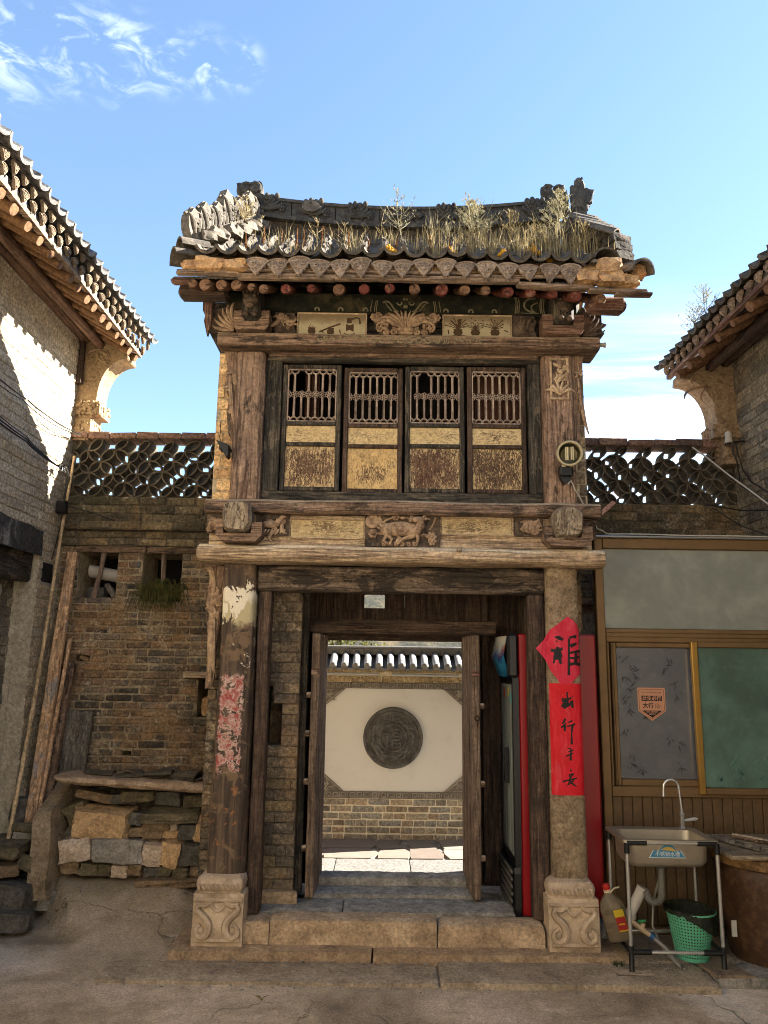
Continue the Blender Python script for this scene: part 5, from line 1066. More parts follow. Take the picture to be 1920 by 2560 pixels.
MEANDER = stone_mat('grey_carved_brick', '423b32', '625a4e', '80766a', 14, bump=0.3, grit=0.1, speck=0.2)
mb = MB(); mb.box(SX0, SX1, SY + 0.03, SY + 0.36, 0.1, 1.78); core = mb.build('wall_core', MORT_W, scr)
brick_wall(core, (SX0, SY, 0), (1, 0, 0), (0, -1, 0), SX1 - SX0, 0.13, 0.51, 0.215, 0.0585, 0.0125, 0.10, BR_SCR, MORT_W, core=0.1, header=0.55, jit=0.003, seed=71, hero=300)
brick_wall(core, (SX0, SY + 0.004, 0), (1, 0, 0), (0, -1, 0), SX1 - SX0, 1.593, 1.655, 0.21, 0.062, 0.008, 0.10, BR_SCR2, MORT_W, core=0.1, jit=0.003, seed=72, header=0.3)
mb = MB(); mb.box(-0.64, 0.90, SY + 0.012, SY + 0.05, 0.575, 1.535); mb.build('white_panel', PLASTER, scr)
for a, b in ((SX0, -0.64), (0.90, SX1)): brick_wall(core, (a, SY, 0), (1, 0, 0), (0, -1, 0), b - a, 0.575, 1.535, 0.215, 0.06, 0.0125, 0.10, BR_SCR, MORT_W, core=0.05, header=0.55, jit=0.003, seed=74, hero=60)
FRET = stone_mat('pale_fret_line', '6a6256', '8a8172', 'a49a8a', 14, bump=0.3, grit=0.1, speck=0.1)  # lighter copy of the carved brick, makes up for dim light on the relief
for z0, z1, nm in ((0.512, 0.574, 'meander_band'), (1.536, 1.592, 'meander_band')):
    k = 0
    while SX0 + k * 0.30 < SX1:
        xa = SX0 + k * 0.30; xb = min(xa + 0.294, SX1); mb = MB(); beam_mb(mb, xa, xb, SY - 0.006, SY + 0.05, z0, z1, 0.003, 0.001); o = mb.build('band_tile', MEANDER, scr); k += 1
        if -0.7 < xa < 1.0:
            mb = MB(); hh = z1 - z0
            for i in range(4):
                x = xa + 0.012 + i * 0.072; u = hh * 0.16; y = SY - 0.0085
                for p in (((x, z0 + u), (x + 0.058, z0 + u)), ((x, z0 + u), (x, z1 - u)), ((x, z1 - u), (x + 0.04, z1 - u)), ((x + 0.04, z1 - u), (x + 0.04, z0 + 2.2 * u)), ((x + 0.04, z0 + 2.2 * u), (x + 0.018, z0 + 2.2 * u)), ((x + 0.058, z0 + u), (x + 0.058, z1 - u))):
                    mb.box(min(p[0][0], p[1][0]) - 0.003, max(p[0][0], p[1][0]) + 0.003, y - 0.002, y + 0.004, min(p[0][1], p[1][1]) - 0.003, max(p[0][1], p[1][1]) + 0.003)
            mb.build('fret', FRET, o)
for sx, x0 in ((1, -0.625), (-1, 0.885)):
    for sz, zc in ((1, 0.576), (-1, 1.534)):
        L = 0.275; mb = MB(); mb.prism([(x0, zc), (x0 + sx * L, zc), (x0, zc + sz * L * 0.84)], SY - 0.004, SY + 0.03); o = mb.build('corner_carving', MEANDER, scr); mb = MB()
        mb.tube([(x0 + sx * 0.02, SY - 0.006, zc + sz * 0.012), (x0 + sx * (L - 0.03), SY - 0.006, zc + sz * 0.012), (x0 + sx * 0.012, SY - 0.006, zc + sz * (L * 0.84 - 0.03)), (x0 + sx * 0.02, SY - 0.006, zc + sz * 0.012)], 0.006, 5)
        r2 = random.Random(int(sx * 3 + sz))
        for k in range(16):
            a, b = r2.random(), r2.random()
            if a + b > 0.8: a, b = a * 0.45, b * 0.45
            frond(mb, x0 + sx * (0.025 + a * L * 0.85), zc + sz * (0.022 + b * L * 0.7), SY - 0.006, r2.uniform(0, 6.28), 0.06, 0.0065, r2.choice((-1, 1)))
        mb.build('relief', FRET, o, True)
# medallion
MED = stone_mat('grey_medallion', '35322e', '524e48', '716c64', 10, bump=0.3, lift=1.5, grit=0.1, speck=0.2); mc = (0.118, 1.075)
mb = MB(); mb.lathe([(0.287, 0.03), (0.289, -0.02), (0.275, -0.038), (0.262, -0.03), (0.252, -0.022), (0.245, -0.030), (0.236, -0.022), (0.14, -0.02), (0.132, -0.036), (0.122, -0.036), (0.115, -0.018), (0.0, -0.02)], (mc[0], SY, mc[1]), 'y', 56); md = mb.build('medallion', MED, scr, True)
mb = MB()
for k in range(30):
    a = 6.2832 * k / 30 + 0.05; rr_ = 0.19 + 0.02 * math.sin(k * 2.7); frond(mb, mc[0] + rr_ * math.cos(a), mc[1] + rr_ * math.sin(a), SY - 0.028, a + 1.57 * (-1) ** k, 0.08, 0.013, (-1) ** k)
for k in range(6):
    a = 1.57 + 6.2832 * k / 6; flower_mb(mb, mc[0] + 0.188 * math.cos(a), SY - 0.03, mc[1] + 0.188 * math.sin(a), 0.036)
mb.build('leaf_ring', MED, md, True)
mb = MB(); y = SY - 0.032
for pts, w in (([(-.07, .075), (-.05, .06)], .012), ([(-.085, .035), (-.03, .035), (-.06, .0)], .012), ([(-.055, .02), (-.055, -.09)], .013), ([(-.05, -.01), (-.03, -.03)], .01), ([(0.0, .08), (.07, .075)], .012), ([(.005, .045), (.065, .045), (.06, .015), (.01, .015), (.005, .045)], .010), ([(-.005, -.02), (.08, -.015), (.07, -.085), (.0, -.085), (-.005, -.02)], .012), ([(.037, -.02), (.037, -.085)], .01), ([(.0, -.05), (.07, -.05)], .01)):
    mb.tube([(mc[0] + a, y, mc[1] + b) for a, b in pts], w, 7)
mb.build('character_relief', MED, md, True)
# LED tube, eave bricks and round tiles on top
mb = MB()
mb.tube([(-1.2, SY - 0.03, 1.675), (-0.02, SY - 0.03, 1.675)], 0.012, 8); mb.tube([(0.10, SY - 0.03, 1.672), (0.76, SY - 0.03, 1.668)], 0.012, 8); mb.build('light_tube', plain('white_lamp_tube', 'c8c8c4', 0.3), scr, True)
brick_wall(core, (SX0, SY - 0.03, 0), (1, 0, 0), (0, -1, 0), SX1 - SX0, 1.69, 1.722, 0.16, 0.032, 0.005, 0.14, BR_SCR2, MORT_W, core=0.3, jit=0.002, seed=73)
GLAZ0 = plain('dull_grey_tile_bed', '6c6a64', 0.7, var=0.35, bump=0.3, sc=18)
mb = MB(); mb.prism([(SY - 0.13, 1.722), (SY + 0.2, 1.87), (SY + 0.53, 1.722)], SX0, SX1, 'x'); tl_ = mb.build('tile_bed', GLAZ0, scr)
CT = MB(); CT.rings([[(math.cos(a) * 0.034, y, math.sin(a) * 0.034) for a in [6.2832 * j / 14 for j in range(14)]] for y in (0.0, 0.012, 0.28)]); CT.lathe([(0.036, -0.006), (0.036, 0.01)], (0, 0, 0), 'y', 14)
GLAZ = plain('pale_grey_round_tile', '8f8c86', 0.45, var=0.35, bump=0.3, sc=18); COVM = mkmesh('cover_tile', CT.v, CT.f, GLAZ); COVM.polygons.foreach_set('use_smooth', [True] * len(COVM.polygons))
DP = MB(); DP.prism([(-0.045, 0.0), (-0.03, -0.022), (0, -0.034), (0.03, -0.022), (0.045, 0.0), (0.025, -0.004), (0, -0.008), (-0.025, -0.004)], 0.0, 0.01); DRM = mkmesh('small_drip_tile', DP.v, DP.f, GLAZ)
x = SX0 + 0.03
while x < SX1:
    place('cover_tile', COVM, tl_, (x, SY - 0.155, 1.752), (R(24), 0, 0)); place('small_drip_tile', DRM, tl_, (x + 0.0555, SY - 0.145, 1.738)); x += 0.111
k = 0
while SX0 + k * 0.19 < SX1:
    xa = SX0 + k * 0.19; mb = MB(); beam_mb(mb, xa, xa + 0.187, SY + 0.10, SY + 0.30, 1.862, 1.925, 0.004, 0.001); mb.build('ridge_brick', GLAZ, scr); k += 1
mb = MB(); beam_mb(mb, SX0, SX1, SY + 0.06, SY + 0.34, 1.925, 1.95, 0.008, 0.001); mb.build('ridge_cap', GLAZ, scr)
# wooded slope far behind
def hill_mat():
    t = NT('dry_hillside'); p = t.wpos(); a = t.noise(p, 0.5, 7, 0.7); c = t.ramp(a, [(0.35, '1e2218'), (0.5, '3c3828'), (0.65, '5c5038'), (0.8, '6a5c40')]); return t.out(c, 0.95, t.bump(t.noise(p, 1.5, 6, 0.7), 0.8, 0.5))
vs_ = []; nx, ny = 60, 14
for j in range(ny + 1):
    for i in range(nx + 1):
        x = -110 + 220 * i / nx; y = 34 + 70 * j / ny; vs_.append((x, y, -0.4 + (13.0 + 2.2 * mnoise.noise((x * 0.05, 0, 1))) * sst(j / ny, 0, 0.75) + 0.8 * mnoise.noise((x * 0.3, y * 0.3, 0))))
tag(place('hillside', mkmesh('hillside', vs_, [(j * (nx + 1) + i, j * (nx + 1) + i + 1, (j + 1) * (nx + 1) + i + 1, (j + 1) * (nx + 1) + i) for j in range(ny) for i in range(nx)], hill_mat(), True)), kind='structure')
sh = thing('shrub', (-0.45, 9.2, 0.13), 'yellow-green shrub showing above the screen wall in the doorway', 'shrub'); mb = MB(); rg = random.Random(2)
for i in range(2600):
    a = rg.uniform(0, 6.28); q = rg.random() ** 0.4; e = rg.uniform(-0.2, 1.57); blade(mb, (-0.5 + 0.75 * q * math.cos(a) * math.cos(e), 9.2 + 0.5 * q * math.sin(a) * math.cos(e), 1.35 + 0.95 * q * math.sin(e)), rg.uniform(0.03, 0.06), 0.012, 1.0, rg.uniform(0, 6.28))
mb.build('foliage', leafy('autumn_leaf', ('2f3a18', '5c5c26', '94803a')), sh); mb = MB()
for k in range(7): mb.tube([(-0.5 + rg.uniform(-.05, .05), 9.2, 0.13), (-0.5 + rg.uniform(-.3, .3), 9.2, 0.9), (-0.5 + rg.uniform(-.6, .6), 9.2, 1.8)], [0.02, 0.014, 0.006], 6)
mb.build('stem', W['darkz'], sh)
# ================================================================ courtyard side walls with tile lattice
BR_OLD = brick_mat('sooty_old_brick', ['2c2a25', '3f3a32', '50483c', '625442', '6c563e', '4c4b47', '564b3c'], smear='a88e66', smear_amt=0.4, soot=0.3, orange=0.3, film=1.0)
BR_TOP = brick_mat('mossy_wall_top_brick', ['3a3326', '4c4230', '5c5038', '6a5838', '443c2c'], smear='7a6a48', smear_amt=0.25, soot=0.3, moss=0.45, film=0.5)
MORT_OLD = stone_mat('smeared_lime_mortar', '5a4c38', '8a7a5e', 'ab9b7c', 14, bump=0.9, film=1.0); TILE_LAT = clay('lattice_tile_clay', '2c261e', '4e4536', '6c604c', 0.35, 1.2); COPB = brick_mat('reddish_coping_brick', ['5a4236', '6c5040', '50403a', '644a3c'], smear_amt=0.2, soot=0.2)
WY = 6.6
def lattice(par, x0, x1, z0, z1, seed):
    """curved roof tiles set on edge so that their arcs make a net of four-petalled flowers"""
    L = 0.150; r = L / 2 / math.sin(R(59)) * 1.0; span = R(118); th = 0.012; seg = 7; D = 0.20; rg = random.Random(seed); mb = MB()
    def ring(y): return [(math.sin(a) * r, y, math.cos(a) * r - r * math.cos(span / 2)) for a in [-span / 2 + span * j / seg for j in range(seg + 1)]] + [(math.sin(a) * (r - th), y, math.cos(a) * (r - th) - r * math.cos(span / 2)) for a in [span / 2 - span * j / seg for j in range(seg + 1)]]
    mb.rings([ring(0), ring(D)]); me = mkmesh('lattice_tile', mb.v, mb.f, TILE_LAT); s = L / math.sqrt(2)
    ni, nj = int((x1 - x0) / s) + 2, int((z1 - z0) / s) + 1
    def node(i, j): return Vector((x0 + i * s + 0.05 * mnoise.noise((i * 0.6, j * 0.9, seed)), 0, z0 + j * s * (z1 - z0) / (s * (nj - 0.0)) * 1.0 + 0.045 * mnoise.noise((i * 0.45, j * 0.5, seed + 5)) * (1 if 0 < j < nj else 0.2)))
    for i in range(ni):
        for j in range(nj):
            if (i + j) % 2: continue
            for di, dj in ((1, 1), (1, -1)):
                if not (0 <= j + dj <= nj) or i + di > ni: continue
                a, b = node(i, j), node(i + di, j + dj); m = (a + b) / 2
                if m.x < x0 + 0.02 or m.x > x1 - 0.02: continue
                d = b - a; ang = math.atan2(d.z, d.x); sc = d.length / L
                for fl in (0, 1): place('lattice_tile', me, par, (m.x + rg.uniform(-0.003, 0.003), WY + 0.02 + rg.uniform(-0.012, 0.012), m.z + rg.uniform(-0.003, 0.003)), (rg.uniform(-0.03, 0.03), -ang + math.pi * fl + rg.uniform(-0.08, 0.08), rg.uniform(-0.08, 0.08)), (sc, 1, sc * rg.uniform(0.8, 1.08)))
def wing(name, label, x0, x1, holes, seed, low):
    t = thing(name, ((x0 + x1) / 2, WY + 0.15, 0), label, 'wall'); mb = MB(); mb.box(x0, x1, WY + 0.24, WY + 0.26, 0.0, 3.18) if not holes else None
    body = MB(); cells(body, x0, x1, low, 3.17, [(x0 + h[0], x0 + h[1], h[2], h[3]) for h in holes], lambda a, b, c, d: body.box(a, b, WY + 0.10, WY + (0.45 if holes else 0.2), c, d))
    bd = body.build('wall_body', MORT_OLD, t); bk_ = MB(); bk_.box(x0, x1, WY + (0.46 if holes else 0.205), WY + (0.48 if holes else 0.21), low, 3.17); bk_.build('dark_backing', BLACK, t)  # black sheet stands in for the shade deep in the openings
    lowb = MB(); lowb.box(x0, x1, WY + 0.12, WY + 0.2, low, low + 0.01); 
    if holes: brick_wall(bd, (x0, WY, 0), (1, 0, 0), (0, -1, 0), x1 - x0, low, 2.745, 0.225, 0.0625, 0.011, 0.11, BR_OLD, MORT_OLD, holes=holes, core=0.1, header=0.45, jit=0.006, seed=seed, hero=300, bev=0.009)
    else: brick_wall(bd, (x0, WY, 0), (1, 0, 0), (0, -1, 0), x1 - x0, 2.3, 2.745, 0.225, 0.0625, 0.009, 0.11, BR_OLD, MORTAR_DK, core=0.1, header=0.3, jit=0.005, seed=seed, hero=200, bev=0.008)
    for z0_, z1_, out_, ll in ((2.745, 2.812, 0.05, 0.25), (2.812, 2.882, 0.02, 0.2), (2.882, 2.955, 0.075, 0.27), (2.955, 3.185, 0.01, 0.25)):
        brick_wall(bd, (x0, WY - out_, 0), (1, 0, 0), (0, -1, 0), x1 - x0, z0_, z1_, ll, 0.0745, 0.007, 0.14 + out_, BR_TOP, MORTAR_DK, core=0.1, jit=0.005, seed=seed + int(z0_ * 100), hero=60, bev=0.009)
    lattice(t, x0 + 0.03, x1, 3.195, 3.715, seed); k = 0; x = x0
    while x < x1 - 0.05:
        w = rnd(0.19, 0.27); beam('coping_brick', t, x, min(x + w - 0.006, x1), WY - 0.03 + rnd(0.01), WY + 0.22, 3.716 + rnd(0.006), 3.775 + rnd(0.008), COPB, bev=0.006, amp=0.006); x += w
    return t
wl = wing('courtyard_wall', 'soot-stained old brick wall with two barred openings left of the gate', -2.86, -1.17, [(0.23, 0.566, 2.294, 2.690), (0.783, 1.122, 2.275, 2.690), (0.275, 0.39, 1.765, 1.83), (1.32, 1.47, 1.32, 1.64), (0.72, 0.80, 1.005, 1.045)], 101, 0.0)
wr = wing('courtyard_wall', 'dark brick wall with tile lattice top right of the gate above the metal partition', 1.40, 3.2, [], 131, 0.0)
tag(wr, group=None)
for a, b in ((-2.66, -2.05), (-2.04, -1.55)): beam('wooden_lintel', wl, a, b, WY - 0.03, WY + 0.12, 2.69, 2.742, W['brownx'], bev=0.006, amp=0.008)
beam('wooden_shelf', wl, -1.645, -1.40, WY - 0.12, WY + 0.1, 1.645, 1.692, W['palex'], bev=0.004, amp=0.004)
for x0, tx, z0 in ((-2.44, 0.05, 2.296), (-1.905, 0.0, 2.278)):
    mb = MB(); mb.tube([(x0 - tx, WY + 0.02, z0), (x0 - tx * 0.3 + 0.008, WY + 0.02, z0 + 0.2), (x0 + tx * 0.3, WY + 0.02, 2.69)], [0.026, 0.021, 0.022], 8); mb.build('window_bar', wood('peeled_stick', 'z', '3e2c1e', '6e5440', '8c7660', crack=0.6), wl, True)
mb = MB(); mb.rings([[(x, WY + 0.10 + math.cos(a) * r, 2.538 - (x + 2.555) * 0.18 + math.sin(a) * r) for a in [6.2832 * j / 18 for j in range(18)]] for x, r in ((-2.2, 0.056), (-2.56, 0.056), (-2.56, 0.049), (-2.2, 0.049))], False); tag(mb.build('plastic_pipe', plain('dull_white_plastic', 'a8a094', 0.5, var=0.15), None, True), 'short white plastic pipe lying in the left wall opening', 'pipe')
tag(rock('stone_block', None, (-2.48, WY + 0.09, 2.345), (0.075, 0.05, 0.05), stone_mat('dark_grey_stone', '26241f', '403c36', '5a554c', 9)), 'dark grey stone block inside the left wall opening below the pipe', 'stone')
tag(rock('driftwood', None, (-2.34, WY + 0.06, 2.35), (0.02, 0.03, 0.09), W['greyz'], rot=(0, -0.6, 0), amp=0.3), 'weathered wood chip leaning in the left wall opening', 'wood')
tag(rock('brick_fragment', None, (-2.525, WY + 0.06, 1.788), (0.04, 0.03, 0.018), BR_OLD, rot=(0, 0.4, 0)), 'brick fragment stuck in the small hole of the left wall', 'brick')
mb = MB(); rg = random.Random(11)
for i in range(330):
    x = rg.uniform(-2.07, -1.74); d = abs(x + 1.91); z = 2.30 + rg.uniform(-0.01, 0.05); L = rg.uniform(0.09, 0.24); a = rg.uniform(math.pi, 2 * math.pi); p = Vector((x, WY - rg.uniform(-0.06, 0.03), z)); dr = rg.random() < 0.45
    q = p + Vector((math.cos(a) * L * 0.5, -abs(math.sin(a)) * L * 0.35, L * 0.6 * (0.4 if dr else 1.0))); e = q + Vector((math.cos(a) * L * 0.35, -0.02, -L * (1.1 if dr else 0.2))); s = Vector((0.004, 0, 0)); mb.add([p - s, p + s, q - s, q + s, e], [(0, 1, 3, 2), (2, 3, 4)])
tag(mb.build('dry_plant', leafy('straggly_green_plant', ('343a1c', '565428', '8a7440'))), 'straggly green and brown plant growing in the second wall opening', 'plant')
tag(rock('clay_pot', None, (-1.47, WY + 0.12, 1.40), (0.05, 0.06, 0.08), MUD, rd=0.6, amp=0.1), 'brown pot standing in the dark recess behind the left column', 'pot')
mb = MB(); mb.tube([(-1.255, WY - 0.02, 3.02), (-1.45, WY - 0.12, 3.14)], [0.022, 0.022], 4, up=(0, 0, 1)); tag(mb.build('wooden_rail', W['redx']), 'red-brown stick poking out of the lattice left of the gate', 'stick')
ORW = wood('orange_new_wood', 'x', '8a4a20', 'b86c34', 'd08c50', crack=0.2); mb = MB(); mb.tube([(1.50, 5.62, 2.80), (1.86, 6.1, 3.085)], [0.024, 0.024], 4, up=(0, 0, 1)); q = tag(mb.build('wooden_rail', ORW), 'orange wooden rail slanting up right of the gate beam', 'stick')
# ================================================================ houses left and right of the courtyard
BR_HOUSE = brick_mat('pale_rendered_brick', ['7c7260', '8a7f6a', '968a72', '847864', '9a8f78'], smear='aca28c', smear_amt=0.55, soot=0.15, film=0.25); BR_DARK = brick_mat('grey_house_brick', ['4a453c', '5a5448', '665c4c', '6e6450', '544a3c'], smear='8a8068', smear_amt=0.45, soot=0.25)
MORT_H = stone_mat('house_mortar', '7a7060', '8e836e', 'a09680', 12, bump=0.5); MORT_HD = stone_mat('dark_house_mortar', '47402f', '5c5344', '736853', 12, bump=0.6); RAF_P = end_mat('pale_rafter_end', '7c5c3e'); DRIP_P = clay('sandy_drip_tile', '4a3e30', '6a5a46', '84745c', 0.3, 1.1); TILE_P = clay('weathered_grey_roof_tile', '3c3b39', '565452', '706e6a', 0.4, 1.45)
FANP = FANM.copy(); FANP.materials.clear(); FANP.materials.append(DRIP_P); PANP = PANM.copy(); PANP.materials.clear(); PANP.materials.append(TILE_P)
FANR = FANM.copy(); PANR = PANM.copy()
def house(label, xw, sg, y0, y1, ez, ex, zt, bmat, mmat, fan, pan, raf, holes, seed):
    """long courtyard house: wall in the plane x = xw, eave reaching to x = ex; sg is the side the wall faces"""
    h = thing('brick_house', (xw - sg * 1.5, (y0 + y1) / 2, 0), label, 'house'); mb = MB()
    cells(mb, y0, y1, 0.0, zt, [(y0 + a, y0 + b, c, d) for a, b, c, d in holes], lambda a, b, c, d: mb.box(xw - sg * 0.14, xw - sg * 0.30, a, b, c, d)); mb.box(xw - sg * 0.31, xw - sg * 3.5, y1 - 0.3, y1, 0, zt); mb.box(xw - sg * 3.2, xw - sg * 3.5, y0, y1, 0, zt); mb.box(xw - sg * 0.31, xw - sg * 3.5, y0, y0 + 0.3, 0, zt); w = mb.build('wall', mmat, h)
    brick_wall(w, (xw, y0, 0), (0, 1, 0), (sg, 0, 0), y1 - y0, 0.0, zt, 0.27, 0.078, 0.008, 0.12, bmat, mmat, holes=holes, core=0.13, jit=0.004, seed=seed, hero=300, bev=0.006, keep=lambda u, z: y0 + u > 2.2)
    mb = MB(); rp = [(ex, ez + 0.12), (xw - sg * 1.75, ez + 1.75), (xw - sg * 3.9, ez + 0.12), (xw - sg * 3.9, ez + 0.02), (xw - sg * 1.75, ez + 1.6), (ex, ez + 0.05)]
    mb.prism(rp, y0 - 0.2, y1 + 0.05, 'y'); mb.v = [tuple(v) for v in mb.v]; rf = mb.build('roof', TILE_P if sg > 0 else TILE, h)
    yy = max(y0, 2.6)
    while yy < y1 - 0.02:
        r_ = rnd(0.03, 0.042); q = MB(); q.tube([(ex - sg * 0.02, yy, ez), (ex - sg * 0.6, yy + rnd(0.02), ez + 0.33)], [r_, r_ * 1.02], 10, up=(0, 0, 1)); q.build('rafter', raf, rf, True); yy += rnd(0.14, 0.2) if sg > 0 else rnd(0.22, 0.32)
    yy = max(y0, 2.6)
    while yy < y1 + 0.12:
        place('drip_tile', fan, rf, (ex + sg * 0.03, yy + rnd(0.01), ez + 0.10 + rnd(0.006)), (0.06 + rnd(0.1), rnd(0.1), R(90 * sg) + rnd(0.12)), ((0.6 if sg > 0 else 0.8), 1, rnd(0.6, 0.85)))
        if sg > 0: place('drip_tile', fan, rf, (ex + sg * 0.055, yy + 0.066 + rnd(0.01), ez + 0.165 + rnd(0.006)), (0.06 + rnd(0.06), rnd(0.06), R(90) + rnd(0.12)), (0.58, 1, rnd(0.55, 0.8)))
        for k in range(4): place('pan_tile', pan, rf, (ex + sg * ((0.12 if sg > 0 else 0.085) - k * 0.15), yy + 0.066 + rnd(0.008), ez + (0.25 if sg > 0 else 0.19) + k * 0.085 + rnd(0.004)), (R(27), rnd(0.05), R(90 * sg) + rnd(0.05)))
        yy += 0.134
    for k, (dx, dz, rr_) in enumerate(((0.32, 0.085, 0.04), (0.46, 0.15, 0.05))): q = MB(); q.tube([(ex - sg * dx, max(y0, 2.6), ez + dz), (ex - sg * dx, y1 + 0.06, ez + dz)], rr_, 12, up=(0, 0, 1)); q.build('purlin', wood('eave_purlin_%d%d' % (k, sg), 'y', '4a2e1a', '744c2c', '946a42', crack=0.4, lift=1.0) if sg > 0 else W['dark' + 'y'], rf, True)
    mb = MB(); mb.prism([(ex - sg * 0.02, ez + 0.045), (ex - sg * 0.02, ez + 0.058), (xw - sg * 0.1, ez + 0.47), (xw - sg * 0.1, ez + 0.455)], max(y0, 2.4), y1 + 0.04, 'y'); mb.build('soffit_boards', W['brown' + 'x'] if sg > 0 else W['darkx'], rf)
    q = MB(); q.prism([(ex + sg * 0.01, ez + 0.035), (ex + sg * 0.01, ez + 0.07), (ex - sg * 0.03, ez + 0.07), (ex - sg * 0.03, ez + 0.035)], max(y0, 2.4), y1 + 0.04, 'y'); q.build('eave_board', ROOFB if sg > 0 else W['redy'], rf)
    return h, w, rf
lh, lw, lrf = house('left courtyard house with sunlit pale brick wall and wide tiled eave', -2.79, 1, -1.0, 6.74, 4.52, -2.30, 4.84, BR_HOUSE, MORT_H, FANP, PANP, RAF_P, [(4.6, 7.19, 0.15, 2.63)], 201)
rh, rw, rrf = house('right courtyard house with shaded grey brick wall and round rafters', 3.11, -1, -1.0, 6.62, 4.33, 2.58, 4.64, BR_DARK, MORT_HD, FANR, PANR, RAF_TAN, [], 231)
# curved corner corbels with carved blocks
def corbel(h, xw, sg, ex, ez, y0, y1, mat, cmat, k):
    c = [(xw - sg * 0.06, ez + 0.34), (ex + sg * -0.06, ez + 0.06), (ex - sg * 0.05, ez - 0.01)]
    for i in range(11):
        a = math.pi / 2 * i / 10; c.append((ex - sg * 0.06 - sg * (abs(ex - xw) - 0.24) * math.sin(a), ez - 0.02 - 0.36 * (1 - math.cos(a))))
    c += [(xw + sg * 0.14, ez - 0.62), (xw - sg * 0.06, ez - 0.62)]; mb = MB(); mb.prism(c, y0, y1); o = mb.build('corner_corbel', mat, h)
    mb = MB(); scrolls(mb, xw + sg * 0.0, xw + sg * 0.30, ez - 0.12, ez + 0.1, y0 - 0.004, 8, 0.014, 7 + k); mb.build('relief', cmat, o, True)
    for i, (z0, z1, w) in enumerate(((ez - 0.80, ez - 0.60, 0.15), (ez - 0.56, ez - 0.44, 0.22))):
        mb = MB(); xa, xb = xw - sg * 0.04, xw + sg * w; mb.box(min(xa, xb), max(xa, xb), y0 - 0.02, y1, z0, z1); o = mb.build('carved_block', mat, h); mb = MB(); r2 = random.Random(i + k)
        for q in range(40):
            z = r2.uniform(z0, z1); sd_ = r2.random()
            if sd_ < 0.6: mb.ell((r2.uniform(min(xa, xb), max(xa, xb)), y0 - 0.022, z), (r2.uniform(0.008, 0.02),) * 3, 6, 4)
            else: mb.ell((xb, r2.uniform(y0, y1), z), (r2.uniform(0.008, 0.02),) * 3, 6, 4)
        scrolls(mb, min(xa, xb), max(xa, xb), z0, z1, y0 - 0.022, 6, 0.011, 17 + k + i); mb.build('relief', cmat, o, True)
CORB = carved_mat('sandy_corbel_stone', '4a3824', '705838', '8c744e'); CORB_D = carved_mat('brown_corbel_stone', '4a3826', '6e563a', '8c7452')
corbel(lh, -2.79, 1, -2.31, 4.50, 6.62, 6.86, CORB, CORB, 1); corbel(rh, 3.11, -1, 2.60, 4.33, 6.50, 6.74, CORB_D, CORB_D, 2)
beam('downpipe', lh, -2.80, -2.745, 6.56, 6.615, 4.22, 4.66, W['darkz'], bev=0.006, amp=0.002)
mb = MB(); mb.box(-2.86, -2.79, 6.30, 6.47, 1.9, 2.5)
# recess with smoked timber and broken white plaster on the left house
LIMEW = NT('peeling_whitewash'); LIMEW = LIMEW.out(LIMEW.mix(LIMEW.step(LIMEW.noise(LIMEW.wpos(), 7, 7, 0.7), 0.55, 0.66), 'a5a29a', '7c766a'), 0.95, LIMEW.bump(LIMEW.noise(LIMEW.wpos(), 18, 6, 0.7), 0.5, 0.01))
mb = MB(); mb.box(-3.06, -2.99, 3.4, 6.3, 0, 2.75); o = mb.build('recess_wall', MORT_HD, lh)
brick_wall(o, (-2.975, 5.5, 0), (0, 1, 0), (1, 0, 0), 0.7, 0.15, 2.40, 0.25, 0.075, 0.009, 0.1, BR_DARK, MORT_HD, core=0.05, jit=0.005, seed=261, hero=120)
mb = MB(); r2 = random.Random(4); pts = [(3.5, 1.25), (5.70, 1.40)]; z = 1.45
while z < 2.30: pts.append((5.72 + 0.26 * (z - 1.45) + r2.uniform(-0.035, 0.035), z)); z += 0.035
pts += [(5.96, 2.34), (5.85, 2.36), (3.5, 2.30)]; mb.prism(pts, -2.975, -2.955, 'x'); mb.build('plaster_patch', LIMEW, lh)
beam('smoked_beam', lh, -2.99, -2.83, 3.5, 6.18, 2.38, 2.63, W['blacky'], bev=0.02, amp=0.02)
BLUEK = plain('black_tablet', '1a1c1e', 0.6, var=0.3); mb = MB(); mb.box(-2.795, -2.782, 6.26, 6.44, 2.40, 2.56); mb.build('black_tablet', BLUEK, lh); mb = MB(); mb.box(-2.795, -2.786, 6.24, 6.46, 2.375, 2.40); mb.build('tablet_mortar', LIMEW, lh)
def soot_mat():
    return brick_mat('smoke_blackened_render', ['1e1c1a', '2a2826', '383530'], smear='8a867e', smear_amt=0.5, soot=0.5)
mb = MB(); vs = []
for j in range(7):
    for i in range(13):
        y = 4.7 + 1.5 * i / 12; z = 2.60 + (0.24 - 0.04 * (i / 12)) * j / 6; vs.append((-2.778 + 0.006 * mnoise.noise((y * 9, z * 9, 0)), y + (0.04 * mnoise.noise((z * 20, 3, 1)) if i == 12 else 0), z + (0.03 * mnoise.noise((y * 12, 1, 4)) if j == 6 else 0)))
mb.add(vs, [(j * 13 + i, j * 13 + i + 1, (j + 1) * 13 + i + 1, (j + 1) * 13 + i) for j in range(6) for i in range(12)]); mb.build('smoked_render', soot_mat(), lh)

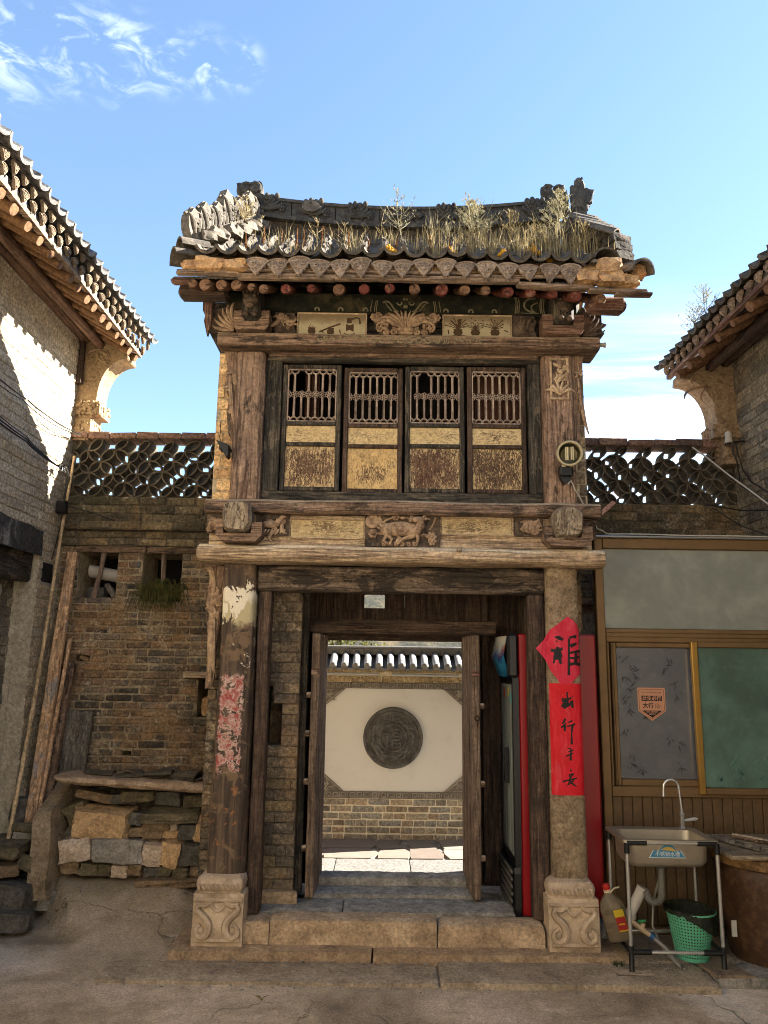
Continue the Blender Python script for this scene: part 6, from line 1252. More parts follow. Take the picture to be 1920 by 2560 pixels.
# ================================================================ unseen main house behind the camera, added to bounce sunlight onto the gate
mh = thing('added_main_house', (0.0, -4.6, 0), 'unseen tall whitewashed house across the courtyard, added to bounce sunlight onto the gate', 'house'); LIME = stone_mat('bounce_limewash', 'c4bba8', 'dad2c0', 'e6dfd0', 3.0, bump=0.3, speck=0.05, grit=0.1, lift=1.15)
mb = MB(); hl = [(-0.65, 0.65, 0.0, 2.4), (-3.0, -1.7, 1.0, 2.3), (1.7, 3.0, 1.0, 2.3), (-2.9, -1.8, 4.2, 5.4), (1.8, 2.9, 4.2, 5.4), (-0.55, 0.55, 4.2, 5.4)]
cells(mb, -6.5, 6.5, 0.0, 7.2, hl, lambda a, b, c, d: mb.box(a, b, -4.1, -3.7, c, d)); mb.build('wall', LIME, mh); mb = MB(); mb.prism([(-3.0, 7.0), (-3.0, 7.12), (-5.6, 8.8), (-8.2, 7.12), (-8.2, 7.0), (-5.6, 8.65)], -6.9, 6.9, 'x'); mb.build('roof', TILE_P, mh)
for a, b, c, d in hl:
    f = MB()
    for q in ((a, a + 0.07, c, d), (b - 0.07, b, c, d), (a, b, d - 0.07, d), ((a + b) / 2 - 0.03, (a + b) / 2 + 0.03, c, d)): f.box(q[0], q[1], -3.95, -3.88, q[2], q[3])
    o = f.build('door' if c == 0 else 'window', W['redz'], mh); f = MB(); f.box(a, b, -3.94, -3.93, c, d); f.build('pane', W['darkz'] if c == 0 else plain('house_pane', '20262a', 0.1), o)
# ================================================================ bronze aluminium partition on the right
def metal(name, col, rough=0.35, m=0.85, var=0.25):
    t = NT(name); a = t.noise(t.pos((3, 3, 40)), 1.0, 4, 0.6); b = t.noise(t.wpos(), 6, 5, 0.65); c = t.mix(t.math('MULTIPLY', t.step(b, 0.4, 0.75), var), col, '3a2c18'); return t.out(c, t.math('ADD', rough, t.math('MULTIPLY', b, 0.2)), t.bump(a, 0.05, 0.002), m, 0.5)
BRONZE = metal('bronze_aluminium', '7a6040', 0.42, 0.55); PY = 5.50
def glass_mat(name, a, b, rough=0.12):
    t = NT(name); p = t.wpos(); n = t.noise(p, 3.0, 6, 0.65, 0.3); f = t.noise(p, 22, 5, 0.7); c = t.mix(t.step(n, 0.35, 0.7), a, b); c = t.mix(t.math('MULTIPLY', t.step(f, 0.56, 0.7), 0.15), c, '8a8a80'); return t.out(c, t.math('ADD', rough * 0.3, t.math('MULTIPLY', f, 0.10)), None, 0.0, 0.5, IOR=2.0)
part = thing('glazed_partition', (2.3, 5.52, 0.05), 'bronze aluminium partition with frosted panes and ribbed panel behind the sink', 'partition')
def fr(name, x0, x1, z0, z1, y0=PY, y1=PY + 0.07, mat=BRONZE, parent=part, bev=0.005): return beam(name, parent, x0, x1, y0, y1, z0, z1, mat, bev=bev, amp=0.0004, seg=1.0)
fr('frame_post', 1.525, 1.585, 0.05, 2.70); fr('frame_post', 2.985, 3.05, 0.05, 2.70); fr('top_rail', 1.585, 2.985, 2.625, 2.70); fr('middle_rail', 1.585, 2.985, 1.955, 2.052); fr('sill_rail', 1.585, 2.985, 0.915, 0.985); fr('bottom_rail', 1.585, 2.985, 0.05, 0.10)
fr('drip_edge', 1.50, 3.08, 2.70, 2.716, PY - 0.03, PY + 0.1, plain('galvanised_strip', '9a9a98', 0.4, 0.6))
fr('glass_pane', 1.585, 2.985, 2.052, 2.625, PY + 0.03, PY + 0.036, glass_mat('grey_green_glass', '7e827a', '9a9d92'))
for z in (1.99, 2.02): fr('rail_bead', 1.585, 2.985, z, z + 0.006, PY - 0.006, PY + 0.002)
fr('window_guide', 1.585, 1.60, 0.985, 1.955, PY - 0.012, PY + 0.06); fr('window_guide', 1.615, 1.628, 0.985, 1.955, PY - 0.006, PY + 0.06)
sash = fr('window_sash', 1.628, 1.655, 0.985, 1.955, PY + 0.008, PY + 0.05); fr('sash_rail', 1.655, 2.215, 1.92, 1.955, PY + 0.008, PY + 0.05, parent=sash); fr('sash_rail', 1.655, 2.215, 0.985, 1.03, PY + 0.008, PY + 0.05, parent=sash)
fr('glass_pane', 1.655, 2.215, 1.03, 1.92, PY + 0.03, PY + 0.036, glass_mat('slate_grey_frosted_glass', '56585c', '646669', 0.3), parent=sash)
GOLD = metal('polished_gold_edge', 'b08a48', 0.25, 0.8, 0.1); sash2 = fr('window_sash', 2.172, 2.215, 0.94, 1.965, PY - 0.035, PY + 0.005, GOLD); fr('sash_rail', 2.215, 2.95, 1.925, 1.965, PY - 0.035, PY + 0.005, parent=sash2); fr('sash_rail', 2.215, 2.95, 0.94, 0.985, PY - 0.035, PY + 0.005, parent=sash2); fr('sash_stile', 2.80, 2.845, 0.985, 1.925, PY - 0.03, PY + 0.005, parent=sash2)
fr('glass_pane', 2.215, 2.80, 0.985, 1.925, PY - 0.012, PY - 0.006, glass_mat('green_frosted_glass', '40594f', '5a7a6e', 0.3), parent=sash2)
mb = MB(); mb.box(1.585, 2.985, PY + 0.04, PY + 0.05, 0.1, 0.915); rp = mb.build('ribbed_panel', plain('dark_bronze_panel', '55432e', 0.5, 0.3, var=0.3), part); x = 1.592
while x < 2.97: fr('rib', x, x + 0.064, 0.10, 0.915, PY + 0.026, PY + 0.041, plain('bronze_slat', '6a543a', 0.5, 0.3, var=0.35) if x < 1.6 else bpy.data.materials['bronze_slat'], parent=rp, bev=0.004); x += 0.0685
mb = MB(); rg = random.Random(21)
def bamboo(cx_, cz_, y, n, L):
    for k in range(n):
        a = -1.57 + rg.uniform(-1.1, 1.1) + (0 if rg.random() < 0.7 else 1.6); l = L * rg.uniform(0.6, 1.2); ox, oz = cx_ + rg.uniform(-0.02, 0.02), cz_ + rg.uniform(-0.02, 0.02); d = Vector((math.cos(a), 0, math.sin(a))); s = Vector((-d.z, 0, d.x)) * l * 0.09
        mb.add([Vector((ox, y, oz)), Vector((ox, y, oz)) + d * l * 0.4 + s, Vector((ox, y, oz)) + d * l, Vector((ox, y, oz)) + d * l * 0.4 - s], [(0, 1, 2, 3)])
for cx_, cz_ in ((1.72, 1.85), (1.76, 1.79), (1.71, 1.72), (1.78, 1.73), (1.75, 1.65), (1.80, 1.63), (2.03, 1.84), (2.01, 1.79), (2.05, 1.68), (1.70, 1.56), (1.74, 1.50), (2.08, 1.60), (1.84, 1.44), (1.74, 1.18), (1.72, 1.12), (1.80, 1.08), (2.0, 1.30), (2.08, 1.27), (2.06, 1.12), (1.70, 1.36)): bamboo(cx_, cz_, PY + 0.0285, 5, 0.05)
mb.build('bamboo_print', plain('dark_leaf_print', '2a2c2d', 0.4), sash)
mb = MB()
for cx_, cz_ in ((2.30, 1.08), (2.34, 1.05), (2.48, 1.09), (2.54, 1.12), (2.62, 1.06), (2.70, 1.10), (2.42, 1.16), (2.66, 1.2)): bamboo(cx_, cz_, PY - 0.0135, 7, 0.06)
mb.build('bamboo_print', plain('pale_leaf_print', '557a6c', 0.5), sash2)
# badge on the dark pane
def text(s, x, y, z, size, mat, parent, align='CENTER', bold=0.0, sx=1.0, rot=(R(90), 0, 0)):
    cu = bpy.data.curves.new('lettering', 'FONT'); cu.body = s; cu.size = size; cu.align_x = align; cu.align_y = 'CENTER'; cu.offset = bold; tmp = bpy.data.objects.new('tmp', cu); COL.objects.link(tmp)
    dg = bpy.context.evaluated_depsgraph_get(); me = bpy.data.meshes.new_from_object(tmp.evaluated_get(dg)); bpy.data.objects.remove(tmp); me.materials.clear(); me.materials.append(mat); o = place('lettering', me, parent, (x, y, z), rot, (sx, 1, 1)); return o
badge = thing('window_sticker', (1.893, PY + 0.027, 1.42), 'salmon-coloured badge sticker with black lettering on the dark window pane', 'sticker'); SALM = plain('salmon_sticker', 'c08a6a', 0.5); INKB = plain('black_print', '151210', 0.6); yb = PY + 0.0255
def bshape(k): return [(1.893 + k * px, 1.53 + k * pz) for px, pz in ((-0.097, 0.105), (-0.09, 0.113), (0.09, 0.113), (0.097, 0.105), (0.097, -0.045), (0.0, -0.113), (-0.097, -0.045))]
mb = MB(); mb.prism(bshape(1.0), yb, yb + 0.002); mb.build('backing', SALM, badge); mb = MB()
bs = bshape(0.9); mb.tube([(a, yb - 0.0005, b) for a, b in bs + [bs[0]]], 0.0012, 4); mb.box(1.823, 1.966, yb - 0.001, yb + 0.0005, 1.551, 1.588); mb.prism([(1.822, 1.487), (1.964, 1.487), (1.893, 1.438)], yb - 0.001, yb + 0.0005); mb.box(1.917, 1.919, yb - 0.001, yb, 1.502, 1.535); mb.build('print', INKB, badge)
text('太行一号风景道 陵川旅游', 1.893, yb - 0.001, 1.609, 0.0125, INKB, badge); text('此生必行', 1.894, yb - 0.002, 1.569, 0.033, SALM, badge, bold=0.0008); text('太行', 1.867, yb - 0.001, 1.518, 0.038, INKB, badge, bold=0.001)
for i, s in enumerate(('TAI', 'HANG', 'NO.1')): text(s, 1.925, yb - 0.001, 1.531 - i * 0.0125, 0.0105, INKB, badge, 'LEFT', 0.0003)
text('0356-7654329', 1.893, yb - 0.002, 1.478, 0.014, SALM, badge, bold=0.0003); text('中国·陵川', 1.893, yb - 0.002, 1.462, 0.0115, SALM, badge, bold=0.0003)
# ================================================================ sink on its folding stand
STEEL = metal('brushed_steel', 'b4aa98', 0.32, 0.75, 0.2); CHROME = plain('chrome', 'c8c6c0', 0.22, 0.7); BPLA = plain('black_plastic', '141414', 0.45)
sink = thing('sink_stand', (1.75, 5.07, 0.045), 'stainless steel sink with gooseneck tap on a tubular folding stand', 'sink'); x0, x1, y0, y1, zr_ = 1.462, 2.035, 4.885, 5.275, 0.768
def ring_rect(x0, x1, y0, y1, z, r, n=6):
    o = []
    for cx_, cy_, a0 in ((x1 - r, y1 - r, 0), (x0 + r, y1 - r, 90), (x0 + r, y0 + r, 180), (x1 - r, y0 + r, 270)):
        for k in range(n + 1): a = R(a0 + 90 * k / n); o.append((cx_ + r * math.cos(a), cy_ + r * math.sin(a), z))
    return o
mb = MB(); mb.rings([ring_rect(x0, x1, y0, y1, zr_ - 0.018, 0.012), ring_rect(x0, x1, y0, y1, zr_, 0.012), ring_rect(x0 + 0.012, x1 - 0.012, y0 + 0.012, y1 - 0.012, zr_ + 0.004, 0.012), ring_rect(x0 + 0.035, x1 - 0.05, y0 + 0.03, y1 - 0.06, zr_ - 0.004, 0.05), ring_rect(x0 + 0.045, x1 - 0.06, y0 + 0.04, y1 - 0.07, zr_ - 0.12, 0.06), ring_rect(x0 + 0.09, x1 - 0.10, y0 + 0.08, y1 - 0.11, zr_ - 0.155, 0.05)], False); k = len(mb.v); n = 28
mb.f.append(tuple(range(k - n, k))); mb.a.append(0.0); mb.rings([ring_rect(x0 + 0.03, x1 - 0.045, y0 + 0.024, y1 - 0.055, zr_ - 0.016, 0.055), ring_rect(x0 + 0.035, x1 - 0.05, y0 + 0.028, y1 - 0.06, zr_ - 0.13, 0.06), ring_rect(x0 + 0.055, x1 - 0.07, y0 + 0.05, y1 - 0.08, zr_ - 0.16, 0.06), ring_rect(x0 + 0.10, x1 - 0.11, y0 + 0.09, y1 - 0.12, zr_ - 0.168, 0.05)], False); k = len(mb.v); mb.f.append(tuple(range(k - n, k))); mb.a.append(0.0); mb.build('basin', STEEL, sink, True)
for xx in (1.482, 2.022):
    for yy in (4.893, 5.262):
        q = MB(); q.tube([(xx, yy, 0.16), (xx, yy, zr_ - 0.06)], 0.0115, 10, up=(1, 0, 0)); lg = q.build('leg', CHROME, sink, True); q = MB(); q.tube([(xx, yy, 0.046), (xx, yy, 0.05), (xx, yy, 0.185)], [0.018, 0.0155, 0.0155], 10, up=(1, 0, 0)); q.build('foot_sleeve', BPLA, lg, True); q = MB(); q.tube([(xx, yy, zr_ - 0.075), (xx, yy, zr_ - 0.016)], 0.017, 10, up=(1, 0, 0)); q.build('corner_sleeve', BPLA, lg, True)
for yy, z in ((4.893, zr_ - 0.016), (4.893, 0.150), (5.262, zr_ - 0.016), (5.262, 0.150)):
    q = MB(); q.tube([(1.482, yy, z), (2.022, yy, z)], 0.0105, 10, up=(0, 0, 1)); o = q.build('cross_bar', CHROME, sink, True); q = MB(); q.tube([(1.482, yy, z), (1.60, yy, z)], 0.0155, 10, up=(0, 0, 1)); q.tube([(1.905, yy, z), (2.022, yy, z)], 0.0155, 10, up=(0, 0, 1)); q.build('bar_sleeve', BPLA, o, True)
for xx in (1.482, 2.022): q = MB(); q.tube([(xx, 4.893, zr_ - 0.016), (xx, 5.262, zr_ - 0.016)], 0.012, 8); q.tube([(xx, 4.893, 0.15), (xx, 5.262, 0.15)], 0.012, 8); q.build('side_bar', BPLA, sink, True)
fx, fy = 1.955, 5.24
mb = MB(); mb.lathe([(0.022, 0), (0.022, 0.006), (0.014, 0.012), (0.013, 0.075), (0.017, 0.08), (0.017, 0.095), (0.010, 0.1)], (fx, fy, zr_), 'z', 14); tap = mb.build('tap', CHROME, sink, True)
mb = MB(); mb.tube([(fx, fy, zr_ + 0.09), (fx - 0.005, fy, zr_ + 0.16), (fx - 0.012, fy, zr_ + 0.24)] + [(fx - 0.062 + 0.05 * math.cos(a), fy - 0.0, zr_ + 0.25 + 0.05 * math.sin(a)) for a in [math.pi * k / 9 for k in range(10)]] + [(fx - 0.114, fy, zr_ + 0.215)], 0.0085, 10); mb.tube([(fx - 0.114, fy, zr_ + 0.222), (fx - 0.115, fy, zr_ + 0.195)], 0.0115, 10); mb.build('spout', CHROME, tap, True)
mb = MB(); mb.tube([(fx + 0.012, fy, zr_ + 0.05), (fx + 0.035, fy, zr_ + 0.052), (fx + 0.075, fy - 0.005, zr_ + 0.06), (fx + 0.095, fy - 0.006, zr_ + 0.06)], [0.007, 0.009, 0.012, 0.006], 8); mb.build('handle', plain('clear_tap_handle', 'a8a8a4', 0.1), tap, True)
mb = MB(); DR = plain('grey_drain_hose', '6c6a62', 0.6, var=0.2); P = [(1.735, 5.06, 0.60), (1.737, 5.06, 0.52), (1.735, 5.06, 0.44)] + [(1.69 + 0.045 * math.cos(a), 5.06, 0.42 + 0.045 * math.sin(a)) for a in [-math.pi * k / 8 for k in range(9)]] + [(1.63, 5.06, 0.45)]
Q = []; 
for a, b in zip(P, P[1:]):
    for k in range(5): Q.append(tuple(a[i] + (b[i] - a[i]) * k / 5 for i in range(3)))
mb.tube(Q, [0.019 + 0.003 * (k % 2) for k in range(len(Q))], 10); mb.lathe([(0.04, 0), (0.035, -0.02), (0.02, -0.03), (0.02, -0.05)], (1.735, 5.06, 0.60), 'z', 14); mb.build('drain_hose', DR, sink, True)
mb = MB(); mb.tube([(1.80, 5.18, 0.60), (1.765, 5.2, 0.46), (1.725, 5.2, 0.33), (1.715, 5.2, 0.2), (1.735, 5.14, 0.12), (1.77, 5.05, 0.06)], 0.0075, 8); mb.build('supply_hose', plain('braided_hose', '8a867c', 0.4, 0.4), sink, True)
# mountain decal on the basin
yd = y0 + 0.0265; mb = MB(); mt = [(1.625, 0.668), (1.648, 0.705), (1.66, 0.712), (1.672, 0.698), (1.70, 0.728), (1.715, 0.738), (1.74, 0.742), (1.765, 0.735), (1.79, 0.70), (1.805, 0.708), (1.835, 0.668)]
mb.prism([(1.73 + (a - 1.73) * 1.06, 0.703 + (b - 0.703) * 1.12) for a, b in mt], yd - 0.001, yd); dc = mb.build('decal', plain('white_decal', 'c4ccd0', 0.4), sink); mb = MB(); mb.prism(mt, yd - 0.002, yd - 0.001); mb.build('decal_print', plain('blue_decal', '3a7894', 0.4), dc); mb = MB(); mb.prism([(1.69, 0.71), (1.725, 0.728), (1.76, 0.724), (1.785, 0.702)], yd - 0.003, yd - 0.002); mb.build('decal_print', plain('gold_decal', 'b89a48', 0.4), dc)
text('不锈钢水槽', 1.73, yd - 0.003, 0.685, 0.03, bpy.data.materials['white_decal'], dc)
# plastic fittings under the sink
pv = thing('waste_pipe', (1.55, 5.1, 0.2), 'tilted white plastic waste pipe under the sink', 'pipe'); PVC = plain('white_pvc', 'b4aea2', 0.4, var=0.12); mb = MB(); mb.tube([(1.625, 5.08, 0.455), (1.545, 5.1, 0.29)], 0.032, 14); mb.build('pipe', PVC, pv, True); mb = MB(); mb.tube([(1.55, 5.1, 0.30), (1.525, 5.11, 0.24)], 0.04, 14); mb.build('socket', PVC, pv, True)
vl = thing('water_valve', (1.60, 5.05, 0.2), 'white water valve with green lever and blue tape below the waste pipe', 'valve'); mb = MB(); mb.tube([(1.53, 5.08, 0.275), (1.60, 5.06, 0.225), (1.66, 5.04, 0.185)], 0.016, 10); mb.tube([(1.60, 5.06, 0.225), (1.615, 5.06, 0.255)], 0.014, 10); mb.build('body', plain('cream_pvc', 'b09878', 0.5, var=0.3), vl, True); mb = MB(); mb.tube([(1.58, 5.05, 0.268), (1.625, 5.05, 0.272)], [0.01, 0.008], 8); mb.build('lever', plain('green_plastic', '2c7a44', 0.4), vl, True); mb = MB(); mb.tube([(1.645, 5.045, 0.195), (1.665, 5.04, 0.182)], 0.02, 10); mb.build('tape', plain('blue_tape', '24507a', 0.5), vl, True); mb = MB(); mb.tube([(1.66, 5.04, 0.185), (1.72, 5.0, 0.14), (1.76, 4.98, 0.08), (1.79, 4.97, 0.05)], 0.011, 8); mb.build('hose', plain('clear_grey_hose', '86807a', 0.35), vl, True)
# mat under the front feet
mb = MB(); beam_mb(mb, 1.38, 1.60, 4.84, 4.93, 0.040, 0.0475, 0.003, 0.002); tag(mb.build('wooden_mat', W['brownx']), 'thin brown board under the left front foot of the sink stand', 'board'); mb = MB(); mb.add([(1.905, 4.98, 0.066), (2.10, 4.98, 0.066), (2.155, 4.80, 0.066), (1.94, 4.80, 0.066), (1.905, 4.98, 0.0505), (2.10, 4.98, 0.0505), (2.155, 4.80, 0.0505), (1.94, 4.80, 0.0505)], [(0, 3, 2, 1), (4, 5, 6, 7), (0, 1, 5, 4), (1, 2, 6, 5), (2, 3, 7, 6), (3, 0, 4, 7)]); tag(mb.build('floor_tile', stone_mat('brown_floor_tile', '4a3c2e', '62523f', '7a6850', 9, bump=0.2)), 'loose brown floor tile under the right front foot of the sink stand', 'tile')
# basket with its liner
bk = thing('waste_basket', (1.925, 5.12, 0.05), 'mint green perforated plastic waste basket under the sink', 'basket'); GRN = plain('mint_plastic', '62b08c', 0.35, var=0.08); mb = MB(); bc = (1.925, 5.12); nz_r, na = 13, 44
def bpt(i, j, f=1.0): t = j / nz_r; r = (0.098 + 0.042 * t) * f; a = 6.2832 * i / na; return (bc[0] + r * math.cos(a), bc[1] + r * math.sin(a), 0.065 + 0.235 * t)
for j in range(nz_r):
    for i in range(na):
        o = [bpt(i, j), bpt(i + 1, j), bpt(i + 1, j + 1), bpt(i, j + 1)]; h = [bpt(i + 0.22, j + 0.25), bpt(i + 0.78, j + 0.25), bpt(i + 0.78, j + 0.75), bpt(i + 0.22, j + 0.75)]
        mb.add(o + h, [(0, 1, 5, 4), (1, 2, 6, 5), (2, 3, 7, 6), (3, 0, 4, 7)])
mb.lathe([(0.094, 0.046), (0.098, 0.05), (0.1, 0.068), (0.0975, 0.068)], (bc[0], bc[1], 0), 'z', 44, False); mb.lathe([(0.141, 0.297), (0.143, 0.322), (0.152, 0.326), (0.153, 0.318), (0.147, 0.312), (0.144, 0.297)], (bc[0], bc[1], 0), 'z', 44, False); bo = mb.build('basket', GRN, bk)
bo.modifiers.new('thickness', 'SOLIDIFY').thickness = 0.003
bag = thing('bin_liner', (1.93, 5.12, 0.25), 'dark crumpled bag lining the mint green waste basket', 'bag'); mb = MB(); rs = []
for k, (r, z) in enumerate(((0.085, 0.12), (0.115, 0.2), (0.128, 0.28), (0.138, 0.322), (0.147, 0.332), (0.156, 0.326), (0.158, 0.30))):
    rs.append([(bc[0] + (r + 0.008 * mnoise.noise((i * 1.3, k, 0))) * math.cos(6.2832 * i / 40), bc[1] + (r + 0.008 * mnoise.noise((i * 1.3, k, 0))) * math.sin(6.2832 * i / 40), z + 0.012 * mnoise.noise((i * 0.9, k, 5)) - (0.0 if k < 5 else 0.05 * (k - 4) * max(0, math.cos(6.2832 * i / 40 - R(-38))) ** 2 - (0.012 if math.cos(6.2832 * i / 40 - R(-38)) < 0.1 else 0))) for i in range(40)])
mb.rings(rs, False); t = NT('dark_bin_bag'); mb.build('liner', t.out(t.mix(t.noise(t.wpos(), 40, 4, 0.6), '14170f', '2b3022'), 0.35, t.bump(t.noise(t.wpos(), 45, 5, 0.6, 1.0), 0.8, 0.02)), bag, True)
# oil bottle
bt = thing('oil_bottle', (1.46, 5.06, 0.15), 'big clear cooking-oil bottle with red cap hanging beside the right column base', 'bottle'); M = Matrix.Translation((1.475, 5.06, 0.165)) @ Matrix.Rotation(R(-15), 4, 'Y') @ Matrix.Rotation(R(-20), 4, 'Z')
def sq(r, z, e=0.5): return [(math.copysign(abs(math.cos(a)) ** e, math.cos(a)) * r, math.copysign(abs(math.sin(a)) ** e, math.sin(a)) * r * 0.8, z) for a in [6.2832 * j / 24 for j in range(24)]]
prof = [(0.058, 0.0), (0.07, 0.008), (0.073, 0.05), (0.069, 0.06), (0.073, 0.07), (0.069, 0.08), (0.072, 0.09), (0.072, 0.15), (0.068, 0.158), (0.073, 0.166), (0.073, 0.19), (0.06, 0.225), (0.035, 0.255), (0.02, 0.275), (0.018, 0.30)]
def clear(name, col, rough=0.08, tr=0.82): t = NT(name); return t.out(col, rough, t.bump(t.noise(t.pos(), 30, 3, 0.5), 0.2, 0.004), 0.0, 0.5, Transmission_Weight=tr, IOR=1.2)
mb = MB(); mb.rings([sq(r, z, 0.55 if z < 0.2 else 0.8) for r, z in prof]); mb.xf(M); bd = mb.build('bottle', clear('clear_brownish_plastic', 'a8987c', 0.12, 0.7), bt, True)
mb = MB(); mb.rings([sq(0.066, z, 0.55) for z in (0.006, 0.03, 0.085)]); mb.xf(M); mb.build('dark_liquid', plain('muddy_liquid', '4a3c26', 0.3), bd)
mb = MB(); mb.lathe([(0.021, 0.29), (0.022, 0.295), (0.022, 0.318), (0.018, 0.322)], (0, 0, 0), 'z', 16); mb.xf(M); mb.build('cap', plain('red_cap', 'a8261c', 0.4), bt, True); mb = MB(); mb.lathe([(0.023, 0.275), (0.024, 0.29), (0.02, 0.291)], (0, 0, 0), 'z', 14); mb.tube([(0.015, -0.02, 0.275), (0.05, -0.03, 0.30), (0.075, -0.02, 0.30), (0.05, 0.01, 0.285)], 0.005, 6); mb.xf(M); mb.build('carry_ring', plain('cream_plastic', 'c0b494', 0.5), bt, True)
mb = MB(); lb = [(x_, y_, z_) for x_, y_, z_ in [(0.01, -0.0605, 0.06), (0.066, -0.056, 0.06), (0.066, -0.056, 0.185), (0.01, -0.0605, 0.185)]]; mb.add(lb, [(0, 1, 2, 3)]); mb.xf(M); lbo = mb.build('label', plain('red_label', '96201c', 0.4, var=0.15), bt); mb = MB(); mb.add([(0.009, -0.0615, 0.145), (0.067, -0.057, 0.145), (0.067, -0.057, 0.187), (0.009, -0.0615, 0.187)], [(0, 1, 2, 3)]); mb.add([(0.012, -0.0615, 0.062), (0.065, -0.057, 0.062), (0.065, -0.057, 0.07), (0.012, -0.0615, 0.07)], [(0, 1, 2, 3)]); mb.add([(0.02, -0.0615, 0.10), (0.056, -0.0585, 0.10), (0.056, -0.0585, 0.108), (0.02, -0.0615, 0.108)], [(0, 1, 2, 3)]); mb.xf(M); mb.build('label_print', plain('yellow_label', 'b8a024', 0.4, var=0.2), lbo)
# clay jar with board lid
jr = thing('clay_jar', (2.46, 5.14, 0.04), 'large dark brown glazed clay jar beside the sink at the right edge', 'jar'); t = NT('brown_jar_glaze'); p = t.wpos(); JAR = t.out(t.mix(t.step(t.noise(p, 14, 6, 0.7), 0.4, 0.75), t.mix(t.noise(p, 3, 4, 0.6), '2c1c12', '46301f'), '5e4632'), 0.5, t.bump(t.noise(p, 25, 5, 0.6), 0.4, 0.006))
mb = MB(); mb.lathe([(0.245, 0.045), (0.27, 0.06), (0.315, 0.30), (0.335, 0.50), (0.335, 0.575), (0.32, 0.60)], (2.46, 5.14, 0), 'z', 48); mb.build('body', JAR, jr, True); t = NT('tan_jar_rim'); mb = MB(); mb.lathe([(0.325, 0.60), (0.345, 0.605), (0.352, 0.63), (0.35, 0.66), (0.335, 0.672), (0.30, 0.672), (0.295, 0.60)], (2.46, 5.14, 0), 'z', 48); mb.build('rim', t.out(t.mix(t.step(t.noise(t.wpos(), 9, 6, 0.7), 0.45, 0.65), '8a6a40', '4a3520'), 0.7, t.bump(t.noise(t.wpos(), 30, 4, 0.6), 0.4, 0.005)), jr, True)
mb = MB(); beam_mb(mb, 2.08, 2.85, 4.82, 5.45, 0.674, 0.698, 0.006, 0.006, seed=4); tag(mb.build('board_lid', wood('dusty_lid_board', 'x', '4a3826', '77603f', '93805c')), 'flat wooden board lying on the large clay jar', 'board')
for a, b, lab in (((2.13, 5.25, 0.72), (2.30, 4.93, 0.715), 'dark stick lying on the left of the jar board'), ((2.30, 5.3, 0.718), (2.62, 4.90, 0.716), 'flat brown lath lying across the jar board')):
    mb = MB(); mb.tube([a, tuple((p + q) / 2 for p, q in zip(a, b)), b], 0.016, 6, up=(0, 0, 1)); tag(mb.build('stick', W['greyx'] if 'dark' in lab else W['brownx'], None, True), lab, 'stick')
mb = MB(); mb.box(2.135, 2.165, 5.02, 5.03, 0.20, 0.29); tag(mb.build('wall_switch', plain('white_switch', 'b0ac9f', 0.5)), 'small pale switch plate hanging beside the clay jar', 'switch')
# ================================================================ drinks fridge in the passage
fg = thing('drinks_fridge', (1.18, 5.65, 0.18), 'red drinks fridge with glass door and lit sign standing in the gateway', 'fridge'); FRED = plain('red_fridge_panel', '8e1016', 0.32, var=0.08); FBLK = plain('black_fridge_trim', '0e0e10', 0.4)
mb = MB(); beam_mb(mb, 0.938, 1.475, 5.38, 5.93, 0.185, 2.0, 0.01, 0.0); mb.build('cabinet', FRED, fg); mb = MB(); beam_mb(mb, 0.885, 0.937, 5.376, 5.934, 0.185, 0.48, 0.006, 0.0); mb.build('base', FBLK, fg)
mb = MB()
for a in ((0.895, 0.937, 5.376, 5.42, 0.482, 1.70), (0.895, 0.937, 5.89, 5.934, 0.482, 1.70), (0.895, 0.937, 5.42, 5.89, 0.482, 0.53), (0.895, 0.937, 5.42, 5.89, 1.655, 1.70)): mb.box(*a)
dr = mb.build('door', FBLK, fg); mb = MB(); mb.box(0.905, 0.912, 5.42, 5.89, 0.53, 1.655); t = NT('fridge_glass'); mb.build('glass', t.out(t.mix(t.step(t.noise(t.pos((1, 30, 1)), 1.0, 3, 0.5), 0.4, 0.65), '8a948c', 'b4bab0'), 0.25, None, 0.0, 0.3), dr); mb = MB(); mb.box(0.868, 0.895, 5.60, 5.625, 0.98, 1.22); mb.build('handle', FBLK, dr)  # pale opaque streaks stand in for reflections in the glass
for y_, z_, c_ in ((5.80, 1.60, 'b03030'), (5.62, 1.61, 'b09a30'), (5.52, 1.57, '3aa0a8')): mb = MB(); mb.box(0.9025, 0.9045, y_ - 0.02, y_ + 0.02, z_ - 0.045, z_ + 0.02); mb.build('price_tag', plain('tag_' + c_, c_, 0.5), dr)
mb = MB(); rs = []
for k in range(9):
    y_ = 5.40 + 0.52 * k / 8; rs.append([(0.90 - 0.045 * math.sin(math.pi * (0.15 + 0.7 * k / 8)), y_, 1.705), (0.875 - 0.075 * math.sin(math.pi * (0.15 + 0.7 * k / 8)), y_, 1.85), (0.885 - 0.045 * math.sin(math.pi * (0.15 + 0.7 * k / 8)), y_, 1.985)])
mb.rings(rs, False, False); t = NT('advert_print'); p = t.wpos(); q = t.xyz(p); n_ = t.noise(p, 9, 5, 0.6, 0.8); c = t.ramp(t.math('ADD', t.math('MULTIPLY', t.math('SUBTRACT', q[2], 1.70), 3.0), t.math('MULTIPLY', t.math('SUBTRACT', n_, 0.5), 0.7)), [(0.1, '1f5c80'), (0.3, '2f7c9c'), (0.45, '1c2c70'), (0.6, 'a0a8a4'), (0.78, 'c2bfae'), (0.95, 'b0a284')]); c = t.mix(t.math('MULTIPLY', t.step(t.noise(p, 14, 3, 0.5), 0.58, 0.66), t.step(q[2], 1.78, 1.85)), c, 'b05a34'); mb.build('lit_sign', t.out(c, 0.35), fg, True)
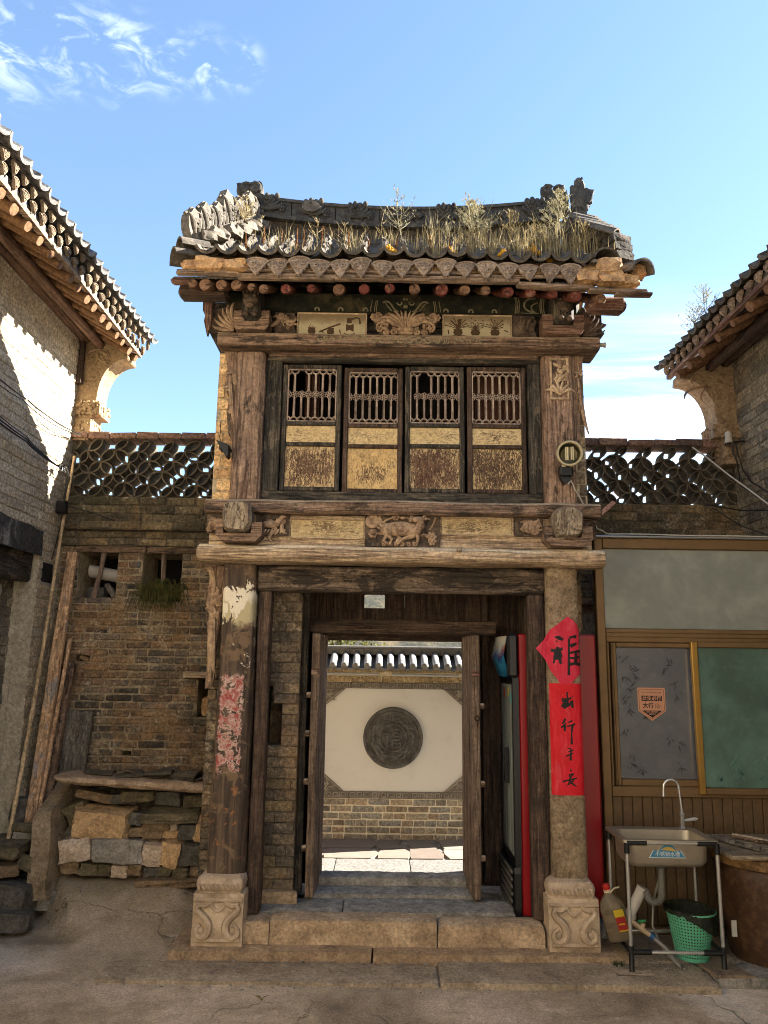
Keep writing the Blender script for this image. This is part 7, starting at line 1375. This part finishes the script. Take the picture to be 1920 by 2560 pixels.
mb = MB(); beam_mb(mb, 0.86, 0.94, 5.36, 5.40, 1.70, 2.0, 0.02, 0.0); mb.box(0.90, 0.94, 5.40, 5.93, 1.70, 1.99); mb.build('sign_housing', FBLK, fg)
mb = MB(); mb.box(0.8665, 0.8685, 5.358, 5.3595, 1.80, 1.82); mb.build('control_lamp', plain('red_led', '902018', 0.4), fg)
for k in range(6): mb = MB(); beam_mb(mb, 0.868, 0.886, 5.42, 5.92, 0.205 + k * 0.045, 0.235 + k * 0.045, 0.008, 0.0); mb.build('grille_slat', plain('grey_grille', '5c5850', 0.5) if k == 0 else bpy.data.materials['grey_grille'], fg)
# ================================================================ red paper with brush writing on the right column
def colfront(x):
    d = (x - 1.215) / 0.113
    if d < -0.97: return 5.19 + 0.0 * d
    return 5.295 - 0.1135 * max(0.0, 1 - min(1.0, abs(d)) ** (2 / 0.45)) ** 0.225 - 0.0075
def cp_(px, py): return (1.023 + (px - 0.032 * (py - 430) - 37) * 0.000571, 2.110 - (py - 45) * 0.000551)
def sheet(poly_rows, mat, name, parent, off=0.0):
    mb = MB(); rs = []
    for z, xa, xb in poly_rows: rs.append([(xa + (xb - xa) * i / 16, colfront(xa + (xb - xa) * i / 16) - off, z) for i in range(17)])
    mb.rings(rs, False, False); return mb.build(name, mat, parent, True)
def paper(name, a, b):
    t = NT(name); p = t.wpos(); n_ = t.noise(p, 7, 5, 0.6); f = t.noise(p, 120, 2, 0.6); c = t.mix(t.step(n_, 0.35, 0.7), a, b); c = t.mix(t.math('MULTIPLY', t.step(f, 0.71, 0.74), 0.6), c, 'e8b080'); w_ = t.noise(t.pos((22, 22, 6), jit=False), 1.0, 3, 0.5, 0.8); c = t.mix(t.math('MULTIPLY', t.step(w_, 0.52, 0.7), 0.25), c, 'd8707a'); return t.out(c, 0.7, t.bump(t.math('ADD', n_, w_), 0.7, 0.012))
PAP1 = paper('pinkish_red_paper', 'c02438', 'cf3048'); PAP2 = paper('bright_red_paper', 'c4141e', 'd02030'); BINK = plain('brush_ink', '120a0a', 0.6)
def stroke(mb, pts, w, off, jag=0.0):
    P = []
    for i in range(len(pts) - 1):
        for k in range(4): t = k / 4; P.append((pts[i][0] * (1 - t) + pts[i + 1][0] * t, pts[i][1] * (1 - t) + pts[i + 1][1] * t, w[i] * (1 - t) + w[i + 1] * t))
    P.append((pts[-1][0], pts[-1][1], w[-1])); L_, R_ = [], []
    for i, (x, y, ww) in enumerate(P):
        a, b = P[max(i - 1, 0)], P[min(i + 1, len(P) - 1)]; dx, dy = b[0] - a[0], b[1] - a[1]; l = math.hypot(dx, dy) or 1; nx_, ny_ = -dy / l, dx / l; j = 1 + 0.12 * mnoise.noise((x * 0.1, y * 0.1, 2))
        for S_, s in ((L_, 1), (R_, -1)): q = cp_(x + s * nx_ * ww * j / 2, y + s * ny_ * ww * j / 2); S_.append((q[0], colfront(q[0]) - off, q[1]))
    mb.rings([[a, b] for a, b in zip(L_, R_)], False, False)
fu = thing('paper_diamond', (1.215, 5.18, 1.63), 'red paper diamond with a black brush character on the right column', 'poster'); rows = []
ed = [(45, 400, 404), (90, 345, 470), (140, 285, 520), (200, 205, 560), (260, 165, 585), (330, 130, 592), (380, 85, 592), (430, 37, 592), (470, 75, 592), (520, 118, 592), (570, 155, 590), (620, 180, 588), (680, 205, 580), (730, 240, 560), (780, 280, 500), (830, 310, 450), (850, 330, 430)]
for py, a, b in ed: za = cp_(a, py); zb = cp_(b, py); rows.append((za[1], za[0], min(zb[0], 1.3275)))
sheet(rows, PAP1, 'paper', fu)
mb = MB()
for pts, w in (([(252, 292), (300, 300), (352, 325)], [10, 42, 26]), ([(265, 350), (285, 335)], [6, 14]), ([(208, 450), (260, 455), (345, 430)], [34, 38, 26]), ([(290, 410), (285, 470), (250, 530), (245, 570)], [30, 46, 22, 8]), ([(285, 450), (290, 540), (285, 610)], [62, 74, 84]), ([(310, 470), (325, 530)], [26, 40]), ([(420, 310), (418, 420), (416, 560), (418, 690), (418, 742)], [22, 20, 22, 24, 30]), ([(420, 300), (470, 285), (508, 270)], [22, 26, 12]), ([(450, 290), (505, 280), (480, 310)], [18, 22, 6]), ([(430, 390), (470, 385), (510, 360)], [26, 34, 18]), ([(455, 390), (450, 420)], [24, 10]), ([(425, 480), (490, 465), (560, 455), (578, 480), (575, 560), (555, 625)], [22, 22, 26, 26, 26, 22]), ([(425, 540), (480, 540), (545, 525)], [20, 24, 16]), ([(500, 470), (505, 540), (495, 610)], [30, 34, 30]), ([(425, 620), (490, 600), (555, 615)], [24, 30, 30]), ([(440, 590), (425, 630)], [30, 26])):
    stroke(mb, pts, [1.2 * q for q in w], 0.0015)
mb.build('brush_character', BINK, fu)
cpl = thing('paper_couplet', (1.215, 5.18, 0.97), 'long red paper strip with four brush characters below the paper diamond', 'poster'); rows = []
for k in range(14):
    py = 838 + (2112 - 838) * k / 13; a = 200 + 40 * k / 13; b = 580 + 28 * k / 13; rows.append((cp_(a, py)[1], cp_(a, py)[0], min(cp_(b, py)[0], 1.322)))
sheet(rows, PAP2, 'paper', cpl, 0.0)
mb = MB()
S = [([(395, 935), (402, 1000), (405, 1110)], [14, 18, 24]), ([(345, 1005), (350, 1045), (395, 1035), (450, 1000)], [18, 26, 28, 14]), ([(375, 1010), (380, 1060)], [26, 30]), ([(455, 985), (468, 992)], [12, 14]), ([(345, 1115), (365, 1075), (410, 1090), (455, 1070)], [36, 40, 34, 24]), ([(355, 1125), (400, 1105)], [26, 18]), ([(455, 1035), (460, 1110), (450, 1122)], [22, 26, 16]), ([(430, 1060), (465, 1040)], [20, 22]),
     ([(380, 1245), (360, 1285), (340, 1305)], [20, 24, 12]), ([(385, 1300), (350, 1335), (325, 1350)], [16, 24, 12]), ([(370, 1325), (372, 1390)], [26, 22]), ([(385, 1345), (378, 1330)], [16, 20]), ([(412, 1290), (460, 1268)], [16, 14]), ([(400, 1335), (450, 1322), (492, 1305)], [14, 18, 22]), ([(462, 1315), (448, 1420), (452, 1540)], [26, 16, 24]), ([(440, 1470), (452, 1500)], [10, 18]),
     ([(425, 1580), (445, 1598)], [12, 16]), ([(412, 1625), (470, 1605)], [12, 14]), ([(410, 1590), (440, 1580)], [10, 12]), ([(390, 1672), (430, 1655), (470, 1640)], [16, 16, 12]), ([(442, 1590), (440, 1660), (438, 1722)], [14, 18, 26]),
     ([(440, 1812), (443, 1850)], [10, 16]), ([(425, 1870), (420, 1905)], [12, 10]), ([(420, 1880), (470, 1868), (462, 1895)], [10, 14, 8]), ([(350, 1960), (400, 1945), (510, 1918)], [22, 14, 16]), ([(450, 1880), (430, 1935), (415, 1990)], [18, 18, 12]), ([(425, 1935), (465, 1985), (508, 2012)], [14, 18, 10]), ([(480, 1925), (450, 1975), (390, 2000)], [16, 14, 6])]
for lo, hi in ((900, 1200), (1200, 1560), (1560, 1760), (1760, 2100)):
    mb = MB()
    for pts, w in S:
        if lo < pts[0][1] < hi: stroke(mb, pts, [1.15 * q for q in w], 0.0015)
    mb.build('brush_character', BINK, cpl)
# ================================================================ stone bench of rubble left of the gate
bench = thing('rubble_bench', (-1.9, 6.2, 0.2), 'rubble stone bench with a long slab on top left of the gate', 'bench'); SV = {}
for nm, d, m, l in (('tan', '7a5c38', 'a58355', 'c09c6c'), ('pink', '8a7660', 'a8937c', 'beac96'), ('grey', '5c554b', '7d766b', '989084'), ('slate', '36332d', '4f4a41', '666055'), ('brown', '4a3a28', '6b563c', '86704f'), ('mossy', '3c3628', '5a5039', '786a4c')): SV[nm] = stone_mat(nm + '_rubble', d, m, l, 8, moss=0.25 if nm in ('mossy', 'brown') else 0.06, bump=0.7)
mb = MB(); rs = []
for i in range(15):
    t_ = i / 14; x = -2.43 + 1.15 * t_; z = 0.912 - 0.06 * t_; k = 0.6 if i == 0 else 1.0; rs.append([(x, 6.10 + 0.19 * math.cos(a) * k + 0.012 * mnoise.noise((x * 6, a, 1)), z + 0.037 * math.copysign(abs(math.sin(a)) ** 0.6, math.sin(a)) * k + 0.014 * mnoise.noise((x * 7, a * 2, 3))) for a in [6.2832 * j / 14 for j in range(14)]])
mb.rings(rs); mb.build('top_slab', SV['brown'] if False else stone_mat('tan_bench_slab', '6a543c', '93785a', 'ac9272', 8, bump=0.8), bench, True)
mb = MB(); rs = []
for z, xa, xb, ya, yb in ((0.10, -2.47, -2.36, 5.88, 6.2), (0.2, -2.50, -2.37, 5.87, 6.35), (0.36, -2.50, -2.36, 5.86, 6.45), (0.50, -2.51, -2.38, 5.88, 6.48), (0.62, -2.52, -2.39, 5.90, 6.5), (0.675, -2.515, -2.40, 5.92, 6.52)):
    n = 10; ring = [(xa, ya + (yb - ya) * i / n) for i in range(n + 1)] + [(xb, yb - (yb - ya) * i / n) for i in range(n + 1)]; rs.append([(x + 0.012 * mnoise.noise((y * 5, z * 6, x)), y + 0.02 * mnoise.noise((x * 9, z * 7, 2)), z + (0.24 * max(0, (y - 5.9)) / 0.6 if z > 0.6 else 0.16 * max(0, (y - 5.9)) / 0.6 * (z > 0.45)) + 0.012 * mnoise.noise((x * 9, y * 9, 5))) for x, y in ring])
mb.rings(rs); o = mb.build('end_slab', SV['brown'] if False else stone_mat('brown_upright_slab', '55472f', '7c6a50', '968468', 7, bump=0.9), bench, True)
def st(x0, x1, z0, z1, mat, y=6.1, d=0.13, ry=0.0, rd=0.14, amp=0.17): rock('stone', bench, ((x0 + x1) / 2, y + d * 0.5, (z0 + z1) / 2), ((x1 - x0) / 2 * 0.985, d, (z1 - z0) / 2 * 0.985), SV[mat], rot=(rnd(0.1), ry + rnd(0.05), rnd(0.15)), rd=rd, amp=amp, n=5)
for a in ((-2.27, -1.865, 0.495, 0.692, 'tan', 6.03, 0.13, 0.03), (-2.33, -2.10, 0.33, 0.492, 'pink', 6.02, 0.13, -0.12), (-2.095, -1.728, 0.325, 0.492, 'grey', 6.0, 0.14, 0.0), (-1.735, -1.59, 0.315, 0.47, 'pink', 6.02, 0.1, 0.1), (-1.60, -1.45, 0.315, 0.485, 'tan', 6.02, 0.1, 0.16), (-1.47, -1.31, 0.31, 0.465, 'slate', 6.03, 0.1, 0.05), (-1.76, -1.335, 0.618, 0.69, 'mossy', 6.03, 0.14, 0.02), (-1.37, -1.25, 0.47, 0.66, 'tan', 6.05, 0.1, 0.2),
          (-2.37, -2.20, 0.58, 0.73, 'mossy', 6.12, 0.1, -0.5), (-2.29, -2.03, 0.735, 0.80, 'brown', 6.10, 0.1, 0.18), (-2.05, -1.85, 0.71, 0.78, 'slate', 6.14, 0.1, 0), (-1.96, -1.70, 0.745, 0.82, 'mossy', 6.12, 0.1, 0), (-1.70, -1.50, 0.70, 0.80, 'slate', 6.16, 0.1, 0), (-1.49, -1.28, 0.71, 0.80, 'mossy', 6.14, 0.1, -0.1), (-1.62, -1.40, 0.80, 0.84, 'slate', 6.16, 0.1, 0),
          (-1.86, -1.75, 0.57, 0.66, 'slate', 6.08, 0.1, 0.1), (-1.86, -1.74, 0.495, 0.56, 'brown', 6.06, 0.1, 0), (-1.755, -1.55, 0.555, 0.612, 'brown', 6.05, 0.1, 0), (-1.75, -1.61, 0.485, 0.545, 'brown', 6.06, 0.1, 0), (-1.55, -1.49, 0.55, 0.605, 'pink', 6.06, 0.08, 0), (-1.61, -1.49, 0.49, 0.545, 'tan', 6.08, 0.08, 0), (-1.49, -1.36, 0.49, 0.60, 'slate', 6.05, 0.1, 0),
          (-2.36, -2.27, 0.40, 0.56, 'slate', 6.14, 0.08, 0.6), (-2.39, -2.33, 0.33, 0.52, 'brown', 6.06, 0.06, -0.55), (-2.33, -2.20, 0.235, 0.325, 'brown', 6.06, 0.1, 0), (-2.20, -2.07, 0.235, 0.32, 'mossy', 6.04, 0.1, 0.1), (-2.07, -1.95, 0.235, 0.315, 'mossy', 6.06, 0.1, 0), (-1.95, -1.83, 0.235, 0.318, 'pink', 6.04, 0.1, 0), (-1.83, -1.72, 0.235, 0.312, 'brown', 6.04, 0.1, 0), (-1.72, -1.61, 0.235, 0.305, 'slate', 6.04, 0.1, 0), (-1.61, -1.50, 0.235, 0.305, 'mossy', 6.04, 0.1, 0), (-1.50, -1.38, 0.235, 0.305, 'mossy', 6.04, 0.1, 0), (-1.38, -1.25, 0.235, 0.305, 'brown', 6.05, 0.1, 0), (-1.78, -1.30, 0.18, 0.235, 'brown', 6.0, 0.12, 0.02)):
    st(a[0], a[1], a[2], a[3], a[4], a[5], a[6], a[7])
mb = MB(); mb.box(-2.38, -1.2, 6.28, 6.55, 0.1, 0.86); mb.build('rubble_core', MORTAR_DK, bench)
# stacked roof tiles on the bench
rg = random.Random(8); OT = arc_tile(0.12, 0.2, R(95), 0.016, 6, False, 0.9); OLDT = mkmesh('roof_tile', OT.v, OT.f, TILE_LAT)
for i in range(24):
    r_ = i // 8; x = -2.06 + (i % 8) * 0.10 + rg.uniform(-0.02, 0.02) + 0.04 * r_; z = 0.905 + r_ * 0.027 + rg.uniform(0, 0.008) - 0.045 * (i % 8) / 8
    if r_ == 2 and i % 8 < 3: continue
    o = place('roof_tile', OLDT, None, (x, 6.12 + rg.uniform(-0.03, 0.05), z), (rg.uniform(-0.06, 0.1), rg.uniform(-0.16, 0.16), rg.uniform(-0.25, 0.25) + (1.57 if i % 2 == 0 else 0)), (1, 1, rg.uniform(0.5, 0.9)))
    tag(o, 'old brown roof tile lying loose on the rubble bench slab', 'roof tile', 'loose roof tiles on the bench')
# loose stones in the corner
for i, (c, s, m, ry, lab) in enumerate((((-2.72, 6.0, 0.43), (0.14, 0.16, 0.045), 'mossy', 0.05, 'flat mossy stone topmost in the left corner heap'), ((-2.66, 6.15, 0.50), (0.09, 0.1, 0.03), 'grey', 0.0, 'thin grey stone behind the flat mossy stone'), ((-2.73, 5.95, 0.30), (0.10, 0.13, 0.04), 'brown', 0.02, 'brown slab stone under the flat mossy stone'), ((-2.52, 5.92, 0.33), (0.055, 0.07, 0.05), 'mossy', 0.5, 'tilted square stone against the upright slab'), ((-2.54, 6.1, 0.40), (0.045, 0.06, 0.035), 'brown', 0.3, 'small brown stone behind the tilted square stone'), ((-2.62, 5.9, 0.13), (0.15, 0.16, 0.09), 'slate', 0.1, 'dark boulder at the bottom of the left corner heap'), ((-2.50, 5.70, 0.02), (0.11, 0.12, 0.06), 'slate', 0.1, 'grey stone lying lowest beside the cement edge'), ((-2.72, 5.65, 0.03), (0.09, 0.1, 0.06), 'grey', 0.0, 'rough grey stone at the left picture edge'), ((-2.76, 6.25, 0.62), (0.08, 0.08, 0.11), 'slate', 0.05, 'dark square block at the foot of the bamboo pole'))):
    tag(rock('stone', None, c, s, SV[m], rot=(0.05, ry, 0.3 * i), rd=0.18, amp=0.14, n=5), lab, 'stone', 'loose stones in the left corner')
mb = MB(); mb.tube([(-2.72, 6.05, 0.555), (-2.40, 6.05, 0.535)], [0.035, 0.035], 10); tag(mb.build('short_log', SV['mossy'], None, True), 'short pale log lying across the corner stones', 'log')
# poles and boards leaning in the corner
def pole(name, a, b, w, d, mat, label, cat, r=None, nodes=0):
    a, b = Vector(a), Vector(b); mb = MB()
    if r:
        n = nodes * 6 + 6 if nodes else 6; pts = [a.lerp(b, i / n) + Vector((0.012 * math.sin(i / n * 5), 0, 0)) for i in range(n + 1)]; mb.tube(pts, [r * (1.0 + (0.28 if nodes and i % 6 == 0 else 0)) * (1 - 0.3 * i / n) for i in range(n + 1)], 9)
    else:
        L = (b - a).length; k = len(mb.v); beam_mb(mb, -w / 2, w / 2, -d / 2, d / 2, 0, L, 0.004, 0.006, seed=L); q = (b - a).to_track_quat('Z', 'Y').to_matrix().to_4x4(); mb.xf(Matrix.Translation(a) @ q)
    return tag(mb.build(name, mat, None, True), label, cat)
pole('bamboo_pole', (-2.74, 6.02, 0.42), (-2.70, 6.50, 3.52), 0, 0, wood('dry_bamboo', 'z', '7a5a30', 'a8854c', 'c4a468', crack=0.1), 'thin bamboo pole leaning in the corner of the left house', 'pole', 0.016, 9)
pole('wooden_plank', (-2.66, 6.18, 0.45), (-2.66, 6.53, 2.68), 0.085, 0.045, W['goldz'], 'long honey-coloured plank leaning on the wall beside the bamboo pole', 'plank'); pole('wooden_plank', (-2.612, 6.18, 0.45), (-2.605, 6.50, 1.95), 0.028, 0.025, W['goldz'], 'narrow yellow batten leaning against the honey-coloured plank', 'plank')
pole('wooden_plank', (-2.60, 6.25, 0.30), (-2.585, 6.53, 1.75), 0.06, 0.04, W['brownz'], 'dark narrow board behind the yellow batten', 'plank')
pole('wooden_board', (-2.545, 6.36, 0.15), (-2.54, 6.55, 1.36), 0.10, 0.025, W['greyz'], 'silver-grey board leaning on the wall, left of the pair', 'board'); pole('wooden_board', (-2.43, 6.36, 0.15), (-2.435, 6.55, 1.355), 0.115, 0.025, W['greyz'], 'silver-grey board leaning on the wall, right of the pair', 'board')
pole('thin_rod', (-2.78, 6.4, 2.6), (-2.735, 6.53, 3.5), 0, 0, W['darkz'], 'thin dark rod beside the top of the bamboo pole', 'rod', 0.006)
# ================================================================ lamps
FRAME = plain('cream_enamel', 'a89c78', 0.4, var=0.25); lamp = thing('floodlight', (1.27, 5.12, 3.03), 'round cream floodlight with twin tubes on the right upper post', 'lamp'); M = Matrix.Translation((1.258, 5.05, 3.205)) @ Matrix.Rotation(R(-10), 4, 'Z') @ Matrix.Rotation(R(6), 4, 'X')
mb = MB(); mb.lathe([(0.078, 0.06), (0.086, 0.0), (0.090, -0.012), (0.086, -0.02), (0.074, -0.02), (0.070, -0.005), (0.070, 0.01)], (0, 0, 0), 'y', 36, False); mb.xf(M); mb.build('rim', FRAME, lamp, True); mb = MB(); mb.lathe([(0.070, 0.01), (0.055, 0.055), (0.0, 0.065)], (0, 0, 0), 'y', 30, False); mb.xf(M); mb.build('reflector', plain('tarnished_reflector', '6a6248', 0.3, 0.6), lamp, True)
for dx in (-0.024, -0.012, 0.012, 0.024): mb = MB(); mb.tube([(dx, -0.004, -0.045), (dx, -0.004, 0.045)], 0.0055, 8); mb.xf(M); mb.build('lamp_tube', plain('cream_tube', 'bcb08c', 0.3), lamp, True)
mb = MB(); mb.lathe([(0.079, 0.055), (0.07, 0.075), (0.05, 0.09), (0.0, 0.09)], (0, 0, 0), 'y', 30, False); mb.tube([(0, 0.03, 0.085), (0.0, 0.035, 0.105), (0.012, 0.03, 0.085)], 0.005, 6); mb.xf(M); mb.build('back_shell', plain('grey_enamel', '6e6650', 0.5), lamp, True)
mb = MB(); beam_mb(mb, 1.195, 1.285, 5.07, 5.15, 3.05, 3.135, 0.012, 0.0); mb.prism([(1.20, 3.05), (1.28, 3.05), (1.26, 3.02), (1.23, 3.0)], 5.09, 5.14); mb.build('control_box', BPLA, lamp); mb = MB(); mb.box(1.205, 1.235, 5.06, 5.075, 3.115, 3.13); mb.box(1.26, 1.285, 5.06, 5.075, 3.115, 3.13); mb.build('clip', FRAME, lamp)
def wire(name, pts, r, mat, label, n=24, sag=0.0):
    P = []; m = len(pts) - 1
    for i in range(m):
        for k in range(n): t = k / n; a, b = Vector(pts[i]), Vector(pts[i + 1]); P.append(a.lerp(b, t) + Vector((0, 0, -sag * 4 * t * (1 - t))) + Vector((mnoise.noise((i + t * 3, 1, 0)), 0, mnoise.noise((i + t * 3, 5, 0)))) * 0.006)
    P.append(Vector(pts[-1])); mb = MB(); mb.tube(P, r, 6); return tag(mb.build(name, mat, None, True), label, 'cable')
WH = plain('white_cable', 'b4b0a4', 0.5); BK = plain('black_cable', '15130f', 0.5)
wire('cable', [(1.25, 5.09, 3.0), (1.275, 5.1, 3.03), (1.30, 5.12, 2.98), (1.495, 5.3, 2.735), (1.62, 5.46, 2.722), (3.0, 5.47, 2.722)], 0.0045, WH, 'white cable running from the round floodlight down to the partition')
lamp2 = thing('spotlight', (-1.12, 5.13, 3.15), 'small black spotlight on the left brick pier of the upper storey', 'lamp'); mb = MB(); mb.prism([(-1.16, 3.275), (-1.075, 3.245), (-1.07, 3.17), (-1.085, 3.155)], 5.07, 5.16); mb.build('housing', BPLA, lamp2); mb = MB(); mb.box(-1.15, -1.08, 5.14, 5.235, 3.23, 3.25); mb.build('bracket', BPLA, lamp2)
wire('cable', [(-1.13, 5.15, 3.27), (-1.16, 5.2, 3.32), (-1.165, 5.22, 3.45)], 0.003, BK, 'thin black lead curling up from the small spotlight')
# overhead wires along the left house
wire('cable', [(-2.74, 4.6, 3.80), (-2.73, 5.6, 3.72), (-2.70, 6.56, 3.74)], 0.005, BK, 'upper black cable drawn along the sunlit left wall', sag=0.03); wire('cable', [(-2.735, 4.6, 3.78), (-2.72, 5.5, 3.69), (-2.70, 6.56, 3.735)], 0.004, BK, 'thin black cable twisted just under the upper one', sag=0.05)
for k, (dz, lab) in enumerate(((0.0, 'topmost of the three black cables sagging to the corner box'), (-0.03, 'middle one of the three black cables to the corner box'), (-0.06, 'lowest of the three black cables to the corner box'))): wire('cable', [(-2.73, 4.6, 3.55 + dz), (-2.71, 5.6, 3.43 + dz * 0.6), (-2.72, 6.28, 3.36)], 0.006 if k else 0.004, BK, lab, sag=0.02)
jb = thing('cable_junction', (-2.73, 6.3, 3.0), 'tangle of black cable and small box in the left corner', 'cable box'); mb = MB(); rg = random.Random(6)
for k in range(7): mb.tube([(-2.72 + rg.uniform(-.03, .03), 6.28 + rg.uniform(-.04, .04), 3.36 + rg.uniform(-.03, .03)) for _ in range(6)], 0.006, 5)
mb.tube([(-2.70, 6.33, 3.36), (-2.68, 6.36, 3.30), (-2.70, 6.36, 3.18), (-2.71, 6.35, 3.08)], 0.009, 6); mb.build('cable_knot', BK, jb, True); mb = MB(); beam_mb(mb, -2.76, -2.68, 6.32, 6.40, 2.98, 3.10, 0.012, 0.002); mb.build('box', BPLA, jb); mb = MB(); mb.tube([(-2.70, 6.38, 3.06), (-2.5, 6.52, 3.02), (-2.3, 6.56, 2.95)], 0.005, 6); mb.build('lead', BK, jb, True)
# wires and white cap on the right house
cone = thing('cable_clamp', (3.0, 6.45, 3.68), 'white plastic cable clamp on an iron spike of the right house', 'cable clamp'); mb = MB(); mb.lathe([(0.034, -0.06), (0.026, 0.0), (0.03, 0.01), (0.024, 0.04), (0.0, 0.045)], (2.985, 6.42, 3.76), 'z', 14); mb.build('cap', PVC, cone, True); mb = MB(); mb.tube([(2.97, 6.42, 3.70), (3.12, 6.40, 3.715)], 0.009, 6); mb.tube([(2.985, 6.42, 3.74), (2.95, 6.42, 3.68), (3.0, 6.41, 3.68), (2.985, 6.42, 3.76)], 0.007, 6); mb.build('spike', BK, cone)
for k, (pts, lab) in enumerate((([(2.99, 6.40, 3.70), (3.03, 6.38, 3.5), (3.0, 6.3, 3.3), (3.06, 5.9, 3.02), (3.08, 5.6, 2.95)], 'left one of the two wavy black cables under the white clamp'), ([(3.03, 6.40, 3.70), (3.06, 6.36, 3.45), (3.05, 6.2, 3.3), (3.09, 5.8, 3.05), (3.09, 5.5, 2.98)], 'right one of the two wavy black cables under the white clamp'), ([(2.80, 6.52, 3.17), (3.0, 6.3, 3.08), (3.09, 5.7, 2.97)], 'black cable slanting from the lattice foot to the right wall'), ([(2.85, 6.52, 3.14), (2.98, 6.3, 2.95), (3.07, 5.9, 2.78)], 'thin black cable lowest beside the right wall'))): wire('cable', pts, 0.006 if k != 3 else 0.004, BK, lab)
wire('cable', [(2.70, 6.5, 3.68), (3.07, 5.8, 2.95)], 0.007, WH, 'straight white cable crossing in front of the right lattice')
weed(2.76, 6.15, 0.42, 51, 44, SAGE, 'feathery grey weed on the right house eave', 0.5, 5, z=4.60); weed(2.66, 6.25, 0.30, 52, 34, SAGE, 'smaller feathery weed left of the other on the right eave', 0.6, 5, z=4.55)
# small litter on the ground
mb = MB(); rg = random.Random(77)
for i in range(260):
    x = rg.uniform(-2.2, 2.2); y = rg.uniform(3.3, 4.72); s = rg.uniform(0.002, 0.006); mb.ell((x, y, ground_h(x, y) + s * 0.4), (s, s * rg.uniform(0.6, 1.2), s * 0.6), 5, 3)
for i in range(420):
    k = i % 4; x, y = ((rg.uniform(-1.6, 1.9), 4.73 - abs(rg.gauss(0, 0.03))), (rg.uniform(-1.3, 1.5), 5.025 - abs(rg.gauss(0, 0.02))), (rg.uniform(-2.3, -1.25), 5.97 - abs(rg.gauss(0, 0.08))), (rg.uniform(1.4, 2.3), 4.98 + rg.gauss(0, 0.05)))[k]
    s = rg.uniform(0.003, 0.009); z = ground_h(x, y) if k != 1 else 0.03
    if k == 3: z = 0.045
    mb.ell((x, y, z + s * 0.4), (s, s * rg.uniform(0.6, 1.3), s * 0.6), 5, 3)
tag(mb.build('grit', STONE_GREY), 'scattered grit and pebbles on the courtyard cement', 'grit', kind='stuff')
mb = MB(); gx_, gy_ = -0.62, 4.55
for k in range(3): a = 0.6 + k * 2.1; mb.add([(gx_, gy_, 0.012), (gx_ + 0.022 * math.cos(a - 0.4), gy_ + 0.022 * math.sin(a - 0.4), 0.02), (gx_ + 0.05 * math.cos(a), gy_ + 0.05 * math.sin(a), 0.018), (gx_ + 0.022 * math.cos(a + 0.4), gy_ + 0.022 * math.sin(a + 0.4), 0.016)], [(0, 1, 2, 3)])
tag(mb.build('fallen_leaf', leafy('fallen_leaf', ('5a4a20', '7a6a34', '8a7a44'))), 'small yellowish fallen leaf on the cement in front of the paving', 'leaf')
mb = MB()
for i in range(26): a = rg.uniform(0, 6.28); blade(mb, (1.43 + rg.uniform(-.03, .03), 4.99 + rg.uniform(-.02, .02), 0.04), rg.uniform(0.02, 0.04), 0.004, 0.9, a)
tag(mb.build('weed_tuft', GREEN), 'tiny green weed tuft growing by the right column base', 'weed')
for ob in COL.objects:
    if ob.get('group') is None and 'group' in ob.keys(): del ob['group']
